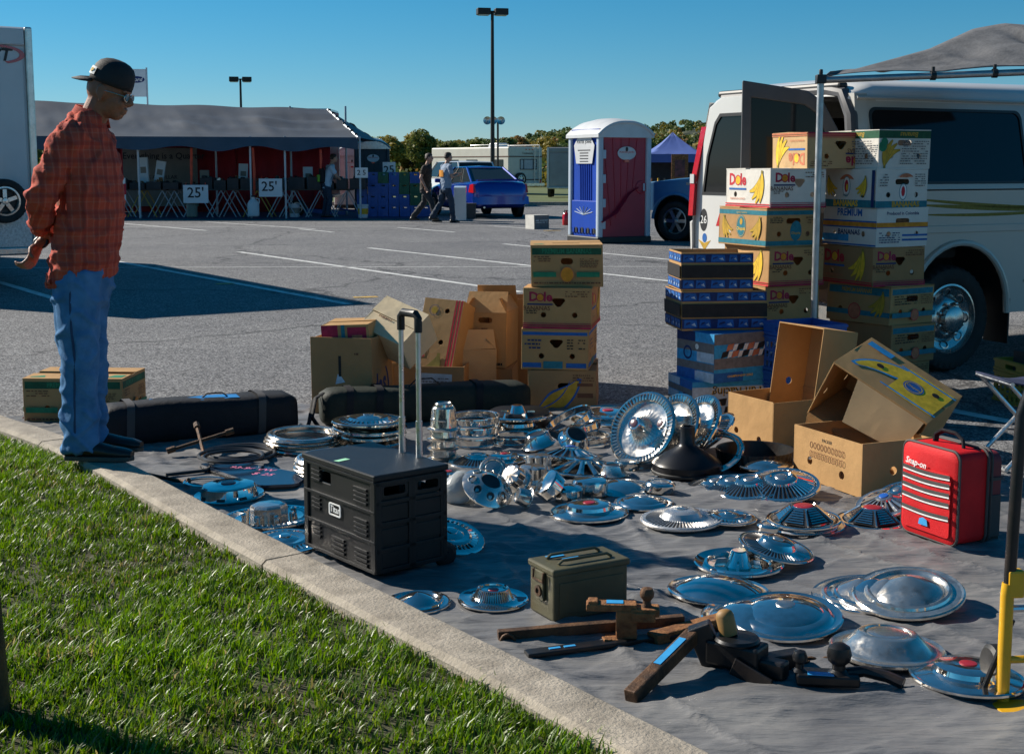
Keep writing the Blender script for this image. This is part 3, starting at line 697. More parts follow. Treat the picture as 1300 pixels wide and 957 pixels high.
stack(c, [
    ('dented kraft carton at the bottom of the stack beside the van wheel', .39, .5, BH, 34, .0, .0, M_KRAFT2, {'F': d_dole_side}, HH, False, 'lid'),
    ('kraft carton with scribbled side, second from the ground beside the van wheel', .39, .5, BH, 33, .02, .0, M_KRAFT2, {'F': d_premium_side}, HS, False, 'lid'),
    ('kraft carton with green banner and pink round emblem beside the van wheel', .39, .5, BH, 34, .008, .0, M_KRAFT, {'F': d_premium_side, 'L': d_premium_end}, HS, False, 'lid'),
    ('kraft banana carton with red lettering, above the green-bannered one beside the van', .39, .5, BH, 24, -.1, .02, M_KRAFT2, {'F': d_dole_side, 'L': d_dole_end(False)}, HH, False, 'lid'),
    ('white carton with blue capitals and orange stripe beside the van', .39, .5, BH, 25, -.085, .02, M_WCARD, {'F': d_premium_white_side, 'L': d_premium_white}, HS, False, 'lid'),
    ('white banana carton with teal base band, yellow capitals and oval fruit badge', .39, .5, BH, 25, -.095, .02, M_WCARD, {'F': d_bananas_side, 'L': d_bananas_white}, HS, False, 'lid'),
    ('white and green carton upside down on top of the stack beside the van', .385, .48, BH-.005, 24, -.085, .03, M_WCARD, {'F': d_green_side, 'L': d_green_side}, HS, True, 'lid'),
])
c = P(905, 536)
stack(c, [
    ('pale blue chequered carton with yellow script at the foot of the blue carton stack', .47, .36, .205, 15, -.11, .06, M_BCARD, {'F': d_racing, 'L': d_check_end}, None, True, 'closed'),
    ('blue and grey chequered carton in the middle of the blue carton stack', .46, .34, .275, 30, .0, .0, M_BCARD, {'F': d_check, 'L': d_check_end}, None, False, 'closed'),
    ('lower drinks carton with navy labels and black middle band', .50, .36, .225, 8, -.165, .16, M_KRAFT, {'F': d_pepsi, 'L': d_pepsi}, None, False, 'open'),
    ('upper drinks carton with navy labels, topmost of the blue stack', .415, .34, .215, 5, -.17, .17, M_KRAFT, {'F': d_pepsi, 'L': d_pepsi}, None, False, 'open'),
])
c = P(664, 521)
stack(c, [
    ('kraft carton with giant yellow banana print at the foot of the lone stack', .40, .5, .226, -5, .03, .0, M_KRAFT2, {'F': d_bigbanana}, {'F': [('s', .55, .6, .045, .018), ('c', .33, .14, .018)]}, False, 'lid'),
    ('kraft carton with blue bands, second from the ground in the lone stack', .395, .5, .236, -9, -.01, .02, M_KRAFT, {'F': d_blue_band, 'R': d_blue_band}, HH, False, 'lid'),
    ('kraft banana carton with red lettering and red base stripes, third in the lone stack', .40, .5, .236, -9.5, .0, .02, M_KRAFT, {'F': d_dole_side, 'R': d_dole_end(False)}, HH, False, 'lid'),
    ('kraft carton with dark green banner, topmost of the lone stack', .42, .46, .24, -1, .045, .03, M_KRAFT, {'F': d_green_band, 'T': d_green_lid}, {'F': [('s', .5, .62, .035, .018), ('c', .2, .3, .013), ('c', .8, .3, .013)]}, False, 'lid'),
])
c = P(31, 537, KH*0)
carton('kraft banana carton with dark green bands standing behind the man', .56, .42, .25, M_KRAFT, at_corner(c, .56, .42, R(-2)), R(-2), prints={'F': d_green_band, 'R': d_green_band, 'L': d_green_band, 'T': d_green_lid}, holes=HS, seed=5, top='lid', group='cartons of the roadside seller')
c = P(396, 528)
def d_das(p): p.text('das)', .47, .38, .21, 'navy', .025, .75, R(8))
def d_torn(p): p.poly([(.4, .42), (.56, .45), (.5, .52), (.44, .55)], 'pale'); p.rect(.455, .52, .5, .78, 'black'); p.scribble(.72, .78, .8, .84, 1, 'brown')
a1 = at_corner(c, .37, .34, R(-14))
carton('tall open brown box with torn label and dark lettering on its side', .37, .34, .455, M_KRAFT2, (*a1[:2], .0), R(-14), prints={'R': d_das, 'F': d_torn}, top='open', seed=21, wob=.008)
def d_end_red(p): p.rect(0, .55, .35, 1, 'crimson'); p.rect(.55, .3, .95, .95, 'crimson'); p.rect(.64, .45, .86, .8, 'salmon'); p.rect(.42, .5, .5, 1, 'teal')
carton('small kraft carton with red print sticking out of the tall open box', .28, .28, .30, M_KRAFT, (a1[0]+.02, a1[1]+.0, .235), R(-10), rot=(R(2), R(-3), R(-10)), prints={'F': d_end_red}, top='closed', holes={'T': [('c', .4, .4, .02)]}, seed=22)
c = P(478, 505); d0 = PY(488, 430, c.y)
pA, pB, pD = PY(455, 412, 7.7), PY(487, 373, 7.85), PY(500, 434, 7.55); fu, fv = pD-pA, pB-pA; Lu, Lv = max(.28, fu.length)+.05, max(.26, fv.length)
carton('pale carton tipped on edge behind the long green bag, plain side up', Lu, Lv, .22, M_KRAFT5, (0, 0, 0), prints={'T': plain}, top='closed', seed=23, matrix=frame(pA, fu, fv) @ T(Lu/2, Lv/2, -.22))
carton('low kraft carton on the asphalt under the pale tipped carton', .30, .36, .24, M_KRAFT, (d0.x+.0, d0.y+.03, .0), R(6), top='open', seed=24)
c = P(542, 512)
def d_sheet(p): p.poly([(.3, .2), (.82, .18), (.83, .8), (.31, .84)], 'pale'); p.scribble(.34, .3, .78, .72, 5, 'grey')
carton('low open carton with a pale paper sheet on its front', .43, .36, .22, M_KRAFT2, (c.x+.03, c.y+.2, 0), R(-6), prints={'F': d_sheet}, top='open', seed=25)
def d_dole_up(p):
    p.rect(.80, 0, .84, 1, 'red'); p.rect(.87, 0, .91, 1, 'red'); p.rect(.94, 0, .98, 1, 'red'); p.text('Dole', .12, .47, .1, 'red', .03, 1, PI/2); p.rect(.23, .34, .26, .62, 'navy'); p.ring(.3, .86, .035, 'grey', t=.004); p.disc(.3, .86, .02, 'ochre'); p.bananas(.45, .14, .1, 'olive')
carton('kraft banana carton standing on end, leaning back, red stripes down its side', .265, .22, .52, M_KRAFT, (c.x+.05, c.y+.17, .085), rot=(R(-19), R(3), R(-22)), prints={'F': d_dole_up}, holes={'F': [('c', .62, .86, .016), ('c', .6, .48, .016), ('c', .62, .22, .016)]}, top='closed', seed=26)
carton('small open carton squeezed between the leaning banana carton and the slumped box', .24, .3, .3, M_KRAFT3, (c.x+.27, c.y+.36, .0), R(12), top='flaps', seed=35)
c = P(586, 505)
def d_scr(p): p.scribble(.1, .02, .95, .12, 1, 'black'); p.rect(.42, .28, .56, .72, 'brown'); p.text('goods', .3, .12, .04, 'black', .0)
carton('scuffed brown box with slumped top beside the lone stack', .275, .36, .345, M_KRAFT, (c.x+.18, c.y+.28, .175), R(-12), prints={'F': d_scr}, top='flaps', seed=27, holes={'F': [('s', .5, .86, .045, .017)]})
carton('dark brown carton on the asphalt under the scuffed slumped box', .33, .36, .17, M_KRAFT2, (c.x+.17, c.y+.27, .0), R(-6), top='closed', seed=28)
carton('long kraft carton lying behind the scuffed slumped box', .42, .3, .57, M_KRAFT2, (c.x+.33, c.y+.62, .0), R(14), top='open', seed=29)
nc = P(1093, 633, .012); lc = P(1007, 602, .012); ld = (lc-nc); yawG = math.atan2(-ld.x, ld.y)
carton('low open kraft carton printed with small round codes, beside the red bag', .37, ld.length, .235, M_KRAFT, at_corner(nc, .37, ld.length, yawG, .014), yawG, prints={'L': d_plain_code}, holes={'L': [('c', .25, .38, .019), ('c', .72, .3, .019)], 'F': [('c', .45, .45, .019), ('c', .82, .75, .02)], 'R': H_STD, 'B': H_STD}, top='open', seed=31)
pa = PY(1062, 462, 6.05); pb = PY(1146, 541, 5.95); u = Vector((.72, -.50, -.48)); v = Vector((.58, .74, .22))
Lg = .50; n = frame(pa, u, v)
Xt = n @ T(Lg/2-.02, .19, -.31)
tp = carton('open kraft carton tipped over the low one, blue and yellow banana print on its side', Lg, .38, .31, M_KRAFT, (0, 0, 0), prints={'T': d_bigbanana_top}, holes={'B': [('c', .2, .5, .02)], 'L': H_STD}, top='closed', seed=32, matrix=Xt, omit='F')
m2 = MB(); m2.plate([(.14, 0), (Lg-.01, .0), (Lg-.02, -.17), (.2, -.20)], [], CT, 0, T(-Lg/2, -.19, .305) @ Matrix.Rotation(R(48), 4, 'X')); m2.build('flap', M_KRAFT3, tp)
m2 = MB(); m2.plate([(.0, 0), (.3, .0), (.28, -.15), (.03, -.17)], [], CT, 0, T(-Lg/2, -.19, .0) @ Matrix.Rotation(R(100), 4, 'X')); m2.build('flap', M_KRAFT, tp)
nc = P(981, 571, .012); yawF = math.atan2(.46, .89)
carton('low open kraft carton with plain sides holding an upended carton', .48, .38, .235, M_KRAFT, at_corner(nc, .48, .38, yawF, .014), yawF, holes={'L': [('c', .2, .2, .017), ('c', .7, .12, .017)], 'F': [('c', .7, .6, .019)]}, top='open', seed=33)
bb = Matrix.Translation((nc.x+.14, nc.y+.27, .14)) @ Matrix.Rotation(yawF, 4, 'Z') @ Matrix.Rotation(R(-96+14), 4, 'Y')
carton('upended open kraft carton showing its empty inside with round holes', .47, .36, .23, M_KRAFT, (0, 0, 0), holes={'D': [], 'F': [('c', .65, .5, .02)], 'B': [('c', .65, .5, .02)]}, top='none', seed=34, matrix=bb @ T(.235, 0, -.22))
# ---------------------------------------------------------------- chrome wheel covers, trim rings and centre caps
def chrome(name, c=(0.80, 0.755, 0.70), rough=0.09, rv=0.06, dirt=.5, ds=13, metal=.98):
    return mat(name, c, rough, metal, var=0.10, vs=9, rvar=rv, dirt=dirt, ds=ds, dcol=(0.36, 0.32, 0.275), bump=0.12, bs=7)
M_CHR = chrome('chrome'); M_CHR2 = chrome('worn_chrome', (0.66, 0.62, 0.57), 0.2, 0.12, .75, 10, .9); M_STEEL = chrome('brushed_steel', (0.62, 0.59, 0.55), 0.34, 0.08)
M_CHR3 = chrome('hazy_chrome', (.72, .69, .66), .3, .14, .5, 5, .8); M_CHR4 = chrome('pitted_chrome', (.74, .68, .6), .17, .12, .85, 26, .9)
M_BLK = mat('black_enamel', (0.018, 0.018, 0.02), 0.4, var=.2, vs=12, dirt=.3, ds=8, dcol=(.07, .065, .06))
M_EMB = mat('emblem_enamel', (0.03, 0.05, 0.12), 0.3, var=.3, vs=40, col2=(.12, .03, .03)); M_EMBR = mat('emblem_red', (0.32, 0.02, 0.03), 0.3); M_EMBB = mat('emblem_blue', (0.02, 0.1, 0.4), 0.3)
CM = [M_CHR, M_BLK, M_CHR2, M_EMB, M_STEEL, M_EMBR, M_EMBB]
RIM = [(.168, -.002), (.186, -.004), (.1915, .002), (.191, .009), (.186, .0135)]
def kinds():
    K = {}
    def put(name, parts): K[name] = [(pn, m.mesh(pn, CM, 28)) for pn, m in parts]
    def flute(i0, i1, per, duty, dz, dr=0.0):
        def f(i, k, r, z):
            if i0 <= i <= i1 and (k % per) >= duty: return r-dr, z-dz
            return r, z
        return f
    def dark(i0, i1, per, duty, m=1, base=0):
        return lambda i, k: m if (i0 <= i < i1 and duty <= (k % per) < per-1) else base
    def em(r, z, m=3, h=.004):
        e = MB(); e.lathe([(r, z-.004), (r, z+h*.5), (r*.93, z+h), (r*.6, z+h*1.4), (0.0005, z+h*1.6)], 28, m); return e
    a = MB(); a.lathe(RIM+[(.172, .010), (.158, .0105), (.150, .017), (.135, .026), (.10, .041), (.06, .051), (.025, .0545), (.0005, .055)], 64); put('dome', [('cap_face', a)])
    a = MB(); a.lathe(RIM+[(.175, .009), (.160, .009), (.152, .018), (.142, .024), (.125, .025), (.118, .030), (.09, .040), (.05, .048), (.0005, .051)], 64); put('step_dome', [('cap_face', a), ('emblem', em(.032, .048, 4))])
    a = MB(); a.lathe(RIM+[(.178, .010), (.15, .013), (.146, .022), (.137, .026), (.128, .021), (.122, .012), (.117, .018), (.06, .046), (.015, .066), (.0005, .068)], 64); put('cone', [('cap_face', a)])
    a = MB(); a.lathe(RIM+[(.176, .009), (.150, .010), (.142, .014), (.118, .042), (.098, .060), (.092, .063), (.078, .064), (.075, .058), (.04, .060), (.0005, .061)], 64); put('plateau', [('cap_face', a), ('emblem', em(.068, .060, 2, .003))])
    a = MB(); a.lathe(RIM+[(.176, .010), (.165, .012), (.120, .020), (.112, .028), (.108, .045), (.098, .050), (.05, .052), (.0005, .053)], 64); put('pan', [('cap_face', a), ('emblem', em(.03, .052, 5))])
    n = 40
    def fins(name, r0, z0, r1, z1, nf, top, emb=3, dz=.008, depth_dark=True):
        sg = nf*4; pr = RIM+[(.176, .011), (r0+.003, z0), (r0, z0+.002), (r1, z1), (r1-.003, z1+.001)]+top
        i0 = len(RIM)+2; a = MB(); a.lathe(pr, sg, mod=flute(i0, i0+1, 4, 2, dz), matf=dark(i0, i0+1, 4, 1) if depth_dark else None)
        put(name, [('cap_face', a), ('emblem', em(top[-1][0] if top[-1][0] > .01 else .03, top[-1][1]-.001, emb))])
    fins('fins', .158, .013, .082, .044, 40, [(.078, .048), (.066, .056), (.054, .058), (.048, .052), (.0005, .054)], 4)
    fins('fine_fins', .165, .012, .10, .020, 56, [(.094, .024), (.082, .046), (.066, .054), (.05, .056), (.0005, .058)], 2, .006)
    fins('slots', .150, .016, .118, .022, 34, [(.112, .024), (.10, .030), (.07, .026), (.05, .034), (.02, .040), (.0005, .041)], 0, .01)
    fins('turbine', .150, .014, .055, .050, 16, [(.052, .054), (.043, .058), (.036, .058), (.0005, .060)], 6, .011)
    sg = 56*4; a = MB(); a.lathe(RIM+[(.18, .016), (.178, .017), (.150, .012), (.147, .010), (.143, -.002), (.11, -.010), (.075, -.006), (.058, .004), (.050, .03), (.036, .075), (.033, .080), (.026, .080), (.024, .076), (.0005, .077)], sg,
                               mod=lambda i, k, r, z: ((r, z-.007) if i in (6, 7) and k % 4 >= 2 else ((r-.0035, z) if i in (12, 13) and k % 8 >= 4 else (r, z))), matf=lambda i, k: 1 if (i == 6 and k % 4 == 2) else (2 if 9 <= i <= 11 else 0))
    put('deep_dish', [('cap_face', a), ('emblem', em(.02, .077, 3))])
    sg = 48*4; a = MB(); a.lathe(RIM+[(.176, .008), (.14, .006), (.112, .012), (.108, .016), (.084, .066), (.082, .070), (.074, .073), (.068, .068), (.066, .06), (.02, .058), (.0005, .058)], sg,
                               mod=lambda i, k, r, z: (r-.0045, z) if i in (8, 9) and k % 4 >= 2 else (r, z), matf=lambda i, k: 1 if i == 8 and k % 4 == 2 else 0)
    put('fluted_drum', [('cap_face', a), ('emblem', em(.03, .058, 5))])
    a = MB(); a.lathe(RIM+[(.176, .009), (.158, .006), (.15, .02), (.143, .058), (.136, .066), (.12, .069), (.08, .069), (.06, .074), (.055, .071), (.0005, .072)], 64,
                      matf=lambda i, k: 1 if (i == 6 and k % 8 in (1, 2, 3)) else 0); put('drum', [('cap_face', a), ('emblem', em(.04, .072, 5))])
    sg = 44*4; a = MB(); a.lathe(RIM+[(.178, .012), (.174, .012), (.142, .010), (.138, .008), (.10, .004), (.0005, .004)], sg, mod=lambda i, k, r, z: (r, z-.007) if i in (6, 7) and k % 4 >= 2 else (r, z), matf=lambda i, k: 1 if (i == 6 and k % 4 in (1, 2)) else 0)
    h = MB(); h.lathe([(.078, .004), (.076, .052), (.070, .060), (.058, .064), (.0005, .066)], 8, 2, smooth=False)
    parts = [('cap_face', a), ('hub_cap', h)]
    for q in range(8):
        l = MB(); an = q*PI/4+PI/8; l.lathe([(.012, 0), (.012, .026), (.008, .032), (.0005, .033)], 8, 0, T(.104*math.cos(an), .104*math.sin(an), .004)); parts.append(('lug_nut', l))
    put('lug_hub', parts)
    a = MB(); a.lathe(RIM+[(.176, .009), (.168, .004), (.12, .004), (.05, .02), (.0005, .03)], 64, matf=lambda i, k: 1 if i >= 6 else 0); parts = [('cap_face', a)]
    for q in range(12):
        an = 2*PI*q/12; sp = MB()
        vs = []
        for (r, hw, z) in ((.172, .020, .012), (.12, .014, .030), (.055, .012, .056)):
            for sgn in (-1, 0, 1): vs.append((r, sgn*hw, z+(.006 if sgn == 0 else 0)))
        vs += [(x, y, z-.012) for x, y, z in vs]
        fs = []
        for i in range(2):
            for j in range(2): fs.append((i*3+j, (i+1)*3+j, (i+1)*3+j+1, i*3+j+1))
        for i in range(2): fs += [(i*3, i*3+9, (i+1)*3+9, (i+1)*3), (i*3+2, (i+1)*3+2, (i+1)*3+11, i*3+11)]
        sp.add(vs, fs, 0, False, Matrix.Rotation(an, 4, 'Z')); parts.append(('spoke', sp))
    c = MB(); c.lathe([(.06, .045), (.058, .058), (.05, .066), (.035, .067), (.03, .062), (.0005, .064)], 40); parts.append(('hub_cap', c)); put('star', parts)
    a = MB(); a.lathe(RIM+[(.178, .010), (.165, .012), (.158, .010)], 60); p6 = [(.155, .012), (.068, .075), (.06, .078), (.0005, .078)]; a.lathe(p6, 6, 0, smooth=False, matf=lambda i, k: 1 if i == 0 else 0); parts = [('cap_face', a)]
    for q in range(6):
        lv = MB(); a0 = q*PI/3; a1 = a0+PI/3
        for j in range(6):
            t = .08+.15*j; r = .155+(.068-.155)*t; z = .012+.063*t
            for aa, bb in ((.16, .84),):
                u = Vector((math.cos(a0), math.sin(a0), 0)); v = Vector((math.cos(a1), math.sin(a1), 0))
                A = (u*(1-aa)+v*aa)*r; B = (u*(1-bb)+v*bb)*r; nrm = (u+v).normalized()
                A2 = A*.93; B2 = B*.93
                lv.add([(A.x+nrm.x*.004, A.y+nrm.y*.004, z+.004), (B.x+nrm.x*.004, B.y+nrm.y*.004, z+.004), (B2.x, B2.y, z+.0095), (A2.x, A2.y, z+.0095)], [(0, 1, 2, 3)], 0)
        ed = Vector((math.cos(a0), math.sin(a0), 0)); lv.tube([(ed.x*.156, ed.y*.156, .013), (ed.x*.068, ed.y*.068, .077)], .006, 5, 0, smooth=False)
        parts.append(('louvre', lv))
    parts.append(('emblem', em(.05, .077, 5))); put('louvred', parts)
    a = MB(); a.lathe(RIM+[(.176, .006), (.15, -.004), (.146, .006), (.135, .008), (.128, -.002), (.06, -.006), (.05, .012), (.034, .055), (.028, .06), (.0005, .06)], 64); parts = [('cap_face', a)]
    for q in range(5):
        an = q*2*PI/5; b = MB(); b.box((.075, 0, .012), (.06, .014, .03), 0, Matrix.Rotation(an, 4, 'Z'), (.6, .6)); parts.append(('vane', b))
    put('spider', parts)
    a = MB(); a.lathe([(.150, .004), (.152, -.012), (.160, -.014), (.163, .004), (.172, .009), (.186, .007), (.1915, .001), (.189, -.004), (.170, -.001), (.150, .004)], 72); put('trim_ring', [('ring_band', a)])
    a = MB(); a.lathe([(.176, -.030), (.180, -.026), (.178, .020), (.184, .026), (.190, .026), (.191, .020), (.187, .016), (.186, -.022), (.190, -.028), (.188, -.032), (.176, -.030)], 72); put('band_ring', [('ring_band', a)])
    a = MB(); a.tube([(.165*math.cos(2*PI*k/48), .165*math.sin(2*PI*k/48), 0) for k in range(48)], .010, 8, 1, closed=True); put('rubber_ring', [('ring_band', a)])
    a = MB(); a.lathe([(.048, 0), (.05, .004), (.046, .006), (.040, .008), (.036, .045), (.034, .056), (.030, .060), (.026, .056), (.0005, .055)], 36, mod=lambda i, k, r, z: (r-.003, z) if i in (3, 4) and k % 6 >= 3 else (r, z)); put('cup', [('cap_face', a)])
    a = MB(); a.lathe([(.075, 0), (.078, .006), (.07, .012), (.058, .03), (.052, .055), (.046, .06), (.043, .052), (.0005, .05)], 36, matf=lambda i, k: 1 if i == 6 else 0); put('cone_cap', [('cap_face', a)])
    a = MB(); a.lathe([(.07, 0), (.072, .05), (.066, .058), (.05, .062), (.0005, .066)], 36, mod=lambda i, k, r, z: (r-.004, z) if i < 2 and k % 6 >= 4 else (r, z)); put('pot_cap', [('cap_face', a)])
    a = MB(); a.lathe([(.066, 0), (.068, .03), (.062, .038), (.05, .04), (.046, .036), (.0005, .036)], 32); put('button_cap', [('cap_face', a), ('emblem', em(.04, .036, 2))])
    a = MB(); a.lathe([(.135, 0), (.138, .01), (.13, .018), (.095, .045), (.062, .065), (.056, .068), (.05, .062), (.0005, .06)], 60, matf=lambda i, k: 1 if i == 6 else 0); parts = [('cap_face', a)]
    for q in range(8):
        an = q*PI/4; p = MB(); X = Matrix.Rotation(an, 4, 'Z') @ T(.096, 0, .047) @ Matrix.Rotation(R(38), 4, 'Y')
        p.lathe([(.024, -.004), (.025, .002), (.021, .003), (.019, -.003)], 18, 0, X); p.lathe([(.02, -.002), (.0005, -.003)], 18, 1, X); parts.append(('port', p))
    put('mag', parts)
    a = MB(); a.lathe([(.06, 0), (.062, .014), (.054, .018), (.05, .03)], 36, 2); a.lathe([(.05, .03), (.049, .066), (.04, .07), (.0005, .07)], 40, 2, mod=lambda i, k, r, z: (r-.006, z) if i < 2 and k % 5 >= 3 else (r, z), matf=lambda i, k: 1 if i == 0 and k % 5 == 3 else 2); put('knob', [('cap_face', a)])
    return K
KIND = kinds(); RAD = dict(cup=.05, cone_cap=.078, pot_cap=.072, button_cap=.068, mag=.138, knob=.062, rubber_ring=.175)
NAME = dict(trim_ring='trim_ring', band_ring='trim_ring', rubber_ring='rubber_ring', cup='centre_cap', cone_cap='centre_cap', pot_cap='centre_cap', button_cap='centre_cap', mag='wheel_cover', knob='hub_knob')
G_CAP = 'loose wheel covers laid out on the grey sheet'
def cap(kind, label, px, py, wpx, z=None, n=None, spin=None, group=None, lift=0.0, loc=None, D=None, sz=1.0, lean=False):
    """px,py = centre of the rim in the photograph, wpx = its width there; it rests on the sheet"""
    rg = random.Random(hash((px, py, kind)) % 1000003 if False else int(px*31+py*17)); r = RAD.get(kind, .1915)
    if loc is None:
        q = P(px, py, 0.02); zz = tarp_z(q.x, q.y)+.004 if z is None else z
        if lean:
            nz = Vector(n).normalized().z; zz = tarp_z(q.x, q.y)+.004
            for _ in range(3): q = P(px, py, zz); zz = .012+(D or wpx*q.y/FPX)/2*math.sqrt(1-nz*nz)
        q = P(px, py, zz)
    else: q = Vector(loc)
    if D is None: D = wpx*q.y/FPX
    s = D/(2*r); o = thing(NAME.get(kind, 'wheel_cover'), label, 'trim ring' if 'ring' in kind else ('wheel cover' if kind not in RAD or kind == 'mag' else 'centre cap'), (q.x, q.y, q.z+lift+.003*s), 0, group)
    wear = rg.random()
    nv = Vector(n) if n else Vector((rg.uniform(-.03, .03), rg.uniform(-.03, .03), 1)); spin = rg.uniform(0, 6.28) if spin is None else spin
    o.rotation_euler = (nv.to_track_quat('Z', 'Y').to_matrix() @ Matrix.Rotation(spin, 3, 'Z')).to_euler(); o.scale = (s, s, s*sz)
    for pn, me in KIND[kind]:
        c = bpy.data.objects.new(pn, me); link(c, o)
        if wear > .68:
            c.material_slots[0].link = 'OBJECT'; c.material_slots[0].material = M_CHR2 if wear < .78 else (M_CHR4 if wear < .93 else M_CHR3)
    return o
def ORD(i, n): return ', lowest' if i == 0 else (', topmost' if i == n-1 else ', %s from the bottom' % ('', 'second', 'third', 'fourth', 'fifth')[i])
def pile(kind, labels, px, py, wpx, n, dz, z0=None, jit=.008, top=None, group=None, seed=1):
    """a pile of n; labels[i] bottom to top (a single label repeats for a group)"""
    rg = random.Random(seed); q = P(px, py, .02); z = tarp_z(q.x, q.y)+.012 if z0 is None else z0
    for i in range(n):
        k = top if (top and i == n-1) else kind; qq = P(px, py, z)
        cap(k, labels[i] if isinstance(labels, list) else labels+ORD(i, n), px, py, wpx, loc=(q.x+rg.uniform(-jit, jit), q.y+rg.uniform(-jit, jit), z+i*dz), D=wpx*q.y/FPX*rg.uniform(.985, 1.01), n=(rg.uniform(-.03, .03), rg.uniform(-.03, .03), 1), group=group)
# --- right half, nearest first
cap('pan', 'flat topped wheel cover beside the yellow hand truck', 1228, 862, 150)
cap('plateau', 'wheel cover with sloping sides and round flat worn top', 1126, 826, 150)
cap('step_dome', 'large domed wheel cover with raised lettering ring, overlapping another cover', 997, 785, 150, z=.035, n=(-.05, -.10, 1))
cap('dome', 'dome cover mostly hidden under the large lettered dome', 962, 788, 150)
cap('cone', 'large cone centred wheel cover on top of the fanned row', 1153, 755, 144, z=.05, n=(-.12, -.16, 1))
for i, (x, l) in enumerate(((1127, 'third'), (1109, 'second'), (1093, 'first'))):
    cap('cone', 'cone centred cover fanned out under the large one, %s from the sheet' % {'third': 'third up', 'second': 'second up', 'first': 'lowest'}[l], x, 757, 132, z=.032-.010*i, n=(-.10, -.06, 1), group='fanned cone covers')
cap('dome', 'smooth plain dome cover with small bumps on its rim', 912, 752, 134)
cap('spider', 'wheel cover with hollow dish and star shaped hub', 938, 716, 118, z=.03)
cap('fine_fins', 'finned cover leaning on the star hubbed cover', 985, 697, 100, z=.055, n=(.2, -.1, 1))
cap('louvred', 'six sided louvred pyramid cover with red panels, on top of two others', 1020, 661, 97, z=.045, n=(-.03, -.03, 1), spin=.2)
cap('trim_ring', 'thin cover under the louvred pyramid cover', 1016, 666, 96, z=.028); cap('pan', 'lowest flat cover under the louvred pyramid cover', 1024, 668, 100)
cap('louvred', 'louvred cover pushed against the red bag', 1107, 662, 92, spin=.5); cap('turbine', 'turbine vaned cover tilted over the louvred one by the red bag', 1124, 640, 78, z=.06, n=(-.3, -.2, 1)); cap('fins', 'narrow finned cover leaning between the coded carton and the red bag', 1140, 628, 60, z=.09, n=(-.4, -.2, 1))
cap('fins', 'finned cover on top of the fanned four beside the black funnel', 992, 618, 100, z=.055, n=(-.1, -.22, 1))
for i, x in enumerate((952, 928, 908)): cap('fins', 'finned cover in the fanned row under the top one, %s' % ('next below', 'third down', 'lowest on the sheet')[i], x, 620, (92, 86, 80)[i], z=.04-.012*i, n=(-.14, -.12, 1), group='fanned finned covers')
cap('fine_fins', 'finely finned cover with drum centre lying alone on the sheet', 865, 661, 107)
cap('step_dome', 'small dull dome behind the lone finely finned cover', 817, 640, 78); cap('pan', 'pale flat cover with round centre in front of the cap cluster', 748, 652, 103)
cap('dome', 'dome cover with faint badge behind the small dull dome', 790, 622, 86); cap('button_cap', 'small round cap beside the badge dome', 838, 623, 40)
cap('star', 'wide star cover with spokes over dark slots', 741, 597, 94, z=.02); cap('turbine', 'shallow vaned cover leaning on the star cover', 724, 580, 86, z=.05, n=(.05, .12, 1))
for i, (x, y, w, nv, l) in enumerate(((816, 545, 78, (-.62, -.62, .48), 'deep dish cover with slotted edge and tall cone hub, propped upright'), (851, 546, 72, (-.7, -.45, .5), 'slotted edge cover right behind the propped cone hub cover'),
                                      (880, 545, 68, (-.7, -.3, .55), 'third slotted cover in the propped row behind the black funnel'), (902, 551, 56, (-.6, -.1, .75), 'last narrow cover in the propped row behind the black funnel'))):
    cap('deep_dish' if i < 3 else 'fins', l, x, y, w, lean=True, n=nv, D=.375 if i < 3 else .30)
cap('mag', 'mag style cap with round dark ports leaning on a plastic sack', 618, 622, 70, lean=True, n=(.36, -.45, .82), D=.225)
cap('button_cap', 'small round cap with pale badge face behind the mag style cap', 626, 600, 38, lean=True, n=(.0, -.7, .6), D=.125); cap('button_cap', 'plain small cap right of the pale badged one', 645, 604, 36)
cap('pan', 'flat cover lying between the tower of cups and the crate', 570, 606, 60)
cap('knob', 'ribbed locking hub standing in front of another', 676, 617, 46); cap('knob', 'ribbed locking hub behind its twin', 684, 601, 42); cap('knob', 'dark ribbed hub lying tipped beside the twin hubs', 660, 613, 40, lean=True, n=(-.5, -.5, .5))
cap('pot_cap', 'pot shaped chrome cap tipped on its side in the cluster', 703, 622, 40, lean=True, n=(-.6, -.2, .6), D=.135); cap('pot_cap', 'upright pot shaped cap in front of the tipped one', 722, 634, 38, D=.13); cap('pot_cap', 'eight sided blue tinted cap behind the upright pot cap', 749, 628, 46, D=.16, z=.02)
cap('cone_cap', 'cone cap with dark hole, left of a similar tipped one', 685, 566, 46, z=.04, n=(-.25, -.1, 1)); cap('cone_cap', 'tipped cone cap with open dark centre', 728, 562, 44, lean=True, n=(.25, -.55, .8), D=.165)
cap('band_ring', 'wide bright band ring leaning up to the right', 722, 535, 70, lean=True, n=(-.45, -.1, .85), D=.28); cap('band_ring', 'second band ring under the leaning one', 733, 545, 66, lean=True, n=(-.25, .1, .95), D=.26); cap('band_ring', 'lowest band ring beside the leaning pair', 745, 556, 60, D=.24, z=.035)
cap('band_ring', 'polished band ring tipped in front of the flat covers', 652, 546, 56, lean=True, n=(.15, -.08, 1), D=.23); cap('band_ring', 'polished band ring on the sheet under the tipped one', 652, 556, 56, D=.23, z=.035)
pile('band_ring', 'wide trim ring in the pile beside the tower of cups', 602, 562, 68, 3, .05, group='pile of wide trim rings', seed=4, z0=.045)
pile('pan', ['lower cover of the pair behind the leaning band rings', 'top cover with knobbed centre of the pair on the black drum'], 656, 545, 92, 2, .07, top='spider', seed=6)
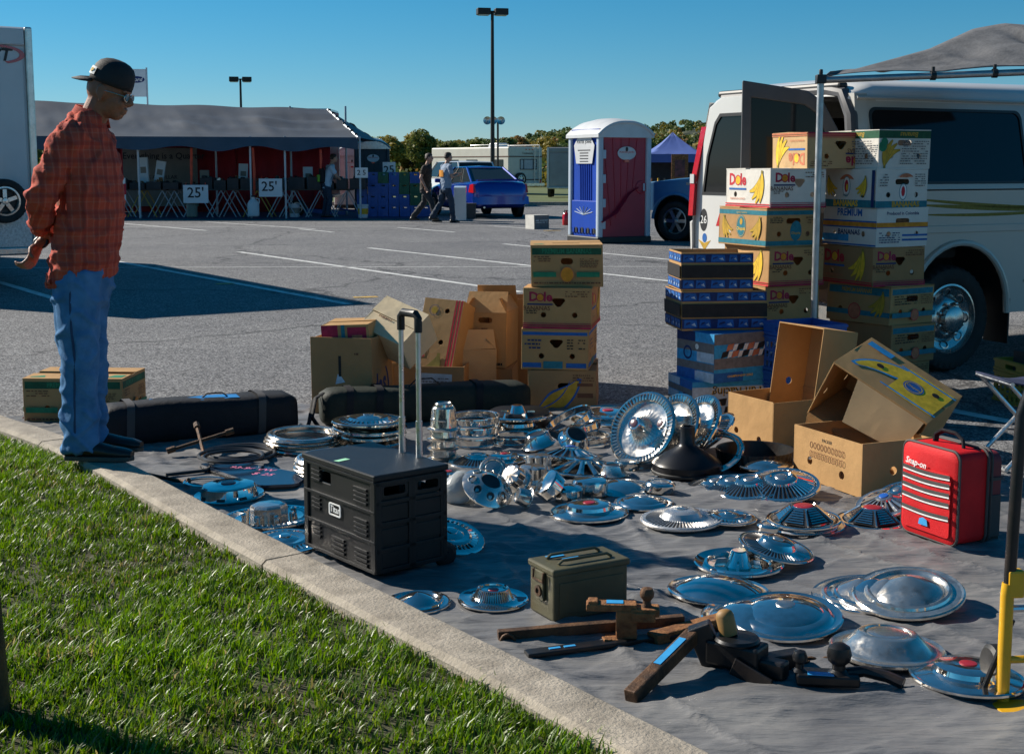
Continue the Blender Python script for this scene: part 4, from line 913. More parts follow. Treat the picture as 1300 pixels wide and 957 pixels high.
cap('trim_ring', 'dark trim ring on the sheet behind the propped covers', 785, 535, 80, z=.03); cap('pan', 'black painted cover behind the leaning band rings', 772, 534, 96); cap('trim_ring', 'trim ring laid over the black painted cover', 775, 525, 100, z=.05)
q = P(563, 583, .012)
for i in range(5): cap('cup', 'ribbed chrome cup cap in the tower of cups'+ORD(i, 5), 0, 0, 0, loc=(q.x+.002*(i % 2), q.y, .014+.047*i), D=.165 if i < 4 else .125, n=(.01*(i-2), .01, 1), group='tower of chrome cups', sz=1.15)
labs = ['bottom cover of the pile of four beside the green bag', 'second cover of the pile of four beside the green bag', 'third cover of the pile of four beside the green bag', 'slotted top cover of the pile of four beside the green bag']
pile('pan', labs, 470, 561, 97, 4, .034, top='slots', seed=8)
pile('trim_ring', 'chrome trim ring in the low pile by the black hoops', 385, 567, 95, 5, .015, seed=9, group='low pile of trim rings', jit=.012)
pile('trim_ring', 'thin bright ring in the small pile behind the black crate', 418, 603, 92, 6, .016, seed=10, group='small pile of rings behind the crate', jit=.01, top='trim_ring')
for i in range(4): cap('rubber_ring', 'black rubber hoop lying before the black roll bag'+ORD(i, 4), 303+8*(i % 2)-5*i, 574+2*i, 98-6*i, z=.02+.014*i, group='black rubber hoops')
cap('drum', 'tall drum shaped cover with red centre beside the kerb', 291, 630, 92); cap('lug_hub', 'cover with slotted ring, eight sided hub and lug nuts beside the kerb', 342, 659, 122); cap('slots', 'cover with ring of dashes beside the kerb and the black crate', 362, 690, 100, n=(.02, -.06, 1))
cap('fluted_drum', 'cover with tall finely fluted drum between the kerb and the green metal box', 626, 762, 94); cap('cone', 'small domed cover half hidden by the kerb', 530, 766, 88)
cap('slots', 'cover tipped behind the right side of the black crate', 572, 682, 74, lean=True, n=(.25, -.25, 1), D=.26)
for kd, l, x, y, w, nv in (('pan', 'scuffed flat cover beside the twin ribbed hubs', 640, 584, 62, None), ('trim_ring', 'thin ring lying loose before the leaning band rings', 700, 590, 64, None), ('cone_cap', 'small cone cap between the star cover and the badge dome', 778, 604, 40, None), ('button_cap', 'small button cap touching the star cover', 796, 594, 34, None),
        ('dome', 'dull dome behind the crate next to the small ring pile', 462, 592, 86, None), ('fins', 'finned cover lying behind the tower of cups', 606, 588, 76, None), ('trim_ring', 'bright ring beside the black funnel foot', 828, 600, 58, None), ('cup', 'single ribbed cup fallen near the pot caps', 672, 634, 30, (-.8, -.2, .3)), ('pan', 'flat cover peeping out behind the propped covers', 845, 575, 80, None),
        ('slots', 'slotted cover between the louvred pyramid and the lone finely finned cover', 925, 658, 74, None), ('button_cap', 'small plain cap in front of the louvred pyramid', 978, 675, 36, None), ('trim_ring', 'wide ring beside the lug nut hub cover', 262, 612, 60, None)):
    cap(kd, l, x, y, w, n=nv, lean=bool(nv))
cap('dome', 'small dome cover lying in the black finned drum', 972, 592, 72, z=.05)
cap('trim_ring', 'trim ring tipped behind the black funnel', 905, 575, 60, lean=True, n=(-.3, -.4, .8), D=.3)
# ---------------------------------------------------------------- the rest of the seller's goods
M_PLAS = mat('black_plastic', (0.010, 0.010, 0.011), 0.45, var=.15, vs=10, bump=.12, bs=220, dirt=.25, ds=6, dcol=(.035, .032, .03), spec=.35)
M_DARK = mat('dark_gap', (0.008, 0.008, 0.008), 0.8, var=0)
M_ALU = mat('aluminium', (0.62, 0.63, 0.64), 0.32, 1.0, var=.06, vs=20, rvar=.08)
M_TAPE = mat('blue_tape', (0.03, 0.3, 0.62), 0.55, var=.1, vs=30)
M_GTAG = mat('green_tag', (0.35, 0.72, 0.45), 0.6, var=.05)
M_WPAINT = mat('white_lettering', (0.75, 0.75, 0.73), 0.6, var=.1, vs=40)
M_RUBBER = mat('rubber', (0.012, 0.012, 0.012), 0.55, var=.25, vs=14, bump=.08, bs=90, dirt=.25, ds=7, dcol=(.04, .036, .032), spec=.4)
M_BKFAB = mat('black_nylon', (0.009, 0.009, 0.012), 0.7, var=.25, vs=7, bump=.4, bs=30, spec=.3)
M_GNFAB = mat('dark_green_canvas', (0.014, 0.019, 0.014), 0.7, var=.25, vs=6, bump=.3, bs=45, dirt=.25, ds=4, dcol=(.05, .052, .036), spec=.3)
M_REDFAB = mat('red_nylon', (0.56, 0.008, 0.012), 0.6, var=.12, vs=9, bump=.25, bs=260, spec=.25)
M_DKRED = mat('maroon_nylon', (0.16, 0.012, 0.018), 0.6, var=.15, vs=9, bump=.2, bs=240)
M_GRFAB = mat('grey_nylon', (0.05, 0.045, 0.045), 0.7, var=.15, vs=10, bump=.2, bs=200)
M_OLIVE = mat('olive_paint', (0.075, 0.068, 0.032), 0.55, var=.2, vs=8, dirt=.6, ds=5, dcol=(.10, .06, .03), bump=.12, bs=60)
M_RUST = mat('rusty_steel', (0.22, 0.085, 0.03), 0.85, .2, var=.4, vs=22, col2=(.38, .17, .06), bump=.5, bs=90, dirt=.6, ds=12, dcol=(.04, .025, .018))
M_DKRUST = mat('dark_rusty_steel', (0.045, 0.03, 0.022), 0.65, .4, var=.4, vs=15, col2=(.15, .075, .035), bump=.35, bs=80)
M_BLKSTEEL = mat('black_steel', (0.014, 0.014, 0.015), 0.38, .3, var=.2, vs=14, bump=.1, bs=60, dirt=.35, ds=9, dcol=(.09, .05, .03))
M_SACK = mat('clear_plastic_sack', (0.55, 0.57, 0.56), 0.22, var=.1, vs=12, bump=.4, bs=22, trans=.35)
M_YELLOW = mat('yellow_enamel', (0.68, 0.36, 0.01), 0.4, var=.08, vs=10, dirt=.3, ds=8, dcol=(.25, .12, .02))
M_BLUEPL = mat('blue_crate_plastic', (0.015, 0.09, 0.36), 0.45, var=.12, vs=9, dirt=.3, ds=7, dcol=(.04, .09, .2))
M_YELPL = mat('yellow_crate_plastic', (0.42, 0.27, 0.03), 0.5, var=.12, vs=9, dirt=.4, ds=7, dcol=(.16, .1, .03))
M_PINK = mat('pink_marker', (0.75, 0.22, 0.38), 0.6, var=.1, vs=30)
M_NAVYFAB = mat('navy_canvas', (0.015, 0.022, 0.06), 0.75, var=.2, vs=12, bump=.3, bs=150)
# --- folding crate cart: side panel lit from the left, front in shade, telescopic handle, two small wheels
def crate_cart():
    cn = P(478, 742, .0); zb = .035      # near bottom edge between its two visible sides
    L, W, H = .29, .47, .325; yaw = R(38.5)
    loc = at_corner(cn, L, W, yaw, 0.0)
    o = thing('crate_cart', 'black folding plastic crate on wheels with a tall silver pull handle', 'crate', loc, yaw)
    a, b = L/2, W/2
    fs = faces_of(L, W, H); mb = MB()
    for k in 'FRBL':
        X, w, h = fs[k]; X = T(0, 0, zb) @ X; holes = []
        if k in 'FB':
            for u in (.26, .74): holes.append(rrect(u*w-.047, h*.83, u*w+.047, h*.935, .008))
        else: holes.append(rrect(.30*w-.035, h*.80, .30*w+.035, h*.93, .006))
        mb.plate(rect(.0 if k in 'FB' else .0102, 0, w if k in 'FB' else w-.0102, h), holes, .010, 0, X)
    X, w, h = fs['D']; mb.plate(rect(.011, .011, w-.011, h-.011), [], .01, 0, T(0, 0, zb) @ X @ T(0, 0, -.002))
    mb.build('crate_body', M_PLAS, o, bevel=.0025)
    for k in 'FL':
        X, w, h = fs[k]; X = T(0, 0, zb) @ X
        if k == 'F':
            for v in (.03, .25, .53, .76, .97):
                r = MB(); r.box((w/2, v*h, .004), (w+.006, .016, .008), 0, X); r.build('rib', M_PLAS, o, bevel=.002)
            for u in (.015, .485, .525, .985):
                r = MB(); r.box((u*w, h*.5, .003), (.018, h*.985, .010), 0, X); r.build('rib', M_PLAS, o, bevel=.002)
            for u in (.26, .74):
                for v in (.14, .39, .64):
                    r = MB(); r.box((u*w, v*h, .002), (w*.39, h*.17, .004), 0, X); r.build('panel', M_PLAS, o, bevel=.002)
                r = MB(); r.plate(rrect(u*w-.056, h*.81, u*w+.056, h*.955, .01), [rrect(u*w-.044, h*.835, u*w+.044, h*.93, .008)], .004, 0, X @ T(0, 0, .005)); r.build('grip_frame', M_PLAS, o)
        else:
            for (u, v) in ((.10, .88), (.10, .56), (.10, .24), (.74, .80), (.74, .46), (.74, .13), (.42, .15)):
                for j in range(4):
                    r = MB(); r.box((u*w+.03, v*h+.016*(j-1.5), .003), (.085 if u > .2 else .06, .010, .007), 0, X); r.build('louvre', M_PLAS, o, bevel=.0015)
            for v in (.02, .335, .66, .985):
                r = MB(); r.box((w/2, v*h, .004), (w+.004, .012, .008), 0, X); r.build('rib', M_PLAS, o, bevel=.002)
            r = MB(); r.plate(rrect(.36*w, .47*h, .53*w, .61*h, .008), [rrect(.375*w, .485*h, .515*w, .595*h, .006)], .003, 0, X @ T(0, 0, .006)); r.build('badge_frame', M_WPAINT, o)
            r = MB(); vs, f = text_mesh('Titan', .034, .02); r.add(vs, f, 0, False, X @ T(.445*w, .54*h, .004)); r.build('badge_lettering', M_WPAINT, o)
    for sx, sy in ((-1, -1), (1, -1), (1, 1), (-1, 1)):
        r = MB(); r.box((sx*(a-.008), sy*(b-.008), zb+H/2), (.03, .03, H-.004)); r.build('corner_post', M_PLAS, o, bevel=.004)
    lid = MB(); lid.box((0, 0, zb+H+.012), (L+.022, W+.022, .022)); l = lid.build('lid', M_PLAS, o, bevel=.005)
    tg = MB(); tg.add([(-.115, .02, .0), (-.06, .03, 0), (-.065, .055, 0), (-.12, .045, 0)], [(0, 1, 2, 3)], 0, False, T(-.02, .0, zb+H+.0245)); tg.build('price_tag', M_GTAG, l)
    hx = a+.012
    hb = MB(); zt = zb+H
    for y in (-.09, .02):
        hb.tube([(hx-.02, y, .05), (hx-.02, y, zt+.155)], .0125, 12); hb.tube([(hx-.02, y, zt+.15), (hx-.02, y, zt+.50)], .0095, 12)
    h = hb.build('handle_tubes', M_ALU, o)
    g = MB(); g.tube([(hx-.02, -.09, zt+.475), (hx-.02, -.09, zt+.525), (hx-.02, -.075, zt+.54), (hx-.02, .005, zt+.54), (hx-.02, .02, zt+.525), (hx-.02, .02, zt+.475)], .0145, 10); g.build('hand_grip', M_PLAS, h)
    for y in (-b+.03, b-.03):
        w = MB(); X = T(a+.02, y, .045) @ Matrix.Rotation(PI/2, 4, 'X')
        w.lathe([(.012, -.014), (.035, -.014), (.043, -.011), (.045, -.006), (.045, .006), (.043, .011), (.035, .014), (.012, .014)], 28, 0, X, cap0=True, cap1=True); wh = w.build('wheel', M_RUBBER, o)
        hbm = MB(); hbm.lathe([(.03, .0145), (.028, .017), (.012, .017), (.010, .022), (.0005, .022)], 20, 0, X); hbm.build('wheel_hub', M_PLAS, wh)
    return o
crate_cart()
# --- long carry bags: rounded box with sagging skin and straps
def long_bag(label, a, b, W, H, m, straps, seed, strapm, zips=True, taper=.08, name='carry_bag'):
    a = Vector(a); b = Vector(b); L = (b-a).length; yaw = math.atan2(b.y-a.y, b.x-a.x); rg = random.Random(seed)
    o = thing(name, label, 'bag', ((a.x+b.x)/2, (a.y+b.y)/2, 0), yaw)
    rings = []; n = 26; m_ = 20
    for i in range(n+1):
        t = i/n; x = -L/2+L*t; e = min(1, min(t, 1-t)/.05); k = (.75+.25*math.sqrt(e)) if e < 1 else 1
        ring = []
        for j in range(m_):
            an = 2*PI*j/m_+PI/m_; c, s_ = math.cos(an), math.sin(an); p = .45
            y = W/2*k*math.copysign(abs(c)**p, c); z = H/2+H/2*k*math.copysign(abs(s_)**p, s_)
            nv = mnoise.noise(Vector((x*4+seed, y*6, z*6)))
            f = 1+.045*nv; z2 = z*(1+.05*mnoise.noise(Vector((x*3, seed, y*3)))) if z > H*.3 else z
            ring.append((x+.006*nv, y*f, max(.012, z2)))
        rings.append(ring)
    mb = MB(); mb.loft(rings); mb.build('bag_body', m, o, sharp=70)
    for t in straps:
        x = -L/2+L*t; st = MB(); pts = []
        for j in range(25):
            an = 2*PI*j/24; c, s_ = math.cos(an), math.sin(an); p = .45
            pts.append((x+.01*math.sin(an), (W/2+.006)*math.copysign(abs(c)**p, c), max(.015, H/2+(H/2+.010)*math.copysign(abs(s_)**p, s_))))
        for p, q in zip(pts[:-1], pts[1:]): st.add([(p[0]-.02, p[1], p[2]), (p[0]+.02, p[1], p[2]), (q[0]+.02, q[1], q[2]), (q[0]-.02, q[1], q[2])], [(0, 1, 2, 3)], 0, True)
        st.build('strap', strapm, o, weld=.001)
    return o
gb = long_bag('long dark green canopy bag with black straps in front of the open cartons', P(408, 541), P(668, 527), .22, .205, M_GNFAB, (.12, .26, .74), 3, M_BKFAB)
hd = MB(); hd.tube([(-.1, -.02, .205), (-.06, -.02, .24), (.03, -.02, .245), (.08, -.02, .205)], .008, 6, flat=.4); hd.build('carry_handle', M_BKFAB, gb)
hd = MB(); hd.tube([(-.58, -.03, .19), (-.63, -.06, .17), (-.655, -.1, .07), (-.62, -.12, .015)], .016, 6, flat=.4); hd.tube([(-.6, .03, .16), (-.64, -.03, .15), (-.67, -.1, .05), (-.69, -.14, .015)], .012, 6, flat=.4); hd.build('loose_strap', M_BKFAB, gb)
bb_ = long_bag('long black nylon roll bag lying behind the standing man', P(128, 566), P(372, 545), .26, .215, M_BKFAB, (.13, .80), 8, M_GRFAB)
hd = MB(); hd.tube([(.0, -.02, .205), (.04, -.02, .235), (.12, -.02, .235), (.16, -.02, .205)], .008, 6, flat=.5); hd.build('carry_handle', M_BKFAB, bb_)
bl = MB(); bl.add([(-.25+.05*i, -.075+.01*math.sin(i*2), .2125+.003*math.sin(i*1.7)) for i in range(10)]+[(-.25+.05*i, .02+.02*math.cos(i), .218) for i in range(10)], [(i, i+1, i+11, i+10) for i in range(9)], 0, True); bl.build('blue_lining', mat('blue_nylon', (.02, .2, .5), .5), bb_)
# --- red wheeled case
def make_red_case():
    nc = P(1210, 703, 0); lf = P(1146, 680, 0); rt = P(1262, 692, 0)
    u = lf-nc; W = .29; yaw = math.atan2(-u.x, u.y); D = .235; H = .375
    loc = at_corner(nc, D, W, yaw, 0); o = thing('wheeled_case', 'red soft wheeled tool case with white stripes and grey lower side', 'case', loc, yaw)
    def shell(x0, x1, y0, y1, z0, z1, r, m, name, par=o, puff=.0):
        mb = MB(); ol = rrect(y0, z0, y1, z1, r, 5); rings = []
        for t, k in ((0, .93), (.04, 1), (.5, 1+puff), (.96, 1), (1, .93)):
            cy, cz = (y0+y1)/2, (z0+z1)/2; x = x0+(x1-x0)*t
            rings.append([(x, cy+(y-cy)*k, cz+(z-cz)*k) for y, z in ol])
        mb.loft(rings); return mb.build(name, m, par, sharp=50)
    shell(-D/2, D*.18, -W/2, W/2, .025, H, .035, M_REDFAB, 'main_compartment', puff=.01)
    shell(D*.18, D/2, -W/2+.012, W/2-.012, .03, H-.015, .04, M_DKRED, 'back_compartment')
    for x in (-D/2+.012, D*.14, D*.22):
        z = MB(); ol = rrect(-W/2-.004, .022, W/2+.004, H+.004, .036, 6); z.tube([(x, a, b) for a, b in ol], .0055, 6, closed=True); z.build('piping', M_GRFAB, o)
    Xf = Matrix(((0, 0, -1, -D/2), (-1, 0, 0, W/2), (0, 1, 0, 0), (0, 0, 0, 1)))   # face frame of the striped side, u to the right
    Xf = T(-.0005, 0, 0) @ Matrix(((0, 0, -1, -D/2), (-1, 0, 0, W/2), (0, 1, 0, 0), (0, 0, 0, 1)))
    pk = MB(); pk.plate(rrect(.02, .05, W-.02, H-.085, .015), [], .008, 0, Xf @ T(0, 0, .007)); p = pk.build('front_pocket', M_REDFAB, o, bevel=.004)
    for v in (.272, .24, .205, .168, .118):
        s_ = MB(); pts = [(.021+(W-.042)*i/8, v-.006*math.sin(PI*i/8)) for i in range(9)]
        s_.add([(x, y, .0125) for x, y in pts]+[(x, y+.0055, .0125) for x, y in pts], [(i, i+1, i+10, i+9) for i in range(8)], 0, False, Xf); s_.build('white_stripe', M_WPAINT, p)
        s_ = MB(); s_.add([(x, y+.0055, .0120) for x, y in pts]+[(x, y+.019, .0120) for x, y in pts], [(i, i+1, i+10, i+9) for i in range(8)], 0, False, Xf); s_.build('black_stripe', M_GRFAB, p)
    tx = MB(); vs, f = text_mesh('Snap-on', .034, .02, .2); tx.add(vs, f, 0, False, Xf @ T(.085, .305, .0095) @ Matrix.Rotation(R(-4), 4, 'Z')); tx.build('white_lettering', M_WPAINT, o)
    tg = MB(); tg.plate([(.115, .075), (.165, .075), (.16, .098), (.14, .105), (.12, .098)], [], 0, 0, Xf @ T(0, 0, .0135)); tg.build('blue_tag', M_TAPE, p)
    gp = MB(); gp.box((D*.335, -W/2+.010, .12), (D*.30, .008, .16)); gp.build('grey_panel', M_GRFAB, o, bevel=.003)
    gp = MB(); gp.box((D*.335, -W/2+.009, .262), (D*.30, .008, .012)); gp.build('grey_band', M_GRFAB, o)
    hd = MB(); hd.tube([(-.02, -.075, H-.005), (-.02, -.07, H+.03), (-.02, -.035, H+.05), (-.02, .035, H+.05), (-.02, .07, H+.03), (-.02, .075, H-.005)], .012, 8, flat=.6); hd.build('carry_handle', M_BKFAB, o)
    for y in (-W/2+.03, W/2-.03):
        w = MB(); w.lathe([(.005, -.012), (.026, -.012), (.029, 0), (.026, .012), (.005, .012)], 18, 0, T(D*.4, y, .029) @ Matrix.Rotation(PI/2, 4, 'X'), cap0=True, cap1=True); w.build('wheel', M_RUBBER, o)
        f = MB(); f.box((-D*.32, y, .014), (.03, .03, .028)); f.build('foot', M_PLAS, o)
    return o
make_red_case()
# --- ammunition box
def ammo_box():
    nc = P(703, 796, .0); L, W, H = .275, .15, .17; yaw = R(29)
    loc = at_corner(nc, L, W, yaw, .014); o = thing('ammunition_box', 'olive drab metal ammunition box with hinged lid, standing beside rusty hitch parts', 'metal box', loc, yaw)
    b = MB(); b.box((0, 0, H*.44), (L, W, H*.88)); b.build('box_body', M_OLIVE, o, bevel=.007)
    for y in (-W/2-.001, W/2+.001):
        for z0, z1 in ((.06, .5), ):
            p = MB(); p.box((0, y, H*.42), (L*.86, .004, H*.6)); p.build('pressed_panel', M_OLIVE, o, bevel=.0018)
    l = MB(); l.box((0, 0, H*.93), (L+.012, W+.012, H*.13)); ld = l.build('lid', M_OLIVE, o, bevel=.006)
    for y in (-.036, .036):
        r = MB(); r.tube([(-L*.36, y, H+.001), (-L*.3, y, H+.012), (L*.3, y, H+.012), (L*.36, y, H+.001)], .005, 8); r.build('lid_rail', M_OLIVE, ld)
    for y, x in ((0, -L*.1), (.05, -.06)):
        t = MB(); t.box((x, y, H+.0015), (.06, .022, .002)); t.build('tape', M_TAPE, ld)
    c = MB(); c.box((-L/2-.006, 0, H*.6), (.009, .05, H*.55)); cl = c.build('clasp', M_OLIVE, o, bevel=.003)
    c = MB(); c.lathe([(.018, 0), (.018, .006), (.010, .007), (.009, .002), (.0005, .002)], 18, 0, T(-L/2-.010, 0, H*.5) @ Matrix.Rotation(-PI/2, 4, 'Y')); c.build('clasp_ring', M_DKRUST, cl)
    c = MB(); c.tube([(-L/2-.012, -.03, H*.88), (-L/2-.014, -.03, H*.7), (-L/2-.014, .03, H*.7), (-L/2-.012, .03, H*.88)], .004, 6); c.build('wire_latch', M_DKRUST, cl)
    return o
ammo_box()
# --- plunger-like black funnel
M_FUN = mat('black_funnel_plastic', (.008, .008, .01), .32, var=.2, vs=10, spec=.35)
q = P(872, 602, .012); o = thing('black_funnel', 'wide black rubber funnel standing mouth down among the wheel covers', 'funnel', q)
m = MB(); m.lathe([(.152, 0), (.158, .012), (.16, .055), (.15, .068), (.09, .105), (.045, .135), (.036, .150), (.033, .225), (.028, .226), (.026, .15), (.04, .12), (.14, .055), (.148, 0)], 56); m.build('funnel_cone', M_FUN, o)
m = MB(); m.lathe([(.160, .010), (.164, .014), (.164, .022), (.160, .026)], 56); m.build('rim_band', M_RUBBER, o)
# --- black finned drum with wheel covers in it
q = P(958, 592, .012); o = thing('brake_drum', 'black ribbed round pan behind the fanned finned covers', 'drum', q)
m = MB(); m.lathe([(.0005, .01), (.15, .012), (.16, .016), (.175, .085), (.183, .088), (.186, .080), (.172, .01), (.15, 0), (.0005, 0)], 160, mod=lambda i, k, r, z: (r-.004, z) if i in (5, 6) and k % 4 >= 2 else (r, z)); m.build('drum_shell', M_BLKSTEEL, o)
q = P(660, 548, .012); o = thing('black_drum', 'low black drum under the knob centred cover', 'drum', (q.x, q.y+.12, .012)); m = MB(); m.lathe([(.0005, 0), (.16, 0), (.168, .02), (.168, .09), (.15, .1), (.0005, .1)], 40); m.build('drum_shell', M_BLKSTEEL, o)
# --- clear plastic sack
q = P(580, 640, .012); m = MB(); rings = []
for i in range(9):
    t = i/8; z = .13*t; r = .07*math.sin(PI*(.18+.76*t))**.7
    rings.append([((r*(1+.18*mnoise.noise(Vector((math.cos(a)*2, math.sin(a)*2, t*4)))))*math.cos(a)*1.1+.02*t, r*(1+.2*mnoise.noise(Vector((math.cos(a)*2, math.sin(a)*2, t*3+7))))*math.sin(a), z) for a in [2*PI*k/22 for k in range(22)]])
m.loft(rings); o = m.build('plastic_sack', M_SACK, None, (q.x, q.y+.06, .010), sharp=70); tag(o, 'crumpled clear plastic sack propping up the mag style cap', 'sack')
# --- dark car window panel with pink marker writing
pts = [P(252, 592, .02), P(300, 588, .02), P(392, 606, .02), P(378, 618, .02), P(330, 620, .02)]; ce = sum(pts, Vector())/5
m = MB(); lo = [(p.x-ce.x, p.y-ce.y) for p in pts]; lo2 = []
for i in range(5):
    a, b, c = Vector(lo[i-1]), Vector(lo[i]), Vector(lo[(i+1) % 5])
    for t in (.0, .5, 1.0): lo2.append(tuple((b+(a-b).normalized()*.03).lerp(b, t).lerp(b.lerp(b+(c-b).normalized()*.03, t), t)))
ar = sum(lo2[i-1][0]*lo2[i][1]-lo2[i][0]*lo2[i-1][1] for i in range(len(lo2)))
if ar < 0: lo2 = lo2[::-1]
o = thing('glass_panel', 'flat dark blue tinted panel with pink marker writing on the sheet', 'panel', (ce.x, ce.y, 0));
m.plate(lo2, [], .012, 0, T(0, 0, .034)); g = m.build('pane', mat('tinted_glass', (.012, .025, .05), .18, var=.15, vs=8, spec=.7), o)
m = MB(); m.plate([(x*1.02, y*1.02) for x, y in lo2], [], .012, 0, T(0, 0, .0215)); m.build('edge_strip', M_RUBBER, o)
for t, dx, dy, sz in (('93-94 VW', -.05, .09, .055), ('$ 25', .02, -.02, .06), ('R.H.', .22, .0, .05)):
    m = MB(); vs, f = text_mesh(t, sz, 0.0, .1); m.add(vs, f, 0, False, T(dx, dy, .0348) @ Matrix.Rotation(R(-20), 4, 'Z')); m.build('marker_writing', M_PINK, g)
# --- tire irons and crow bar by the man's feet
for (a, b, r, lab, mm) in (((182, 601, .03), (236, 612, .02), .009, 'rusty tyre iron lying across the kerb edge by the man\'s shoe', M_DKRUST), ((210, 603, .02), (262, 597, .02), .008, 'dark steel bar lying behind the tyre iron', M_BLKSTEEL)):
    A, B = P(*a), P(*b); m = MB(); d = (B-A).normalized(); m.tube([A, A.lerp(B, .9), B, B+d*.02+Vector((0, 0, .012))], [r, r, r*1.2, r*1.4], 8); o = m.build('tyre_iron', mm); tag(o, lab, 'tyre iron')
def four_way():
    q = P(255, 572, .03); o = thing('lug_wrench', 'cross shaped lug wrench leaning up in front of the black roll bag', 'lug wrench', q)
    for an, tl in ((20, .25), (110, .35)):
        m = MB(); d = Vector((math.cos(R(an)), math.sin(R(an)), tl)).normalized()*.15; m.tube([-d+Vector((0, 0, .05)), d+Vector((0, 0, .05))], .009, 8); m.tube([d*.85+Vector((0, 0, .05)), d*1.12+Vector((0, 0, .05))], .016, 8); m.tube([-d*.85+Vector((0, 0, .05)), -d*1.12+Vector((0, 0, .05))], .016, 8); m.build('wrench_arm', M_DKRUST, o)
    return o
four_way()
# --- trailer hitch parts
def bar(mb, a, b, w, h, m=0):
    a, b = Vector(a), Vector(b); d = (b-a); L = d.length; d.normalize(); s_ = d.cross(Vector((0, 0, 1))).normalized(); u = s_.cross(d)
    X = Matrix(((d.x, s_.x, u.x, a.x), (d.y, s_.y, u.y, a.y), (d.z, s_.z, u.z, a.z), (0, 0, 0, 1))); mb.box((L/2, 0, 0), (L, w, h), m, X)
def hitch():
    a = P(632, 806, .03); b = P(868, 786, .05); o = thing('hitch_bar', 'long rusty square hitch bar with shackle and short upright mount', 'hitch', (a.x, a.y, 0)); off = Vector((a.x, a.y, 0))
    m = MB(); bar(m, a-off, b-off, .03, .03); m.build('bar', M_DKRUST, o, bevel=.003)
    sh = MB(); sh.tube([Vector((.03+.022*math.cos(t), -.02, .012+.028*math.sin(t))) for t in [2*PI*k/14 for k in range(14)]], .005, 6, closed=True); sh.tube([Vector((.055+.02*math.cos(t), -.02+.012*math.sin(t), .012)) for t in [2*PI*k/12 for k in range(12)]], .005, 6, closed=True); sh.build('shackle', M_DKRUST, o)
    return o
hitch()
def mount():
    q = P(795, 815, .012); o = thing('hitch_mount', 'rusty orange hitch mount with small ball post and blue tape', 'hitch', (q.x, q.y, .012), R(-4))
    m = MB(); m.box((0, 0, .007), (.13, .06, .014)); m.box((-.05, -.02, .012), (.06, .03, .008), 0, eul(0, R(8), R(15))); m.build('foot', M_RUST, o, bevel=.003)
    m = MB(); m.box((0.0, 0, .058), (.062, .055, .095)); m.build('upright', M_RUST, o, bevel=.005)
    m = MB(); m.box((-.045, .0, .112), (.15, .05, .022)); m.box((-.1, 0, .125), (.03, .045, .012)); m.build('top_plate', M_RUST, o, bevel=.004)
    m = MB(); m.box((.055, 0, .100), (.085, .06, .024)); m.box((.05, -.03, .088), (.07, .01, .03)); m.build('side_plate', M_RUST, o, bevel=.004)
    m = MB(); m.lathe([(.016, .0), (.012, .012), (.012, .02), (.02, .03), (.022, .042), (.016, .056), (.0005, .06)], 18, 0, T(.06, 0, .112)); m.build('ball', M_DKRUST, o)
    m = MB(); m.box((-.035, 0, .1245), (.05, .03, .002)); m.build('tape', M_TAPE, o)
    return o
mount()
def flatbar():
    a = P(668, 830, .022); b = P(900, 800, .03); o = thing('flat_tow_bar', 'thin black flat bar with blue tape marks lying under the hitch parts', 'tow bar', (a.x, a.y, 0)); off = Vector((a.x, a.y, 0))
    m = MB(); bar(m, a-off, b-off, .045, .014); m.build('bar', M_BLKSTEEL, o, bevel=.003)
    d = (b-a)
    for t in (.12, .2):
        p = a-off+d*t; m = MB(); bar(m, p+Vector((0, 0, .008)), p+d*.06+Vector((0, 0, .008)), .012, .002); m.build('tape', M_TAPE, o)
    return o
flatbar()
a = P(828, 802, .05); b = P(935, 775, .05); m = MB(); bar(m, Vector((0, 0, .03)), Vector((b.x-a.x, b.y-a.y, .035)), .05, .03); o = thing('rusty_channel', 'orange brown rusty channel piece lying behind the hitch mount', 'hitch', (a.x, a.y, 0)); m.build('bar', M_RUST, o, bevel=.004); m = MB(); m.box((.17, .03, .055), (.03, .02, .02)); m.build('lug', M_RUST, o, bevel=.003)
def drawbar():
    a = P(800, 885, .02); b = P(880, 806, .10); o = thing('draw_bar', 'heavy dark steel draw bar sloping up to an angled shank, blue tape along it', 'hitch', (a.x, a.y, 0)); off = Vector((a.x, a.y, 0))
    m = MB(); bar(m, a-off, b-off, .04, .04); m.build('bar', M_DKRUST, o, bevel=.005)
    d = (b-a); n_ = Vector((0, -.3, 1)).normalized()
    m = MB(); p = a-off+d*.42+Vector((0, 0, .0)); dd = d.normalized(); s_ = dd.cross(Vector((0, 0, 1))).normalized(); u = s_.cross(dd); bar(m, p+u*.0212, p+d*.42+u*.0212, .022, .002); m.build('tape', M_TAPE, o)
    c = b-off; m = MB(); m.box((0, 0, 0), (.07, .05, .13), 0, T(c.x+.04, c.y, c.z-.03) @ eul(0, R(-24), R(-10))); m.build('shank', M_BLKSTEEL, o, bevel=.006)
    for k in (-1, 1):
        m = MB(); bar(m, Vector((c.x+.06, c.y+.02*k, c.z-.06)), Vector((c.x+.14, c.y+.02*k-.06, .03)), .012, .045); m.build('side_arm', M_BLKSTEEL, o, bevel=.003)
    return o
drawbar()
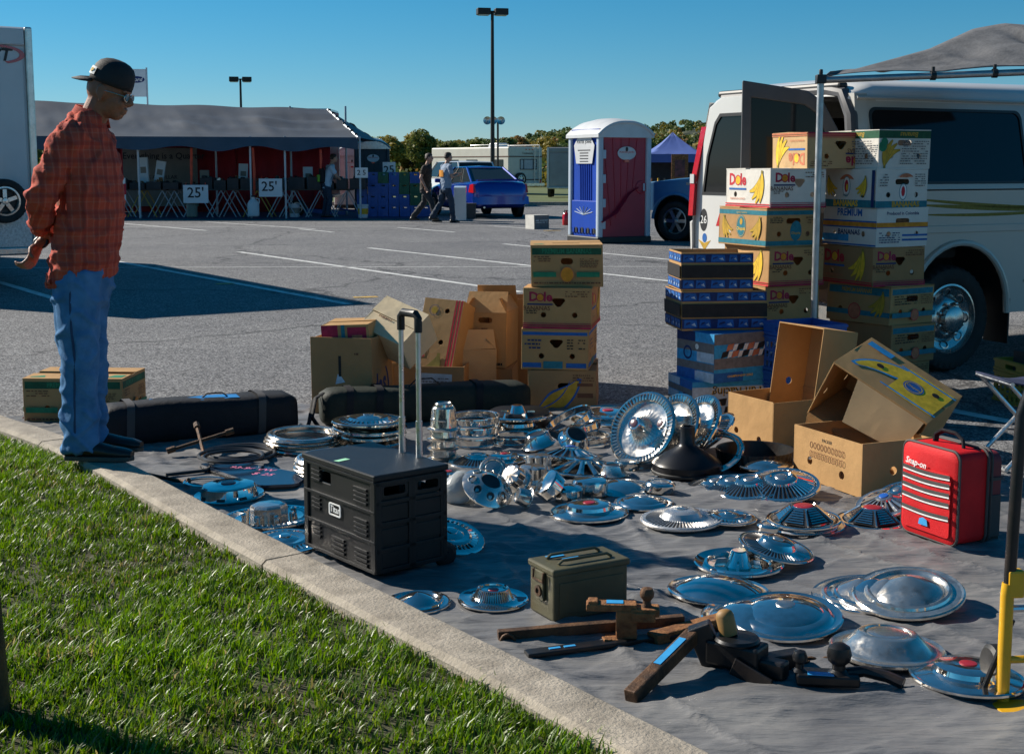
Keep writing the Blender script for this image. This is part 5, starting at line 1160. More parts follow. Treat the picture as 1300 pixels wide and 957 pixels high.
def ballmount():
    q = P(935, 850, .012); o = thing('coupler', 'dark steel coupler block with a wooden yellowish knob on top', 'hitch', (q.x, q.y, .012), R(-35))
    m = MB(); m.box((0, 0, .05), (.16, .085, .07)); m.box((.1, 0, .03), (.1, .05, .05)); m.build('block', M_BLKSTEEL, o, bevel=.008)
    m = MB(); m.lathe([(.062, .084), (.065, .09), (.06, .098), (.0005, .1)], 24); m.build('collar', M_BLKSTEEL, o)
    m = MB(); m.lathe([(.024, 0), (.026, .01), (.026, .055), (.022, .066), (.012, .073), (.0005, .075)], 20, 0, T(-.025, 0, .097) @ eul(0, R(-16), 0)); m.build('knob', mat('worn_yellow_wood', (.3, .16, .045), .6, var=.35, vs=20, dirt=.6, ds=20, dcol=(.06, .04, .02)), o)
    for y in (-.05, .05):
        m = MB(); m.box((.06, y, .03), (.12, .012, .06), 0, eul(0, R(20), 0)); m.build('side_arm', M_BLKSTEEL, o, bevel=.003)
    return o
ballmount()
def ballhitch():
    q = P(1050, 868, .012); o = thing('ball_mount', 'black hitch mount carrying one large and one small glossy ball', 'hitch', (q.x, q.y, .012), R(-8))
    m = MB(); m.box((0, 0, .02), (.17, .07, .03)); m.build('plate', M_BLKSTEEL, o, bevel=.006)
    m = MB(); m.lathe([(.03, .035), (.018, .045), (.018, .058), (.03, .07), (.034, .088), (.029, .108), (.014, .118), (.0005, .12)], 26, 0, T(.03, 0, 0)); m.build('large_ball', M_BLKSTEEL, o)
    m = MB(); m.lathe([(.022, .035), (.011, .043), (.011, .056), (.019, .064), (.021, .076), (.015, .09), (.0005, .095)], 22, 0, T(-.075, .0, 0)); m.build('small_ball', M_BLKSTEEL, o)
    m = MB(); m.box((-.02, -.02, .0362), (.07, .025, .002)); m.build('tape', M_TAPE, o)
    m = MB(); m.tube([(.05, .01, .03), (.1, .02, .035), (.16, .0, .03), (.2, -.02, .02)], .016, 10); m.build('hook_arm', M_BLKSTEEL, o)
    return o
ballhitch()
a = P(948, 845, .03); b = P(1015, 832, .04); o = thing('receiver_tube', 'short black receiver tube with a few chain links behind the ball mount', 'hitch', (a.x, a.y, 0)); m = MB(); bar(m, Vector((0, 0, .03)), Vector((b.x-a.x, b.y-a.y, .035)), .05, .045); m.build('tube', M_BLKSTEEL, o, bevel=.004)
for i in range(4):
    m = MB(); X = T(b.x-a.x+.012+.024*i, b.y-a.y+.012, .02) @ eul(R(90*(i % 2)), 0, R(-15)); m.tube([(.018*math.cos(t), .010*math.sin(t), 0) for t in [2*PI*k/12 for k in range(12)]], .0042, 6, 0, X, closed=True); m.build('chain_link', M_DKRUST, o)
# --- blue milk crates
def milk_crate(label, loc, yaw, m, L=.33, H=.275, name='milk_crate', rows=7, group=None):
    o = thing(name, label, 'crate', loc, yaw, group); fs = faces_of(L, L, H)
    for k in 'FRBL':
        X, w, h = fs[k]; holes = []
        e = 0 if k in 'FB' else .0082
        holes.append(rrect(w*.33, h*.80, w*.67, h*.9, .01))
        for r_ in range(3):
            for c in range(rows):
                u = w*(.06+.88*(c+.5)/rows); v = h*(.12+.2*r_); a = w*.88/rows*.38; holes.append([(u-a, v-.018), (u+a, v-.018), (u+a, v+.018), (u-a, v+.018)])
        p = MB(); p.plate(rect(e, 0, w-e, h), holes, .008, 0, X); p.build('side_wall', m, o)
        for v in (.02, .68, .76, .96):
            p = MB(); p.box((w/2, v*h, .003), (w+.004, .012, .010), 0, X); p.build('rib', m, o)
    p = MB(); X, w, h = fs['D']; p.plate(rect(.009, .009, w-.009, h-.009), [rect(w*.1+w*.2*i, h*.1+h*.2*j, w*.1+w*.2*i+w*.15, h*.1+h*.2*j+h*.15) for i in range(4) for j in range(4)], .008, 0, X @ T(0, 0, -.002)); p.build('base', m, o)
    return o
q = PY(1022, 440, 7.49)
milk_crate('blue plastic milk crate, lower of two between the carton stacks', (q.x, q.y, .0), R(24), M_BLUEPL); milk_crate('blue plastic milk crate on top of another behind the open cartons', (q.x-.005, q.y, .28), R(22), M_BLUEPL)
q = P(1302, 517); yc = milk_crate('yellow plastic crate holding a dark block in the shade of the van', (q.x+.12, q.y+.15, 0), R(10), M_YELPL, L=.36, H=.26, rows=6); bk = MB(); bk.box((0, 0, 0), (.26, .2, .22)); o = bk.build('battery', M_GRFAB, None, (q.x+.14, q.y+.15, .21), (0, 0, R(14)), bevel=.01); tag(o, 'dark grey block sitting in the yellow plastic crate', 'battery')
# --- folding stool
def stool():
    q = P(1302, 590, 0); o = thing('folding_stool', 'folding stool with crossed silver legs and navy canvas seat', 'stool', (q.x+.02, q.y, 0), R(8)); H = .42; w = .20
    for y in (-.14, .14):
        for s_ in (-1, 1):
            m = MB(); m.tube([(-s_*w, y, .01), (s_*w, y, H)], .0105, 10); m.build('leg', M_ALU, o)
    for s_ in (-1, 1):
        m = MB(); m.tube([(s_*w, -.17, H), (s_*w, .17, H)], .0105, 10); m.build('seat_rail', M_ALU, o)
        m = MB(); m.tube([(s_*w, -.15, .012), (s_*w, .15, .012)], .0105, 10); m.build('foot_rail', M_ALU, o)
    m = MB(); n = 12; vs = []
    for i in range(n+1):
        t = i/n; x = -w-.012+(2*w+.024)*t; z = H+.014-.035*math.sin(PI*t)
        for y in (-.165, -.08, 0, .08, .165): vs.append((x, y, z+.004*math.sin(y*40+i)))
    m.add(vs, [(i*5+j, (i+1)*5+j, (i+1)*5+j+1, i*5+j+1) for i in range(n) for j in range(4)], 0, True); s_ = m.build('seat', M_NAVYFAB, o); s_.modifiers.new('solid', 'SOLIDIFY').thickness = .006
    m = MB(); m.tube([(0, -.155, H/2), (0, .155, H/2)], .008, 8); m.build('pivot', M_ALU, o)
    return o
stool()
# --- yellow and black hand truck at the right edge
def hand_truck():
    b = P(1272, 892, 0); o = thing('hand_truck', 'yellow hand truck with black grip tubes standing at the edge of the sheet', 'hand truck', (b.x, b.y, 0), R(6))
    for x in (0, .24):
        m = MB(); m.tube([(x, 0, .0), (x, .0, .30), (x+.003, .0, .33)], .0175, 14); m.build('frame_tube', M_YELLOW, o)
        m = MB(); m.tube([(x+.004, 0, .30), (x+.008, 0, .5), (x+.015, 0, .78), (x+.04 if x == 0 else x-.0, 0, .86)], .0155, 14); m.build('grip_tube', M_BLKSTEEL, o)
        m = MB(); m.box((x+.018, .0, .33), (.045, .035, .075)); m.build('clamp', M_YELLOW, o, bevel=.006)
        w = MB(); X = T(x+(.03 if x == 0 else -.03), .11, .06) @ Matrix.Rotation(PI/2, 4, 'Y'); w.lathe([(.02, -.02), (.05, -.02), (.06, -.012), (.06, .012), (.05, .02), (.02, .02)], 26, 0, X, cap0=True, cap1=True); w.build('wheel', M_RUBBER, o)
    m = MB(); m.tube([(-.045, .02, .03), (.018, .0, .23)], .008, 8); m.build('brace', M_BLKSTEEL, o)
    for z in (.12, .26):
        m = MB(); m.tube([(0, 0, z), (.24, 0, z)], .01, 10); m.build('cross_bar', M_YELLOW if z < .2 else M_ALU, o)
    m = MB(); m.tube([(.04, 0, .86), (.08, 0, .875), (.2, 0, .875), (.24, 0, .86)], .0155, 12); m.build('handle', M_BLKSTEEL, o)
    m = MB(); m.box((.12, -.1, .006), (.32, .2, .008)); m.build('toe_plate', M_YELLOW, o, bevel=.002)
    return o
hand_truck()
# --- dark post at the left edge of the lawn
q = P(-14, 905, .09); o = thing('post', 'dark weathered post standing in the lawn, cut by the picture edge', 'post', (q.x, q.y, .06)); m = MB(); m.tube([(0, 0, -.05), (-.035, 0, .9), (-.05, 0, 1.25)], [.055, .05, .045], 14); m.build('shaft', M_DKRUST, o); m = MB(); m.lathe([(.048, 1.24), (.05, 1.26), (.03, 1.285), (.0005, 1.29)], 14, 0, T(-.05, 0, 0)); m.build('post_cap', M_DKRUST, o)
# ---------------------------------------------------------------- passenger van
def glass_mat(name, c=(0.010, 0.012, 0.014), rough=.05, tr=0.0): return mat(name, c, rough, var=0, spec=.28, trans=tr)
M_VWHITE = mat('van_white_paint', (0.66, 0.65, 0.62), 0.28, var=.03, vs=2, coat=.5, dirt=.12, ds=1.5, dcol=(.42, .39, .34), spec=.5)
M_VSHADE = mat('van_shaded_paint', (0.50, 0.475, 0.42), 0.3, var=.03, vs=2, coat=.4, dirt=.2, ds=1.2, dcol=(.33, .3, .25))  # duller copy of the white for the near side, its shade put into the colour
M_GLASS = glass_mat('tinted_van_glass'); M_TRIM = mat('black_trim', (0.014, 0.014, 0.015), .5, var=.15, vs=20)
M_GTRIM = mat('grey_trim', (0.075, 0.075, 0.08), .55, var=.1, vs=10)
M_TAIL = mat('tail_lamp_red', (0.5, 0.008, 0.015), .15, var=.1, vs=30, coat=.6); M_CLEAR = mat('clear_lens', (.6, .6, .6), .1, var=.05)
M_TYRE = mat('tyre', (0.013, 0.013, 0.013), .75, var=.25, vs=20, bump=.2, bs=60, dirt=.4, ds=6, dcol=(.04, .036, .032))
M_HIDE = mat('dark_interior', (0.03, 0.028, 0.026), .8, var=.2, vs=6)
def wheel(parent, X, r, w, style, name='wheel', rimmat=None):
    """X puts the wheel's axle on local z (outer side +z)"""
    t = MB(); rr = r*.64; tread = 36*4
    t.lathe([(rr, -w*.42), (r*.78, -w*.5), (r*.93, -w*.48), (r*.985, -w*.40), (r, -w*.2), (r, w*.2), (r*.985, w*.40), (r*.93, w*.48), (r*.78, w*.5), (rr+.012, w*.44), (rr, w*.40)], tread, 0, X, mod=lambda i, k, a, z: (a-.008, z) if i in (3, 6) and k % 4 >= 2 else (a, z))
    o = t.build(name, M_TYRE, parent, sharp=45)
    m = MB()
    if style == 'chrome':
        m.lathe([(rr, w*.36), (rr+.006, w*.43), (rr-.006, w*.44), (rr-.02, w*.30), (rr*.72, w*.22), (rr*.60, w*.34), (rr*.50, w*.40), (rr*.40, w*.40)], 48, 0, X)
        m.lathe([(rr*.40, w*.40), (rr*.38, w*.62), (rr*.30, w*.66), (.0005, w*.68)], 32, 0, X); rim = m.build('rim', rimmat or M_CHR, o)
        for q in range(8):
            a = q*PI/4; p = MB(); p.lathe([(rr*.115, 0), (rr*.125, .006), (rr*.09, .008), (rr*.08, -.006), (.0005, -.008)], 16, 1, X @ T(rr*.78*math.cos(a), rr*.78*math.sin(a), w*.25) @ Matrix.Rotation(a, 4, 'Z') @ Matrix.Rotation(R(-18), 4, 'Y') @ Matrix.Diagonal((1, 1.35, 1, 1)), matf=lambda i, k: 0 if i < 2 else 1); p.build('rim_port', [rimmat or M_CHR, M_TRIM], rim)
            p = MB(); b = a+PI/8; p.lathe([(.013, 0), (.013, .03), (.0005, .034)], 6, 0, X @ T(rr*.47*math.cos(b), rr*.47*math.sin(b), w*.39)); p.build('lug_nut', rimmat or M_CHR, rim)
    else:
        n = {'six': 6, 'five': 5, 'cover': 7}.get(style, 6)
        m.lathe([(rr, w*.36), (rr+.006, w*.42), (rr-.012, w*.43), (rr-.03, w*.25), (rr*.9, w*.05), (rr*.2, w*.0)], 40, 0, X, matf=lambda i, k: 1 if i >= 3 else 0)
        m.lathe([(rr*.26, w*.0), (rr*.25, w*.32), (rr*.2, w*.38), (.0005, w*.4)], 24, 0, X)
        for q in range(n):
            a = 2*PI*q/n; m.box((rr*.57, 0, w*.26), (rr*.72, rr*.27, w*.14), 0, X @ Matrix.Rotation(a, 4, 'Z') @ Matrix.Rotation(R(3), 4, 'Y'))
        m.build('rim', [rimmat or M_STEEL, M_TRIM], o)
    return o
M_WCHR = chrome('wheel_chrome', (.5, .48, .46), .24, .1, .8, 9, .9)
def make_van():
    C0 = Vector((2.22, 8.74, 0)); yaw = math.atan2(.469, .883); W = 1.84; Lh = 5.6
    o = thing('passenger_van', 'white passenger van with shade painted beige on its near side, rear door open, parked behind the cartons', 'van', C0, yaw)
    zs, zb, zt = .40, 1.27, 1.86; lean = .13
    def arch(cx, r, z0): return [(cx-r*math.cos(PI*k/14), z0+r*math.sin(PI*k/14)) for k in range(15)]
    ax = (.97, 4.45); zc = .36; ar = .46
    for side in (0, 1):
        y = 0 if side == 0 else W
        X = Matrix(((1, 0, 0, 0), (0, 0, -1, y), (0, 1, 0, 0), (0, 0, 0, 1))) if side == 0 else Matrix(((-1, 0, 0, Lh), (0, 0, 1, y), (0, 1, 0, 0), (0, 0, 0, 1)))
        axs = ax if side == 0 else (Lh-ax[1], Lh-ax[0])
        out = [(.03, zs)]
        for c in axs: out += [(c-ar, zs)] + arch(c, ar, zc+.08)[1:-1] + [(c+ar, zs)]
        out += [(Lh-.05, zs), (Lh-.02, 1.0), (Lh-.5, zb-.01), (.035, zb-.01)]
        m = MB(); m.plate(out, [], .02, 0, X); m.build('side_panel', M_VSHADE if side == 0 else M_VWHITE, o)
        XU = X @ T(0, zb, 0) @ Matrix.Rotation(math.atan2(-lean, zt-zb), 4, 'X'); hh = math.hypot(lean, zt-zb)
        wins = [rrect(.20, .035, 1.62, hh-.05, .06, 5), rrect(1.72, .035, 3.0, hh-.05, .05, 4), rrect(3.1, .035, 4.0, hh-.05, .05, 4)]
        if side: wins = [[(Lh-a, b) for a, b in w][::-1] for w in wins]
        uo = [(.035, 0), (Lh-.55, 0), (Lh-1.45, hh), (.09, hh)]
        if side: uo = [(Lh-a, b) for a, b in uo][::-1]
        m = MB(); m.plate(uo, wins, .02, 0, XU); m.build('window_pillars', M_VSHADE if side == 0 else M_VWHITE, o)
        for w in wins:
            cx = sum(a for a, b in w)/len(w); cz = sum(b for a, b in w)/len(w)
            wm = MB(); wm.plate(w, [[(cx+(a-cx)*.97, cz+(b-cz)*.93) for a, b in w]], .012, 0, XU @ T(0, 0, .004)); wo = wm.build('window', M_TRIM, o)
            g = MB(); g.plate([(cx+(a-cx)*.985, cz+(b-cz)*.965) for a, b in w], [], .004, 0, XU @ T(0, 0, -.004)); g.build('pane', M_GLASS, wo)
        for c in axs:
            f = MB(); pts = [(c-(ar+.005)*math.cos(PI*k/16), zc+.08+(ar+.005)*math.sin(PI*k/16), .008) for k in range(17)]; pts = [(pts[0][0], zs, .008)]+pts+[(pts[-1][0], zs, .008)]
            f.tube([X @ Vector(p) for p in pts], .022, 8); f.build('wheel_arch', M_VSHADE if side == 0 else M_VWHITE, o)
            h = MB(); pts = [(c-(ar+.012)*math.cos(PI*k/12), zc+.08+(ar+.012)*math.sin(PI*k/12)) for k in range(13)]
            h.add([X @ Vector((a, b, -.02)) for a, b in pts]+[X @ Vector((a, b, -.42)) for a, b in pts], [(i, i+1, i+14, i+13) for i in range(12)]); h.add([X @ Vector((a, b, -.42)) for a, b in pts], [tuple(range(13))]); h.build('wheel_well', M_TRIM, o)
            wheel(o, X @ T(c, .372, -.17), .372, .235, 'chrome', rimmat=M_WCHR)
        bs = MB(); bs.box((2.7, 1.0, .008), (4.9, .05, .012), 0, X);
        if side == 0: bs.build('rub_strip', M_VSHADE, o, bevel=.004)
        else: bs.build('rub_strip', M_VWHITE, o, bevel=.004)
    rings = []
    for x, dz, k in ((.07, -.13, .96), (.12, -.06, .98), (.28, .0, 1), (3.9, .02, 1), (4.15, -.03, .98)):
        ring = []
        for j in range(17):
            t = j/16; a = PI*(1-t); yy = W/2+(W/2-lean+.002)*k*math.copysign(abs(math.cos(a))**.55, math.cos(a)); zz = zt-.01+(.17+dz)*abs(math.sin(a))**.55
            ring.append((x, yy, zz))
        rings.append(ring)
    m = MB(); n = 17; vs = [p for r_ in rings for p in r_]; m.add(vs, [(i*n+j, i*n+j+1, (i+1)*n+j+1, (i+1)*n+j) for i in range(4) for j in range(16)], 0, True); m.build('roof', M_VWHITE, o, sharp=60)
    dr = MB(); dr.tube([(.1, .115, zt+.01), (4.1, .115, zt+.01)], .012, 6); dr.build('drip_rail', M_VSHADE, o)
    m = MB(); m.loft([[(Lh-.02, .06, .45), (Lh-.02, W-.06, .45), (Lh-.02, W-.06, 1.0), (Lh-.02, .06, 1.0)], [(Lh+.12, .15, .5), (Lh+.12, W-.15, .5), (Lh+.08, W-.15, .98), (Lh+.08, .15, .98)]]); m.build('front_panel', M_VWHITE, o, bevel=.03)
    m = MB(); m.add([(Lh-.02, .02, 1.0), (Lh-.02, W-.02, 1.0), (Lh-.55, W-.03, 1.3), (Lh-.55, .03, 1.3)], [(0, 1, 2, 3)]); m.build('bonnet', M_VWHITE, o)
    m = MB(); m.add([(Lh-.55, .05, 1.28), (Lh-.55, W-.05, 1.28), (4.15, W-.14, 1.98), (4.15, .14, 1.98)], [(0, 1, 2, 3)]); m.build('windscreen', M_GLASS, o)
    m = MB(); m.box((Lh/2, W/2, .47), (Lh-.1, W-.95, .06)); m.build('floor', M_HIDE, o)
    for i, x in enumerate((.75, 1.65, 2.55, 3.5)):
        for y0, y1 in ((.2, .95), (1.05, 1.65)):
            s_ = MB(); s_.box((x+.18, (y0+y1)/2, .85), (.45, y1-y0, .14)); s_.box((x-.05, (y0+y1)/2, 1.2), (.12, y1-y0, .62), 0, eul(0, R(-6), 0)); s_.build('seat', M_HIDE, o, bevel=.03)
    def rearX(y0): return Matrix(((0, 0, -1, .03), (-1, 0, 0, y0), (0, 1, 0, 0), (0, 0, 0, 1)))
    hd = W-.03; half = W/2-.02
    Xd = rearX(W-.05) @ T(0, 0, 0)
    outl = [(0, .52), (half, .52), (half, 1.93), (.30, 1.93), (.16, 1.86), (.09, 1.6), (.0, 1.2)]
    wn_ = [(.10, 1.22), (half-.07, 1.22), (half-.07, 1.80), (.30, 1.80), (.24, 1.74), (.15, 1.5)]
    m = MB(); m.plate(outl, [wn_], .04, 0, Xd); d = m.build('rear_door', M_VWHITE, o, bevel=.012); d['label'] = 'closed white rear door with stickers'
    g = MB(); g.plate([(x*1.0, y) for x, y in wn_], [], .005, 0, Xd @ T(0, 0, -.006)); g.build('window_pane', M_GLASS, d)
    fr = MB(); cx, cz = .5, 1.5; fr.plate([(cx+(a-cx)*1.03, cz+(b-cz)*1.04) for a, b in wn_], [[(cx+(a-cx)*.97, cz+(b-cz)*.96) for a, b in wn_]], .006, 0, Xd @ T(0, 0, .003)); fr.build('window_seal', M_TRIM, d)
    h = MB(); h.box((.13, .78, .018), (.22, .045, .03), 0, Xd); h.build('door_handle', M_GTRIM, d, bevel=.008)
    st = MB(); st.plate(circ(.115, 1.02, .048, 24, .085), [], 0, 0, Xd @ T(0, 0, .0015)); st.build('oval_sticker', M_TRIM, d); st = MB(); vs, f = text_mesh('26', .085, .0); st.add(vs, f, 0, False, Xd @ T(.115, 1.02, .0025)); st.build('sticker_lettering', M_WPAINT, d)
    st = MB(); st.plate([(.27, .98), (.36, .98), (.315, 1.08)], [], 0, 0, Xd @ T(0, 0, .0015)); st.build('red_triangle', M_TAIL, d)
    st = MB(); st.plate([(.05, .87), (.13, .845), (.21, .87), (.17, .83), (.14, .80), (.13, .775), (.12, .80), (.09, .83)], [], 0, 0, Xd @ T(0, 0, .0015)); st.build('winged_emblem', INK['ochre'], d); st = MB(); st.plate(circ(.13, .885, .028, 14, .035), [], 0, 0, Xd @ T(0, 0, .0018)); st.build('emblem_globe', INK['blue'], d)
    st = MB(); st.plate(rect(.3, .56, .62, .66), [], 0, 0, Xd @ T(0, 0, .0015)); st.build('lower_badge', M_GTRIM, d)
    m = MB(); m.loft([[(.03, W-.05, .45), (.0, W-.06, .45), (.05, W, .45), (.14, W, .45)], [(.03, W-.05, 1.2), (.0, W-.06, 1.2), (.05, W-.0, 1.2), (.14, W, 1.2)], [(.09, W-.16, 1.9), (.06, W-.17, 1.9), (.1, W-.13, 1.9), (.18, W-.13, 1.9)]]); m.build('rear_pillar', M_VWHITE, o, sharp=20)
    t = MB(); t.loft([[(-.012, W-.075, 1.05), (-.012, W-.02, 1.05), (.05, W+.012, 1.05), (.06, W-.05, 1.05)], [(-.006, W-.09, 1.3), (-.006, W-.03, 1.3), (.06, W-.0, 1.3), (.07, W-.06, 1.3)], [(.04, W-.16, 1.72), (.04, W-.10, 1.72), (.1, W-.075, 1.72), (.11, W-.14, 1.72)]]); tl = t.build('tail_lamp', M_TAIL, o, sharp=20)
    t = MB(); t.box((.004, W-.058, 1.33), (.03, .05, .07)); t.build('reversing_lens', M_CLEAR, tl)
    m = MB(); m.loft([[(.03, .0, .45), (.03, .07, .45), (.12, .07, .45), (.12, .0, .45)], [(.03, .0, 1.26), (.03, .07, 1.26), (.12, .07, 1.26), (.12, .0, 1.26)], [(.09, lean, 1.9), (.09, lean+.08, 1.9), (.2, lean+.08, 1.9), (.2, lean, 1.9)]]); m.build('rear_pillar', M_VSHADE, o, sharp=20)
    m = MB(); m.tube([(.045, .05, .52), (.045, .05, 1.26), (.07, .13, 1.75), (.1, .24, 1.90), (.11, .4, 1.93), (.11, W-.3, 1.93)], .045, 10); m.build('door_seal', M_GTRIM, o)
    m = MB(); m.box((.11, W/2, 1.955), (.08, W-.5, .05)); m.build('rear_header', M_TRIM, o, bevel=.02)
    dw = .70
    hinge = Matrix.Translation((.0, .05, 0)) @ Matrix.Rotation(R(-36), 4, 'Z')
    Xo = hinge @ Matrix(((1, 0, 0, -dw), (0, 0, -1, 0), (0, 1, 0, 0), (0, 0, 0, 1)))
    out2 = [(0, .52), (dw, .52), (dw, 1.26), (dw-.08, 1.66), (dw-.18, 1.84), (dw-.28, 1.91), (0, 1.98)]; w2 = [(.07, 1.24), (dw-.08, 1.24), (dw-.15, 1.62), (dw-.23, 1.77), (dw-.30, 1.82), (.06, 1.87)]
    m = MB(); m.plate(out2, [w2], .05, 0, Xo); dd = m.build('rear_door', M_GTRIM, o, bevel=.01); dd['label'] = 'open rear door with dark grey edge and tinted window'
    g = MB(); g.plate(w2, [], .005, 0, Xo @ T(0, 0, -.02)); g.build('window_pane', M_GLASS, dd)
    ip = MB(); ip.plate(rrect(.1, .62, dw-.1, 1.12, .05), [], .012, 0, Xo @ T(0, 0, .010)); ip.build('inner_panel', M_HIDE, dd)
    m = MB(); m.box((-.07, W/2, .47), (.16, W+.02, .15)); m.build('rear_bumper', M_CHR2, o, bevel=.03)
    m = MB(); m.box((-.075, W/2, .551), (.12, W*.6, .012)); m.build('step_pad', M_TRIM, o)
    X = Matrix(((1, 0, 0, 0), (0, 0, -1, 0), (0, 1, 0, 0), (0, 0, 0, 1)))
    for k, (x0, z0, x1, z1, w) in enumerate(((.55, 1.205, 2.4, 1.12, .012), (.6, 1.165, 2.6, 1.13, .016), (.62, 1.10, 2.2, 1.13, .010))):
        s_ = MB(); pts = []; nn = 14
        for i in range(nn+1):
            t = i/nn; pts.append((x0+(x1-x0)*t, z0+(z1-z0)*t-.02*math.sin(PI*t), w*math.sin(PI*min(1, t*1.1+.02))**.5+.001))
        s_.plate([(x, z+w_) for x, z, w_ in pts]+[(x, z-w_) for x, z, w_ in pts[::-1]], [], 0, 0, X @ T(0, 0, .0015)); s_.build('side_stripe', INK['olive'], o)
    st = MB(); st.plate([(.20, 1.2), (.33, 1.16), (.46, 1.2), (.4, 1.13), (.35, 1.09), (.33, 1.06), (.31, 1.09), (.26, 1.13)], [], 0, 0, X @ T(0, 0, .0015)); st.build('winged_emblem', INK['ochre'], o)
    st = MB(); st.plate(circ(.33, 1.215, .04, 14, .05), [], 0, 0, X @ T(0, 0, .002)); st.build('emblem_globe', INK['blue'], o)
    for x in (1.70, 2.95, 3.05):
        s_ = MB(); s_.box((x, .85, .0005), (.012, .86, .003), 0, X); s_.build('door_seam', M_TRIM, o)
    s_ = MB(); s_.box((2.75, .62, .006), (2.3, .018, .012), 0, X); s_.build('body_crease', M_VSHADE, o, bevel=.004); s_ = MB(); s_.box((.14, .8, .006), (.13, .05, .012), 0, X); s_.build('side_marker', M_TAIL, o, bevel=.004); s_ = MB(); s_.plate(rrect(1.9, .78, 2.1, .98, .03), [rrect(1.906, .786, 2.094, .974, .026)], 0, 0, X @ T(0, 0, .0015)); s_.build('fuel_flap', M_TRIM, o)
    fl = MB(); fl.box((.97+ar+.03, -.02, .34), (.012, .22, .32), 0, T(0, .12, 0)); fl.build('mud_flap', M_TRIM, o)
    return o
make_van()
# ---------------------------------------------------------------- grey awning with pole, upper right
M_AWN = mat('grey_awning_cloth', (0.115, 0.115, 0.12), .8, var=.2, vs=14, bump=.3, bs=35, dirt=.3, ds=3, dcol=(.2, .2, .2))
M_POLE = mat('galvanised_pole', (0.42, 0.42, 0.42), .42, .85, var=.15, vs=12, rvar=.12)
def awning():
    A = PY(1042, 102, 7.72); base = Vector((A.x, A.y, 0)); zA = A.z; rb = PY(1302, 92, 7.66)
    o = thing('awning', 'grey cloth awning on galvanised poles in front of the van', 'awning', base)
    L = lambda p: Vector(p)-base
    E = A+(rb-A)*2.6
    m = MB(); m.tube([(0, 0, 0), (0, 0, zA+.01)], .019, 12); m.build('pole', M_POLE, o)
    m = MB(); m.tube([(E.x-base.x, E.y-base.y, 0), (E.x-base.x, E.y-base.y, E.z+.01)], .019, 12); m.build('pole', M_POLE, o)
    m = MB(); m.tube([L(A)-Vector((.0, 0, 0)), L(rb), L(E)], .019, 12); m.build('front_rail', M_POLE, o)
    m = MB(); m.box((0, 0, zA+.005), (.055, .055, .05)); m.tube([(0, 0, zA+.02), (0, 0, zA+.06)], .012, 8); m.build('corner_joint', M_TRIM, o, bevel=.008)
    for t in (.55, .85, 1.3, 1.8):
        p = L(A+(rb-A)*t); m = MB(); m.tube([p-Vector((.014, 0, 0)), p+Vector((.014, 0, 0))], .026, 10); m.tube([p+Vector((0, 0, -.02)), p+Vector((0, 0, .05))], .01, 6); m.build('bungee_clip', M_TRIM, o)
    nu, nv = 60, 24; vs = []
    r0 = PY(1236, 36, 8.45); r1 = PY(1275, 29, 8.5); r2 = PY(1302, 31, 8.5)
    def ridge(u):
        pts = [(0.0, A+Vector((.02, .05, .015))), (.33, PY(1180, 62, 8.15)), (.47, r0), (.56, r1), (.64, r2), (1, E+Vector((-.2, .7, .45)))]
        for (a, p), (b, q) in zip(pts[:-1], pts[1:]):
            if u <= b: return p.lerp(q, (u-a)/(b-a))
        return pts[-1][1]
    for i in range(nu+1):
        u = i/nu; f = A.lerp(E, u)+Vector((.03 if i == 0 else 0, 0, .022)); f.z += .018*abs(math.sin(u*14)); rg = ridge(u); bk = rg+Vector((.05, .7*min(1, u*3+.02), -.2*min(1, u*4))); bk.z = max(bk.z, f.z+.03+.1*u)
        for j in range(nv+1):
            v = j/nv
            p = f.lerp(rg, v/.62) if v < .62 else rg.lerp(bk, (v-.62)/.38)
            amp = math.sin(PI*min(1, v/.62))*min(1, max(0, (rg-f).length-.1)*2.2) if v < .62 else 0
            d = .035*math.sin(u*58+3*v+2.2*math.sin(u*21))*math.exp(-((u-.5)/.16)**2) + .016*mnoise.noise(Vector((u*22, v*5, 0))) + .018*mnoise.noise(Vector((u*9, v*9, 4)))
            p = p+Vector((0, -.6, .8))*d*amp - Vector((0, 0, 1))*.012*amp
            vs.append(tuple(p-base))
    m = MB(); n = nv+1; m.add(vs, [(i*n+j, (i+1)*n+j, (i+1)*n+j+1, i*n+j+1) for i in range(nu) for j in range(nv)], 0, True)
    c = m.build('cloth', M_AWN, o, sharp=80); c.modifiers.new('solid', 'SOLIDIFY').thickness = .004
    return o
awning()
# ---------------------------------------------------------------- people
def fuse(mb, voxel, smooth=2, disp=None):
    """join overlapping closed shapes into one continuous skin"""
    me = mb.mesh('tmp'); o = bpy.data.objects.new('tmp', me); COL.objects.link(o)
    r = o.modifiers.new('r', 'REMESH'); r.mode = 'VOXEL'; r.voxel_size = voxel; r.adaptivity = 0
    if smooth: s = o.modifiers.new('s', 'SMOOTH'); s.factor = .5; s.iterations = smooth
    dg = bpy.context.evaluated_depsgraph_get(); dg.update(); out = bpy.data.meshes.new_from_object(o.evaluated_get(dg))
    bpy.data.objects.remove(o); bpy.data.meshes.remove(me)
    if disp:
        n = len(out.vertices); co = np.empty(n*3); out.vertices.foreach_get('co', co); co = co.reshape(-1, 3); nr = np.empty(n*3); out.vertices.foreach_get('normal', nr); nr = nr.reshape(-1, 3)
        d = np.array([disp(*p) for p in co]); out.vertices.foreach_set('co', (co+nr*d[:, None]).ravel())
    out.polygons.foreach_set('use_smooth', np.ones(len(out.polygons), bool)); out.update()
    return out
def put(me, name, m, parent):
    me.materials.clear();
    for q in (m if isinstance(m, (list, tuple)) else [m]): me.materials.append(q)
    me.name = name; o = bpy.data.objects.new(name, me); link(o, parent); return o
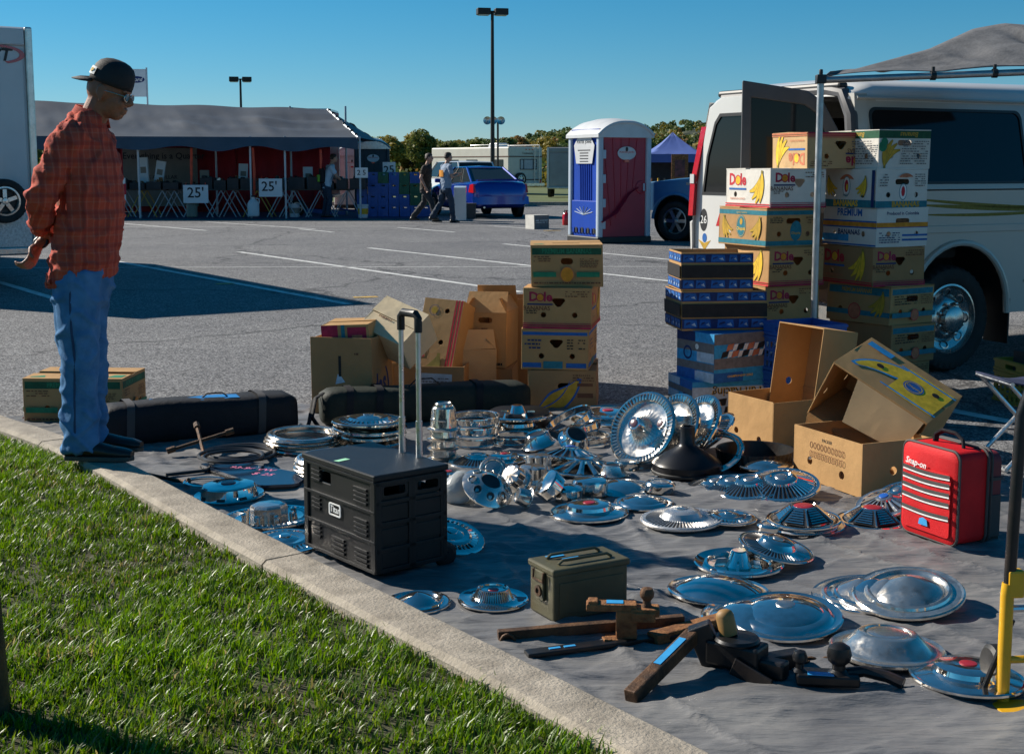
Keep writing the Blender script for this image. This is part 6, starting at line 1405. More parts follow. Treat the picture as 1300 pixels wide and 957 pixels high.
def limb(mb, pts, rad, seg=14, flat=1.0):
    """tapered tube with rounded ends"""
    mb.tube(pts, rad, seg, flat=flat)
    for p, r in ((pts[0], rad[0]), (pts[-1], rad[-1])): mb.sphere(p, r*.99, seg=12, rings=8)
def ering(cx, cy, z, a, b, n=24, tilt=0.0):
    return [(cx+a*math.cos(t), cy+b*math.sin(t), z+tilt*a*math.cos(t)) for t in [2*PI*k/n for k in range(n)]]
M_SKIN = mat('dark_brown_skin', (0.26, 0.105, 0.056), .5, var=.14, vs=22, bump=.12, bs=140, spec=.4)
M_SKIN2 = mat('fair_skin', (0.42, 0.22, 0.15), .55, var=.1, vs=20)
def plaid():
    m = mat('red_plaid', (0.54, 0.085, 0.048), .85, var=.12, vs=14, spec=.2, bump=.25, bs=300); N, L, b = nodes_of(m)
    base = b.inputs['Base Color'].links[0].from_socket; tc = N.new('ShaderNodeTexCoord'); sp = N.new('ShaderNodeSeparateXYZ'); L.new(tc.outputs['Object'], sp.inputs[0])
    def lines(sock, k, w, off=0):
        a = N.new('ShaderNodeMath'); a.operation = 'MULTIPLY_ADD'; a.inputs[1].default_value = k; a.inputs[2].default_value = off; L.new(sock, a.inputs[0])
        f = N.new('ShaderNodeMath'); f.operation = 'FRACT'; L.new(a.outputs[0], f.inputs[0]); c = N.new('ShaderNodeMath'); c.operation = 'LESS_THAN'; c.inputs[1].default_value = w; L.new(f.outputs[0], c.inputs[0]); return c.outputs[0]
    ax = N.new('ShaderNodeMath'); ax.operation = 'ADD'; L.new(sp.outputs['X'], ax.inputs[0]); my = N.new('ShaderNodeMath'); my.operation = 'MULTIPLY'; my.inputs[1].default_value = .9; L.new(sp.outputs['Y'], my.inputs[0]); L.new(my.outputs[0], ax.inputs[1])
    out = base
    for sock, k, w, off, col, fac in ((sp.outputs['Z'], 26, .16, 0, (.52, .2, .14), .3), (ax.outputs[0], 26, .16, .3, (.52, .2, .14), .3), (sp.outputs['Z'], 13, .28, .2, (.2, .025, .03), .35), (ax.outputs[0], 13, .28, .5, (.2, .025, .03), .35)):
        q = lines(sock, k, w, off); mm = N.new('ShaderNodeMath'); mm.operation = 'MULTIPLY'; mm.inputs[1].default_value = fac; L.new(q, mm.inputs[0])
        mx = N.new('ShaderNodeMix'); mx.data_type = 'RGBA'; L.new(mm.outputs[0], mx.inputs[0]); L.new(out, mx.inputs[6]); mx.inputs[7].default_value = (*col, 1); out = mx.outputs[2]
    L.new(out, b.inputs['Base Color']); return m
M_PLAID = plaid()
M_DENIM = mat('blue_denim', (0.06, 0.19, 0.39), .85, var=.25, vs=9, col2=(.095, .245, .47), bump=.25, bs=420, spec=.2, dirt=.35, ds=3.5, dcol=(.13, .26, .44))
M_STITCH = mat('seam_stitch', (.02, .05, .12), .8, var=.1); M_CAPB = mat('black_cotton', (0.012, 0.012, 0.014), .75, var=.2, vs=20, bump=.2, bs=300); M_SHOE = mat('black_leather', (0.012, 0.011, 0.011), .4, var=.2, vs=15, bump=.2, bs=70); M_SOLE = mat('shoe_sole', (.07, .06, .05), .7)
def hand(mb, wrist, fwd, palm_n, thumb_side, curl, s=1.0):
    """palm with four unequal bent fingers and a thumb leaving its side"""
    w = Vector(wrist); f = Vector(fwd).normalized(); n = Vector(palm_n); n = (n-f*n.dot(f)).normalized(); t = f.cross(n)*thumb_side
    rings = []
    for d, hw, th in ((-.02, .024, .018), (.0, .027, .019), (.03, .036, .017), (.06, .041, .0155), (.085, .039, .013)):
        c = w+f*d*s; rings.append([c+t*(hw*s*math.cos(a))+n*(th*s*math.sin(a)) for a in [2*PI*k/14 for k in range(14)]])
    mb.loft(rings)
    for i, (off, L) in enumerate(((.030, .070), (.0105, .078), (-.0095, .073), (-.029, .058))):
        p = w+f*.082*s+t*off*s; d = f.copy(); pts = [p-f*.012*s, p]; rr = [.0098*s, .0094*s]
        for k, (fr, c) in enumerate(((.42, curl*.75), (.32, curl), (.26, curl*.8))):
            ax = t; d = (Matrix.Rotation(-c*thumb_side, 3, ax) @ d) if True else d
            p = p+d*L*fr*s; pts.append(p); rr.append((.0088-.0009*k)*s)
        limb(mb, pts, rr, 10)
    p = w+t*.030*s+f*.018*s; d = (f*.6+t*.75+n*.25).normalized(); limb(mb, [p, p+d*.032*s, p+d*.032*s+(f*.8+t*.25+n*.45).normalized()*.03*s, p+d*.032*s+(f*.8+t*.1+n*.7).normalized()*.05*s], [.0145*s, .0125*s, .0105*s, .0088*s], 10)
def standing_man():
    g = P(108, 578, KH); o = thing('person', 'man in red plaid shirt, jeans and backwards black cap, hands clasped behind him', 'person', (g.x+.05, g.y, KH), R(-4)); o.scale = (.95, .95, .955)
    # ------- body, one continuous skin
    b = MB()
    b.loft([ering(-.03, 0, .9, .12, .165), ering(-.02, 0, 1.1, .12, .16), ering(-.02, 0, 1.3, .125, .18), ering(-.03, 0, 1.44, .11, .19), ering(-.03, 0, 1.52, .07, .12), ering(-.01, 0, 1.57, .06, .062)])
    limb(b, [(-.02, 0, 1.5), (.015, 0, 1.58), (.055, 0, 1.66)], [.066, .062, .064])
    HX = T(.085, 0, 1.695) @ Matrix.Rotation(R(11), 4, 'Y')
    b.sphere((-.008, 0, .012), (.098, .076, .100), 0, HX, 24, 16); b.sphere((.03, 0, -.045), (.062, .062, .075), 0, HX, 18, 12)
    b.sphere((.052, 0, -.098), (.036, .036, .028), 0, HX, 14, 10); b.sphere((.012, 0, -.075), (.055, .056, .05), 0, HX, 14, 10)
    b.sphere((.072, .026, -.048), (.022, .022, .026), 0, HX); b.sphere((.072, -.026, -.048), (.022, .022, .026), 0, HX)   # cheeks
    b.sphere((.083, 0, .008), (.016, .052, .013), 0, HX)                                                        # brow
    b.tube([HX @ Vector(p) for p in ((.088, 0, .0), (.102, 0, -.022), (.112, 0, -.040), (.098, 0, -.052))], [.010, .012, .0165, .011], 10); b.sphere((.100, -.014, -.045), .0095, 0, HX); b.sphere((.100, .014, -.045), .0095, 0, HX)
    b.sphere((.088, 0, -.072), (.014, .026, .0085), 0, HX); b.sphere((.085, 0, -.086), (.014, .023, .009), 0, HX)              # lips
    for s in (-1, 1):
        b.loft([[HX @ Vector((-.008+.019*math.cos(a)*k, s*(.070+d), -.012+.032*math.sin(a)*k)) for a in [2*PI*q/14 for q in range(14)]] for d, k in ((-.006, .7), (.006, 1), (.012, 1.05), (.013, .8))])
        b.sphere((-.005, s*.079, -.046), (.009, .006, .010), 0, HX)
    limb(b, [(-.04, -.17, 1.46), (-.15, -.22, 1.21), (-.19, -.06, 1.055)], [.05, .042, .029]); limb(b, [(-.04, .17, 1.46), (-.15, .22, 1.2), (-.2, .06, 1.045)], [.05, .042, .029])
    limb(b, [(-.2, .06, 1.045), (-.222, -.02, 1.0)], [.030, .027])
    hand(b, (-.228, -.035, .99), (-.25, -.42, -.9), (.75, -.2, -.2), 1, .75)       # left hand, hanging fist
    hand(b, (-.183, -.045, 1.05), (-.35, .75, -.35), (-.3, -.2, -.9), -1, .55)      # right hand round the left wrist
    for s in (-1, 1):
        limb(b, [(-.03-.02*s, .095*s, .92), (-.03-.02*s, .10*s, .48), (-.045-.02*s, .10*s, .09)], [.085, .058, .042]); limb(b, [(-.06-.03*s, .10*s, .05), (.1-.03*s, .105*s, .035)], [.04, .035])
    put(fuse(b, .0048, 2), 'body', M_SKIN, o)
    # ------- shirt
    s_ = MB()
    s_.loft([ering(-.035, 0, .825, .142, .19, 32, .22), ering(-.03, 0, .86, .145, .192, 32, .2), ering(-.015, 0, .97, .143, .192, 32, .1), ering(.0, 0, 1.1, .138, .19, 32), ering(.004, 0, 1.24, .135, .192, 32), ering(-.008, 0, 1.36, .13, .198, 32), ering(-.028, 0, 1.45, .118, .195, 32), ering(-.035, 0, 1.51, .10, .17, 32, .05), ering(-.028, 0, 1.555, .085, .125, 32, .1), ering(-.012, 0, 1.595, .072, .08, 32, .12)])
    for s in (-1, 1):
        sx = -.04; limb(s_, [(sx+.01, .15*s, 1.475), (sx-.045, .195*s, 1.36), (-.135, .215*s, 1.215), (-.165, .175*s, 1.15), (-.195, .1*s, 1.085)], [.08, .07, .062, .056, .047], 18)
        s_.tube([(-.197, .105*s, 1.09), (-.193, .075*s, 1.067)], [.049, .047], 16)
    def folds(x, y, z):
        v = .010*mnoise.noise(Vector((x*7, y*5, z*9)))+.006*mnoise.noise(Vector((x*16+z*8, y*12, z*20-x*14)))
        r = 1-abs(mnoise.noise(Vector((x*9-z*5, y*6, z*7+x*9)))); v += .012*max(0, (r-.8)/.2)
        r = 1-abs(mnoise.noise(Vector((x*15+z*11+3, y*9, z*5-x*12)))); v += .009*max(0, (r-.8)/.2)
        if x < -.12 and z > 1.05: v += .006*math.sin(z*95+x*55+y*20)*min(1, (-.12-x)/.08)
        return v
    put(fuse(s_, .0085, 2, folds), 'shirt', M_PLAID, o)
    col = MB(); n = 28
    for (k0, k1, dz) in ((0, 1, 0),):
        lo = []; up = []
        for k in range(n+1):
            a = R(30)+R(300)*k/n; c, sn = math.cos(a), math.sin(a); lo.append((-.01+.098*c, .105*sn, 1.545+.02*(-c)+.0)); up.append((.004+.070*c, .074*sn, 1.612+.022*(-c)))
        col.add(lo+up, [(k, k+1, n+2+k, n+1+k) for k in range(n)], 0, True)
    c = col.build('collar', M_PLAID, o); c.modifiers.new('solid', 'SOLIDIFY').thickness = .007
    tl = MB(); vs = []
    for i in range(9):
        a = R(120)+R(120)*i/8;
        for j in range(5):
            t = j/4; r = 1+.06*t+.04*math.sin(i*1.9)*t; vs.append((-.035+.15*r*math.cos(a), .195*r*math.sin(a), .865-.065*t*(1 if 1 < i < 7 else .6)))
    tl.add(vs, [(i*5+j, i*5+j+1, (i+1)*5+j+1, (i+1)*5+j) for i in range(8) for j in range(4)], 0, True); c = tl.build('shirt_tail', M_PLAID, o); c.modifiers.new('solid', 'SOLIDIFY').thickness = .005
    # ------- jeans
    j = MB(); j.loft([ering(-.03, 0, .70, .09, .15), ering(-.03, 0, .80, .125, .175), ering(-.02, 0, .95, .12, .17), ering(-.015, 0, 1.0, .115, .16)])
    for s in (-1, 1):
        dx = -.006*s-.012
        rg = [(-.02, .88, .108, .092), (-.025, .76, .104, .095), (-.03, .62, .094, .088), (-.022, .48, .084, .08), (-.032, .34, .08, .077), (-.038, .2, .079, .076), (-.036, .1, .083, .08), (-.030, .05, .084, .08)]
        j.loft([ering(x+dx+(.012 if s < 0 else -.012), .098*s, z, a, b_) for x, z, a, b_ in rg][::-1])
    def jf(x, y, z):
        k = 1.0 if z < .25 else .3; v = k*.008*mnoise.noise(Vector((x*8, y*8, z*13)))+.002*mnoise.noise(Vector((x*20, y*20, z*16)))
        r = 1-abs(mnoise.noise(Vector((x*7+z*6, y*7+4, z*6-x*6)))); v += .010*max(0, (r-.78)/.22)
        r = 1-abs(mnoise.noise(Vector((x*9+3, y*9, z*2.2)))); v += .008*max(0, (r-.8)/.2)
        r = 1-abs(mnoise.noise(Vector((x*4, y*5+9, z*11+x*14)))); v += k*.012*max(0, (r-.8)/.2); return v
    put(fuse(j, .0085, 2, jf), 'jeans', M_DENIM, o)
    sm = MB(); sm.tube([(-.01, -.191, .86), (-.015, -.197, .74), (-.016, -.19, .6), (-.01, -.182, .48), (-.02, -.179, .3), (-.026, -.18, .12)], .0055, 6); sm.build('side_seam', M_STITCH, o)
    # ------- shoes
    for s in (-1, 1):
        x0 = -.085-.015*s-.01; y0 = .105*s; sh = MB(); rr = []
        for x, hw, h, z0 in ((-.02, .03, .06, .012), (.0, .04, .085, .012), (.06, .043, .095, .012), (.13, .042, .075, .012), (.2, .047, .058, .012), (.26, .045, .048, .012), (.295, .028, .034, .014)):
            rr.append([(x0+x, y0+hw*math.cos(a), z0+h*.5+h*.5*math.sin(a)) for a in [2*PI*k/16 for k in range(16)]])
        sh.loft(rr); so = sh.build('shoe', M_SHOE, o, sharp=60)
        sl = MB(); pl = [(x0-.022, y0-.03), (x0+.06, y0-.043), (x0+.14, y0-.042), (x0+.22, y0-.05), (x0+.285, y0-.035), (x0+.305, y0), (x0+.285, y0+.035), (x0+.22, y0+.05), (x0+.14, y0+.042), (x0+.06, y0+.043), (x0-.022, y0+.03)]
        sl.plate(pl, [], .022, 0, T(0, 0, .024)); sl.build('sole', M_SOLE, so, bevel=.006)
    # ------- cap worn backwards
    cp = thing_part = MB(); n = 32; prof = [(.97, .0), (.975, .02), (.95, .045), (.885, .072), (.75, .094), (.53, .108), (.28, .115), (.02, .117)]
    rings = [[HX @ Matrix.Rotation(R(9), 4, 'Y') @ Vector((-.004+.106*r*math.cos(a), .086*r*math.sin(a), .026+z)) for a in [2*PI*k/n for k in range(n)]] for r, z in prof]
    cp.loft(rings, caps=False); c = cp.build('cap', M_CAPB, o, sharp=60); c.modifiers.new('solid', 'SOLIDIFY').thickness = .004
    br = MB(); vs = []
    for i in range(15):
        a = R(128)+R(104)*i/14
        for t in (0, .5, 1):
            ext = math.sin(PI*i/14)**.6; r = 1+.72*t*ext; p = Vector((-.004+.106*r*math.cos(a), .086*(1+.25*t*ext)*math.sin(a), .030-.012*t*ext-.02*t*t*ext)); p.z -= .018*(math.sin(a)**2)*t; vs.append(HX @ Matrix.Rotation(R(9), 4, 'Y') @ p)
    br.add(vs, [(i*3+j, i*3+j+1, (i+1)*3+j+1, (i+1)*3+j) for i in range(14) for j in range(2)], 0, True); q = br.build('cap_brim', M_CAPB, c); q.modifiers.new('solid', 'SOLIDIFY').thickness = .005
    pc = MB(); XP = HX @ Matrix.Rotation(R(9), 4, 'Y'); vs = []
    for i in range(5):
        for k in range(5):
            a = R(208)+R(28)*i/4; z = .048+.036*k/4; f = 1.0 if z < .06 else 1-(z-.06)*2.6; f = .99-.9*max(0, z-.026-.045)*1.0
            rr = np.interp(z-.026, [p[1] for p in prof], [p[0] for p in prof])+.035; vs.append(XP @ Vector((-.004+.110*rr*math.cos(a), .088*rr*math.sin(a), z)))
    pc.add(vs, [(i*5+k, (i+1)*5+k, (i+1)*5+k+1, i*5+k+1) for i in range(4) for k in range(4)], 0, True); pc.build('cap_patch', INK['white'], c)
    em = MB(); vs2 = [vs[6], vs[11], vs[17], vs[18], vs[13], vs[8]]; ctr = sum((Vector(v) for v in vs2), Vector())/6; out = (ctr-(HX @ Vector((0, 0, .05)))).normalized()*.0025
    em.add([Vector(v)+out for v in vs2], [tuple(range(6))], 0); em.build('patch_emblem', INK['ochre'], c)
    gl = MB(); gl.tube([HX @ Vector((-.01, -.079, -.002)), HX @ Vector((.05, -.076, -.006)), HX @ Vector((.098, -.062, -.012))], .0024, 6)
    for s in (-1, 1):
        gl.tube([HX @ Vector((.104-.006*abs(math.cos(t))*1, s*(.034+.024*math.cos(t)), -.018+.017*math.sin(t))) for t in [2*PI*k/16 for k in range(16)]], .0026, 6, closed=True)
    gl.tube([HX @ Vector((.106, -.01, -.014)), HX @ Vector((.108, 0, -.012)), HX @ Vector((.106, .01, -.014))], .002, 6); gl.tube([HX @ Vector((-.01, .079, -.002)), HX @ Vector((.098, .062, -.012))], .0024, 6); gq = gl.build('glasses', M_CHR2, o)
    for s in (-1, 1):
        ln = MB(); ln.add([HX @ Vector((.103, s*(.034+.022*math.cos(t)), -.018+.016*math.sin(t))) for t in [2*PI*k/14 for k in range(14)]], [tuple(range(14))]); ln.build('lens', glass_mat('spectacle_lens', (.1, .2, .24), .03), gq)
    wt = MB(); wt.tube([(-.222+.034*math.cos(t)*.9, -.02+.03*math.sin(t)*.3, 1.005+.03*math.sin(t)*.75) for t in [2*PI*k/16 for k in range(16)]], .008, 8, closed=True); wt.build('wrist_watch', M_SHOE, o)
    for c in o.children_recursive:
        for v in c.data.vertices:
            if v.co.z > .85: v.co.x += .055*(v.co.z-.85)
    return o
standing_man()
def small_person(label, loc, rz, hip, knees, ankles, arms, lean, shirt, trousers, skin, hair, logo=None, pack=None, head_yaw=0, h=1.76):
    """facing local +x; knees/ankles: (x,z) for right (-y) and left leg; arms: (elbow, wrist) triples"""
    o = thing('person', label, 'person', loc, rz); k = h/1.76
    hp = Vector((0, 0, hip)); ch = Vector((lean*.5, 0, hip+.48)); nk = Vector((lean*.75, 0, hip+.60)); hd = Vector((lean*.9+.03, 0, hip+.735))
    b = MB(); limb(b, [tuple(ch), tuple(nk), tuple(hd-Vector((0, 0, .06)))], [.07, .055, .055]); b.sphere(tuple(hd), (.095, .075, .118), seg=18, rings=12); b.sphere((hd.x+.04, 0, hd.z-.06), (.052, .05, .055)); b.sphere((hd.x+.1, 0, hd.z-.015), (.016, .014, .024))
    for s in (-1, 1): b.sphere((hd.x-.005, .078*s, hd.z-.01), (.018, .01, .03))
    s_ = MB(); s_.loft([ering(hp.x, 0, hip-.1, .125, .185), ering(hp.x+lean*.1, 0, hip+.1, .13, .18), ering(ch.x*.7, 0, hip+.3, .135, .195), ering(ch.x, 0, hip+.45, .12, .21), ering(nk.x*.95, 0, hip+.545, .085, .15), ering(nk.x, 0, hip+.575, .06, .07)])
    t_ = MB(); t_.loft([ering(hp.x, 0, hip-.16, .12, .17), ering(hp.x, 0, hip-.02, .125, .175), ering(hp.x, 0, hip+.06, .12, .165)])
    for i, s in enumerate((-1, 1)):
        kn = Vector((knees[i][0], .1*s, knees[i][1])); an = Vector((ankles[i][0], .09*s, ankles[i][1])); hj = Vector((hp.x, .09*s, hip-.06))
        limb(t_, [tuple(hj), tuple(hj.lerp(kn, .5)), tuple(kn), tuple(kn.lerp(an, .5)), tuple(an)], [.098, .09, .075, .072, .066])
        limb(b, [tuple(an), tuple(an+Vector((.02, 0, -.04)))], [.045, .04])
        sh = MB(); sh.loft([[(an.x+x, an.y+hw*math.cos(a), max(.004, an.z-.09)+z0+hh*(.5+.5*math.sin(a))) for a in [2*PI*q/12 for q in range(12)]] for x, hw, hh, z0 in ((-.09, .025, .05, 0), (-.07, .04, .09, 0), (.02, .042, .095, 0), (.12, .046, .06, 0), (.18, .03, .04, 0))]); sh.build('shoe', M_SHOE, o, sharp=60)
        el, wr = (Vector(q) for q in arms[i]); shd = Vector((ch.x, .2*s, hip+.49))
        limb(s_, [tuple(shd), tuple(shd.lerp(el, .55))], [.072, .062]); limb(b, [tuple(shd), tuple(el), tuple(wr)], [.05, .042, .03]); d = (wr-el).normalized()
        hand(b, tuple(wr), tuple(d), (0, -s, .3), s, .35)
    put(fuse(b, .011, 1), 'body', skin, o); f1 = lambda x, y, z: .008*mnoise.noise(Vector((x*9, y*9, z*12)))+.010*max(0, 1-abs(mnoise.noise(Vector((x*6+z*6, y*8, z*7-x*4))))*5)
    put(fuse(s_, .014, 2, f1), 'shirt', shirt, o); put(fuse(t_, .014, 2, f1), 'trousers', trousers, o)
    hr = MB(); hr.loft([[(hd.x-.012+.105*r*math.cos(a)-(.02 if r > .9 and math.cos(a) > .3 else 0), .085*r*math.sin(a), hd.z+.0+z-(.06*(math.cos(a) < -.1) if r > .95 else 0)) for a in [2*PI*q/20 for q in range(20)]] for r, z in ((1, .03), (1.0, .06), (.9, .09), (.65, .115), (.3, .128), (.02, .13))], caps=False); hq = hr.build('hair', hair, o, sharp=80); hq.modifiers.new('solid', 'SOLIDIFY').thickness = .012
    if logo:
        lg = MB(); vs = []
        for i in range(7):
            for j in range(5):
                y = -.12+.24*i/6; z = hip+.24+.17*j/4; x = ch.x*.75-.128*math.sqrt(max(.05, 1-(y/.2)**2))-.03-.01; vs.append((x, y, z))
        lg.add(vs, [(i*5+j, i*5+j+1, (i+1)*5+j+1, (i+1)*5+j) for i in range(6) for j in range(4)], 0, True); lg.build('shirt_print', logo, o)
    if pack:
        pk = MB(); pk.box((ch.x*.7-.2, 0, hip+.26), (.18, .3, .42), 0, None, (.7, .8)); p = pk.build('backpack', pack, o, bevel=.05, bseg=3); pk = MB(); pk.box((ch.x*.7-.3, 0, hip+.18), (.05, .22, .2)); pk.build('pack_pocket', mat('lime_nylon', (.2, .42, .03), .6), p, bevel=.02)
        for s in (-1, 1): st = MB(); st.tube([(ch.x*.7-.14, .11*s, hip+.44), (ch.x+.0, .13*s, hip+.555), (ch.x+.12, .12*s, hip+.4), (ch.x*.6+.02, .19*s, hip+.15)], .018, 6, flat=.4); st.build('pack_strap', pack, p)
    return o
M_BLKTEE = mat('black_print_shirt', (0.014, 0.013, 0.013), .85, var=.3, vs=5, col2=(.05, .03, .018)); M_GRYTEE = mat('grey_blue_shirt', (0.21, 0.27, 0.36), .85, var=.12, vs=6); M_LBTEE = mat('pale_blue_shirt', (0.42, 0.52, 0.6), .85, var=.1, vs=6)
M_DKTRS = mat('dark_trousers', (0.026, 0.026, 0.03), .85, var=.2, vs=8); M_DKJEAN = mat('dark_jeans', (0.022, 0.036, 0.06), .85, var=.3, vs=7); M_HAIRB = mat('brown_hair', (0.03, 0.018, 0.011), .6, var=.3, vs=60, bump=.5, bs=120)
q = P(540, 282)
small_person('walking man in black shirt with orange print and dark trousers', (q.x, q.y, 0), R(-14), .91, ((.20, .52), (-.06, .50)), ((.30, .10), (-.36, .13)), (((-.02, -.29, 1.14), (.10, -.28, .90)), ((-.1, .3, 1.16), (.0, .27, .92))), .10, M_BLKTEE, M_DKTRS, M_SKIN2, M_HAIRB, logo=INK['orange'])
q = P(566, 283)
small_person('walking man in grey blue T-shirt with orange print, hands raised in front', (q.x, q.y, 0), R(28), .93, ((.12, .52), (-.08, .52)), ((.16, .10), (-.34, .17)), (((.06, -.27, 1.16), (.28, -.14, 1.22)), ((.06, .27, 1.16), (.28, .12, 1.22))), .06, M_GRYTEE, M_DKJEAN, M_SKIN2, M_HAIRB, logo=INK['orange'])
# ---------------------------------------------------------------- vehicles and shelters farther off
M_BLUEC = mat('blue_car_paint', (0.008, 0.034, 0.30), .22, .25, var=.06, vs=2, coat=.8); M_BLUET = mat('steel_blue_paint', (0.08, 0.25, 0.47), .35, .1, var=.06, vs=2, coat=.6, dirt=.2, ds=1.5, dcol=(.12, .16, .2)); M_WHITEC = mat('white_car_paint', (0.7, 0.7, 0.69), .25, var=.04, vs=2, coat=.6)
M_CARGL = glass_mat('car_glass', (.02, .03, .035), .04); M_PLATE = mat('number_plate', (.6, .62, .6), .5, var=.1, vs=30); M_PLATEY = mat('plate_yellow', (.65, .5, .05), .5); M_PLATEB = mat('plate_blue', (.03, .08, .3), .5)
def car(name, label, cat, loc, yaw, paint, secs, gh, wheelx, wr, group=None, rim='five', extra=None):
    """local +x is forward; secs: (x, half width, z sill, z belt) from the rear; gh: greenhouse (x bottom, x top, half width bottom/top, z belt, z roof) keyed points"""
    o = thing(name, label, cat, loc, yaw, group)
    rings = []
    for x, w, z0, z1 in secs:
        pr = [(w*.86, z0), (w*.97, z0+.07), (w, z0+.22), (w*1.0, z0+(z1-z0)*.62), (w*.965, z1-.07), (w*.86, z1-.005), (w*.5, z1+.025), (0, z1+.03)]
        ring = [(x, -y, z) for y, z in pr]+[(x, y, z) for y, z in pr[::-1][1:]]
        rings.append(ring)
    m = MB(); m.loft(rings); b = m.build('body', paint, o, sharp=40)
    xr0, xr1, xf1, xf0, wb, wt, zb, zr = gh     # rear base, rear roof, front roof, front base
    base = [(xr0, wb*.93), ((xr0+xr1)/2, wb), (xf1, wb), (xf0, wb*.93)]
    g = MB(); n = 12; lo = []; up = []
    for t in range(n+1): lo.append(xr0+(xf0-xr0)*t/n)
    for s in (-1, 1):
        lo_ = [(xr0, s*wb*.9, zb), (xf0, s*wb*.9, zb)]; up_ = [(xr1, s*wt, zr-.035), (xf1, s*wt, zr-.035)]
        sd = MB(); sd.add([lo_[0], lo_[1], up_[1], up_[0]], [(0, 1, 2, 3) if s < 0 else (3, 2, 1, 0)]); sd.build('side_glass', M_CARGL, o)
        for fr in (.0, .34, .66, 1.0):
            p = Vector(lo_[0]).lerp(Vector(lo_[1]), fr); q = Vector(up_[0]).lerp(Vector(up_[1]), fr); pl = MB(); pl.tube([p+Vector((0, s*.006, 0)), q+Vector((0, s*.006, 0))], .032 if fr in (0, 1) else .02, 6); pl.build('pillar', paint if fr in (0, 1) else M_TRIM, o)
    rw = MB(); rw.add([(xr0, -wb*.9, zb), (xr0, wb*.9, zb), (xr1, wt, zr-.035), (xr1, -wt, zr-.035)], [(3, 2, 1, 0)]); rw.build('rear_window', M_CARGL, o)
    ww = MB(); ww.add([(xf0, -wb*.9, zb), (xf0, wb*.9, zb), (xf1, wt, zr-.035), (xf1, -wt, zr-.035)], [(0, 1, 2, 3)]); ww.build('windscreen', M_CARGL, o)
    rf = MB(); rr = []
    for x, dz, k in ((xr1-.03, -.035, 1.0), (xr1+.06, -.008, 1.02), ((xr1+xf1)/2, .0, 1.03), (xf1-.06, -.01, 1.02), (xf1+.03, -.035, 1)):
        rr.append([(x, -wt*k-.012, zr-.03+dz*.3), (x, -wt*k*.9, zr+dz), (x, 0, zr+.022+dz), (x, wt*k*.9, zr+dz), (x, wt*k+.012, zr-.03+dz*.3), (x, 0, zr-.045)])
    rf.loft(rr); rf.build('roof', paint, o, sharp=50)
    for x in wheelx:
        for s in (-1, 1):
            w_ = secs[len(secs)//2][1]; X = T(x, s*(w_-.1), wr) @ Matrix.Rotation(-s*PI/2, 4, 'X')
            ac = MB(); ac.lathe([(wr*1.16, .10), (wr*1.14, .112), (.0005, .112)], 26, 0, X); ac.build('wheel_arch', M_TRIM, o); wheel(o, X @ T(0, 0, .04), wr, .19, rim)
    if extra: extra(o)
    return o
def sedan_extra(o):
    for s in (-1, 1):
        t = MB(); t.loft([[(.02, s*.60, .72), (.0, s*.82, .70), (.30, s*.862, .72), (.3, s*.7, .72)], [(.06, s*.60, .93), (.05, s*.80, .95), (.22, s*.842, .93), (.22, s*.7, .93)]]); t.build('tail_lamp', M_TAIL, o, sharp=20)
    sp = MB(); sp.loft([[(.02, y, 1.03-.04*abs(y)**3), (.18, y, 1.04-.04*abs(y)**3), (.18, y, 1.065-.04*abs(y)**3), (.0, y, 1.085-.05*abs(y)**3)] for y in (-.68, -.4, 0, .4, .68)]); sp.build('spoiler', M_BLUEC, o, sharp=30)
    p = MB(); p.box((.01, 0, .80), (.02, .36, .17)); pl = p.build('number_plate', M_PLATE, o); p = MB(); p.box((-.002, 0, .735), (.004, .35, .035)); p.build('plate_band', M_PLATEY, pl); p = MB(); p.box((-.002, 0, .87), (.004, .35, .03)); p.build('plate_band', M_PLATEB, pl); p = MB(); vs, f = text_mesh('JBR 4721', .09, .01); p.add(vs, f, 0, False, Matrix(((0, 0, -1, -.003), (-1, 0, 0, 0), (0, 1, 0, .80), (0, 0, 0, 1)))) ; p.build('plate_digits', M_PLATEB, pl)
    b = MB(); b.loft([[(-.03, y, .38), (.06, y, .38), (.06, y, .60), (-.03 if abs(y) < .75 else .03, y, .60)] for y in (-.84, -.6, 0, .6, .84)]); b.build('rear_bumper', M_BLUEC, o, sharp=30)
    l = MB(); l.tube([(.03, -.6, .66), (.02, 0, .655), (.03, .6, .66)], .012, 6); l.build('boot_seam', M_TRIM, o); e = MB(); e.lathe([(.05, 0), (.045, .008), (.0005, .01)], 16, 0, T(.035, 0, .95) @ Matrix.Rotation(-PI/2, 4, 'Y') @ Matrix.Diagonal((.5, 1, 1, 1))); e.build('badge', M_CHR, o)
    for s in (-1, 1): mi = MB(); mi.box((2.85, s*.93, 1.02), (.1, .16, .12)); mi.build('door_mirror', M_BLUEC, o, bevel=.03)
    ex = MB(); ex.tube([(-.02, .5, .3), (.2, .5, .3)], .03, 8); ex.build('exhaust_pipe', M_CHR2, o)
hy = math.atan2(.93, -.36)
q = P(636, 277)
car('sedan', 'bright blue four door car with boot spoiler seen from behind', 'car', (q.x, q.y, 0), hy, M_BLUEC,
    [(-.02, .70, .44, .88), (.05, .80, .34, .97), (.25, .85, .27, 1.01), (.8, .86, .24, 1.0), (2.2, .86, .22, .95), (3.2, .86, .24, .93), (3.9, .83, .27, .84), (4.2, .76, .30, .74), (4.3, .66, .36, .66)], (.36, 1.28, 2.35, 3.25, .80, .54, .96, 1.43), (.78, 3.4), .31, extra=sedan_extra)
q = PY(600, 262, 49)
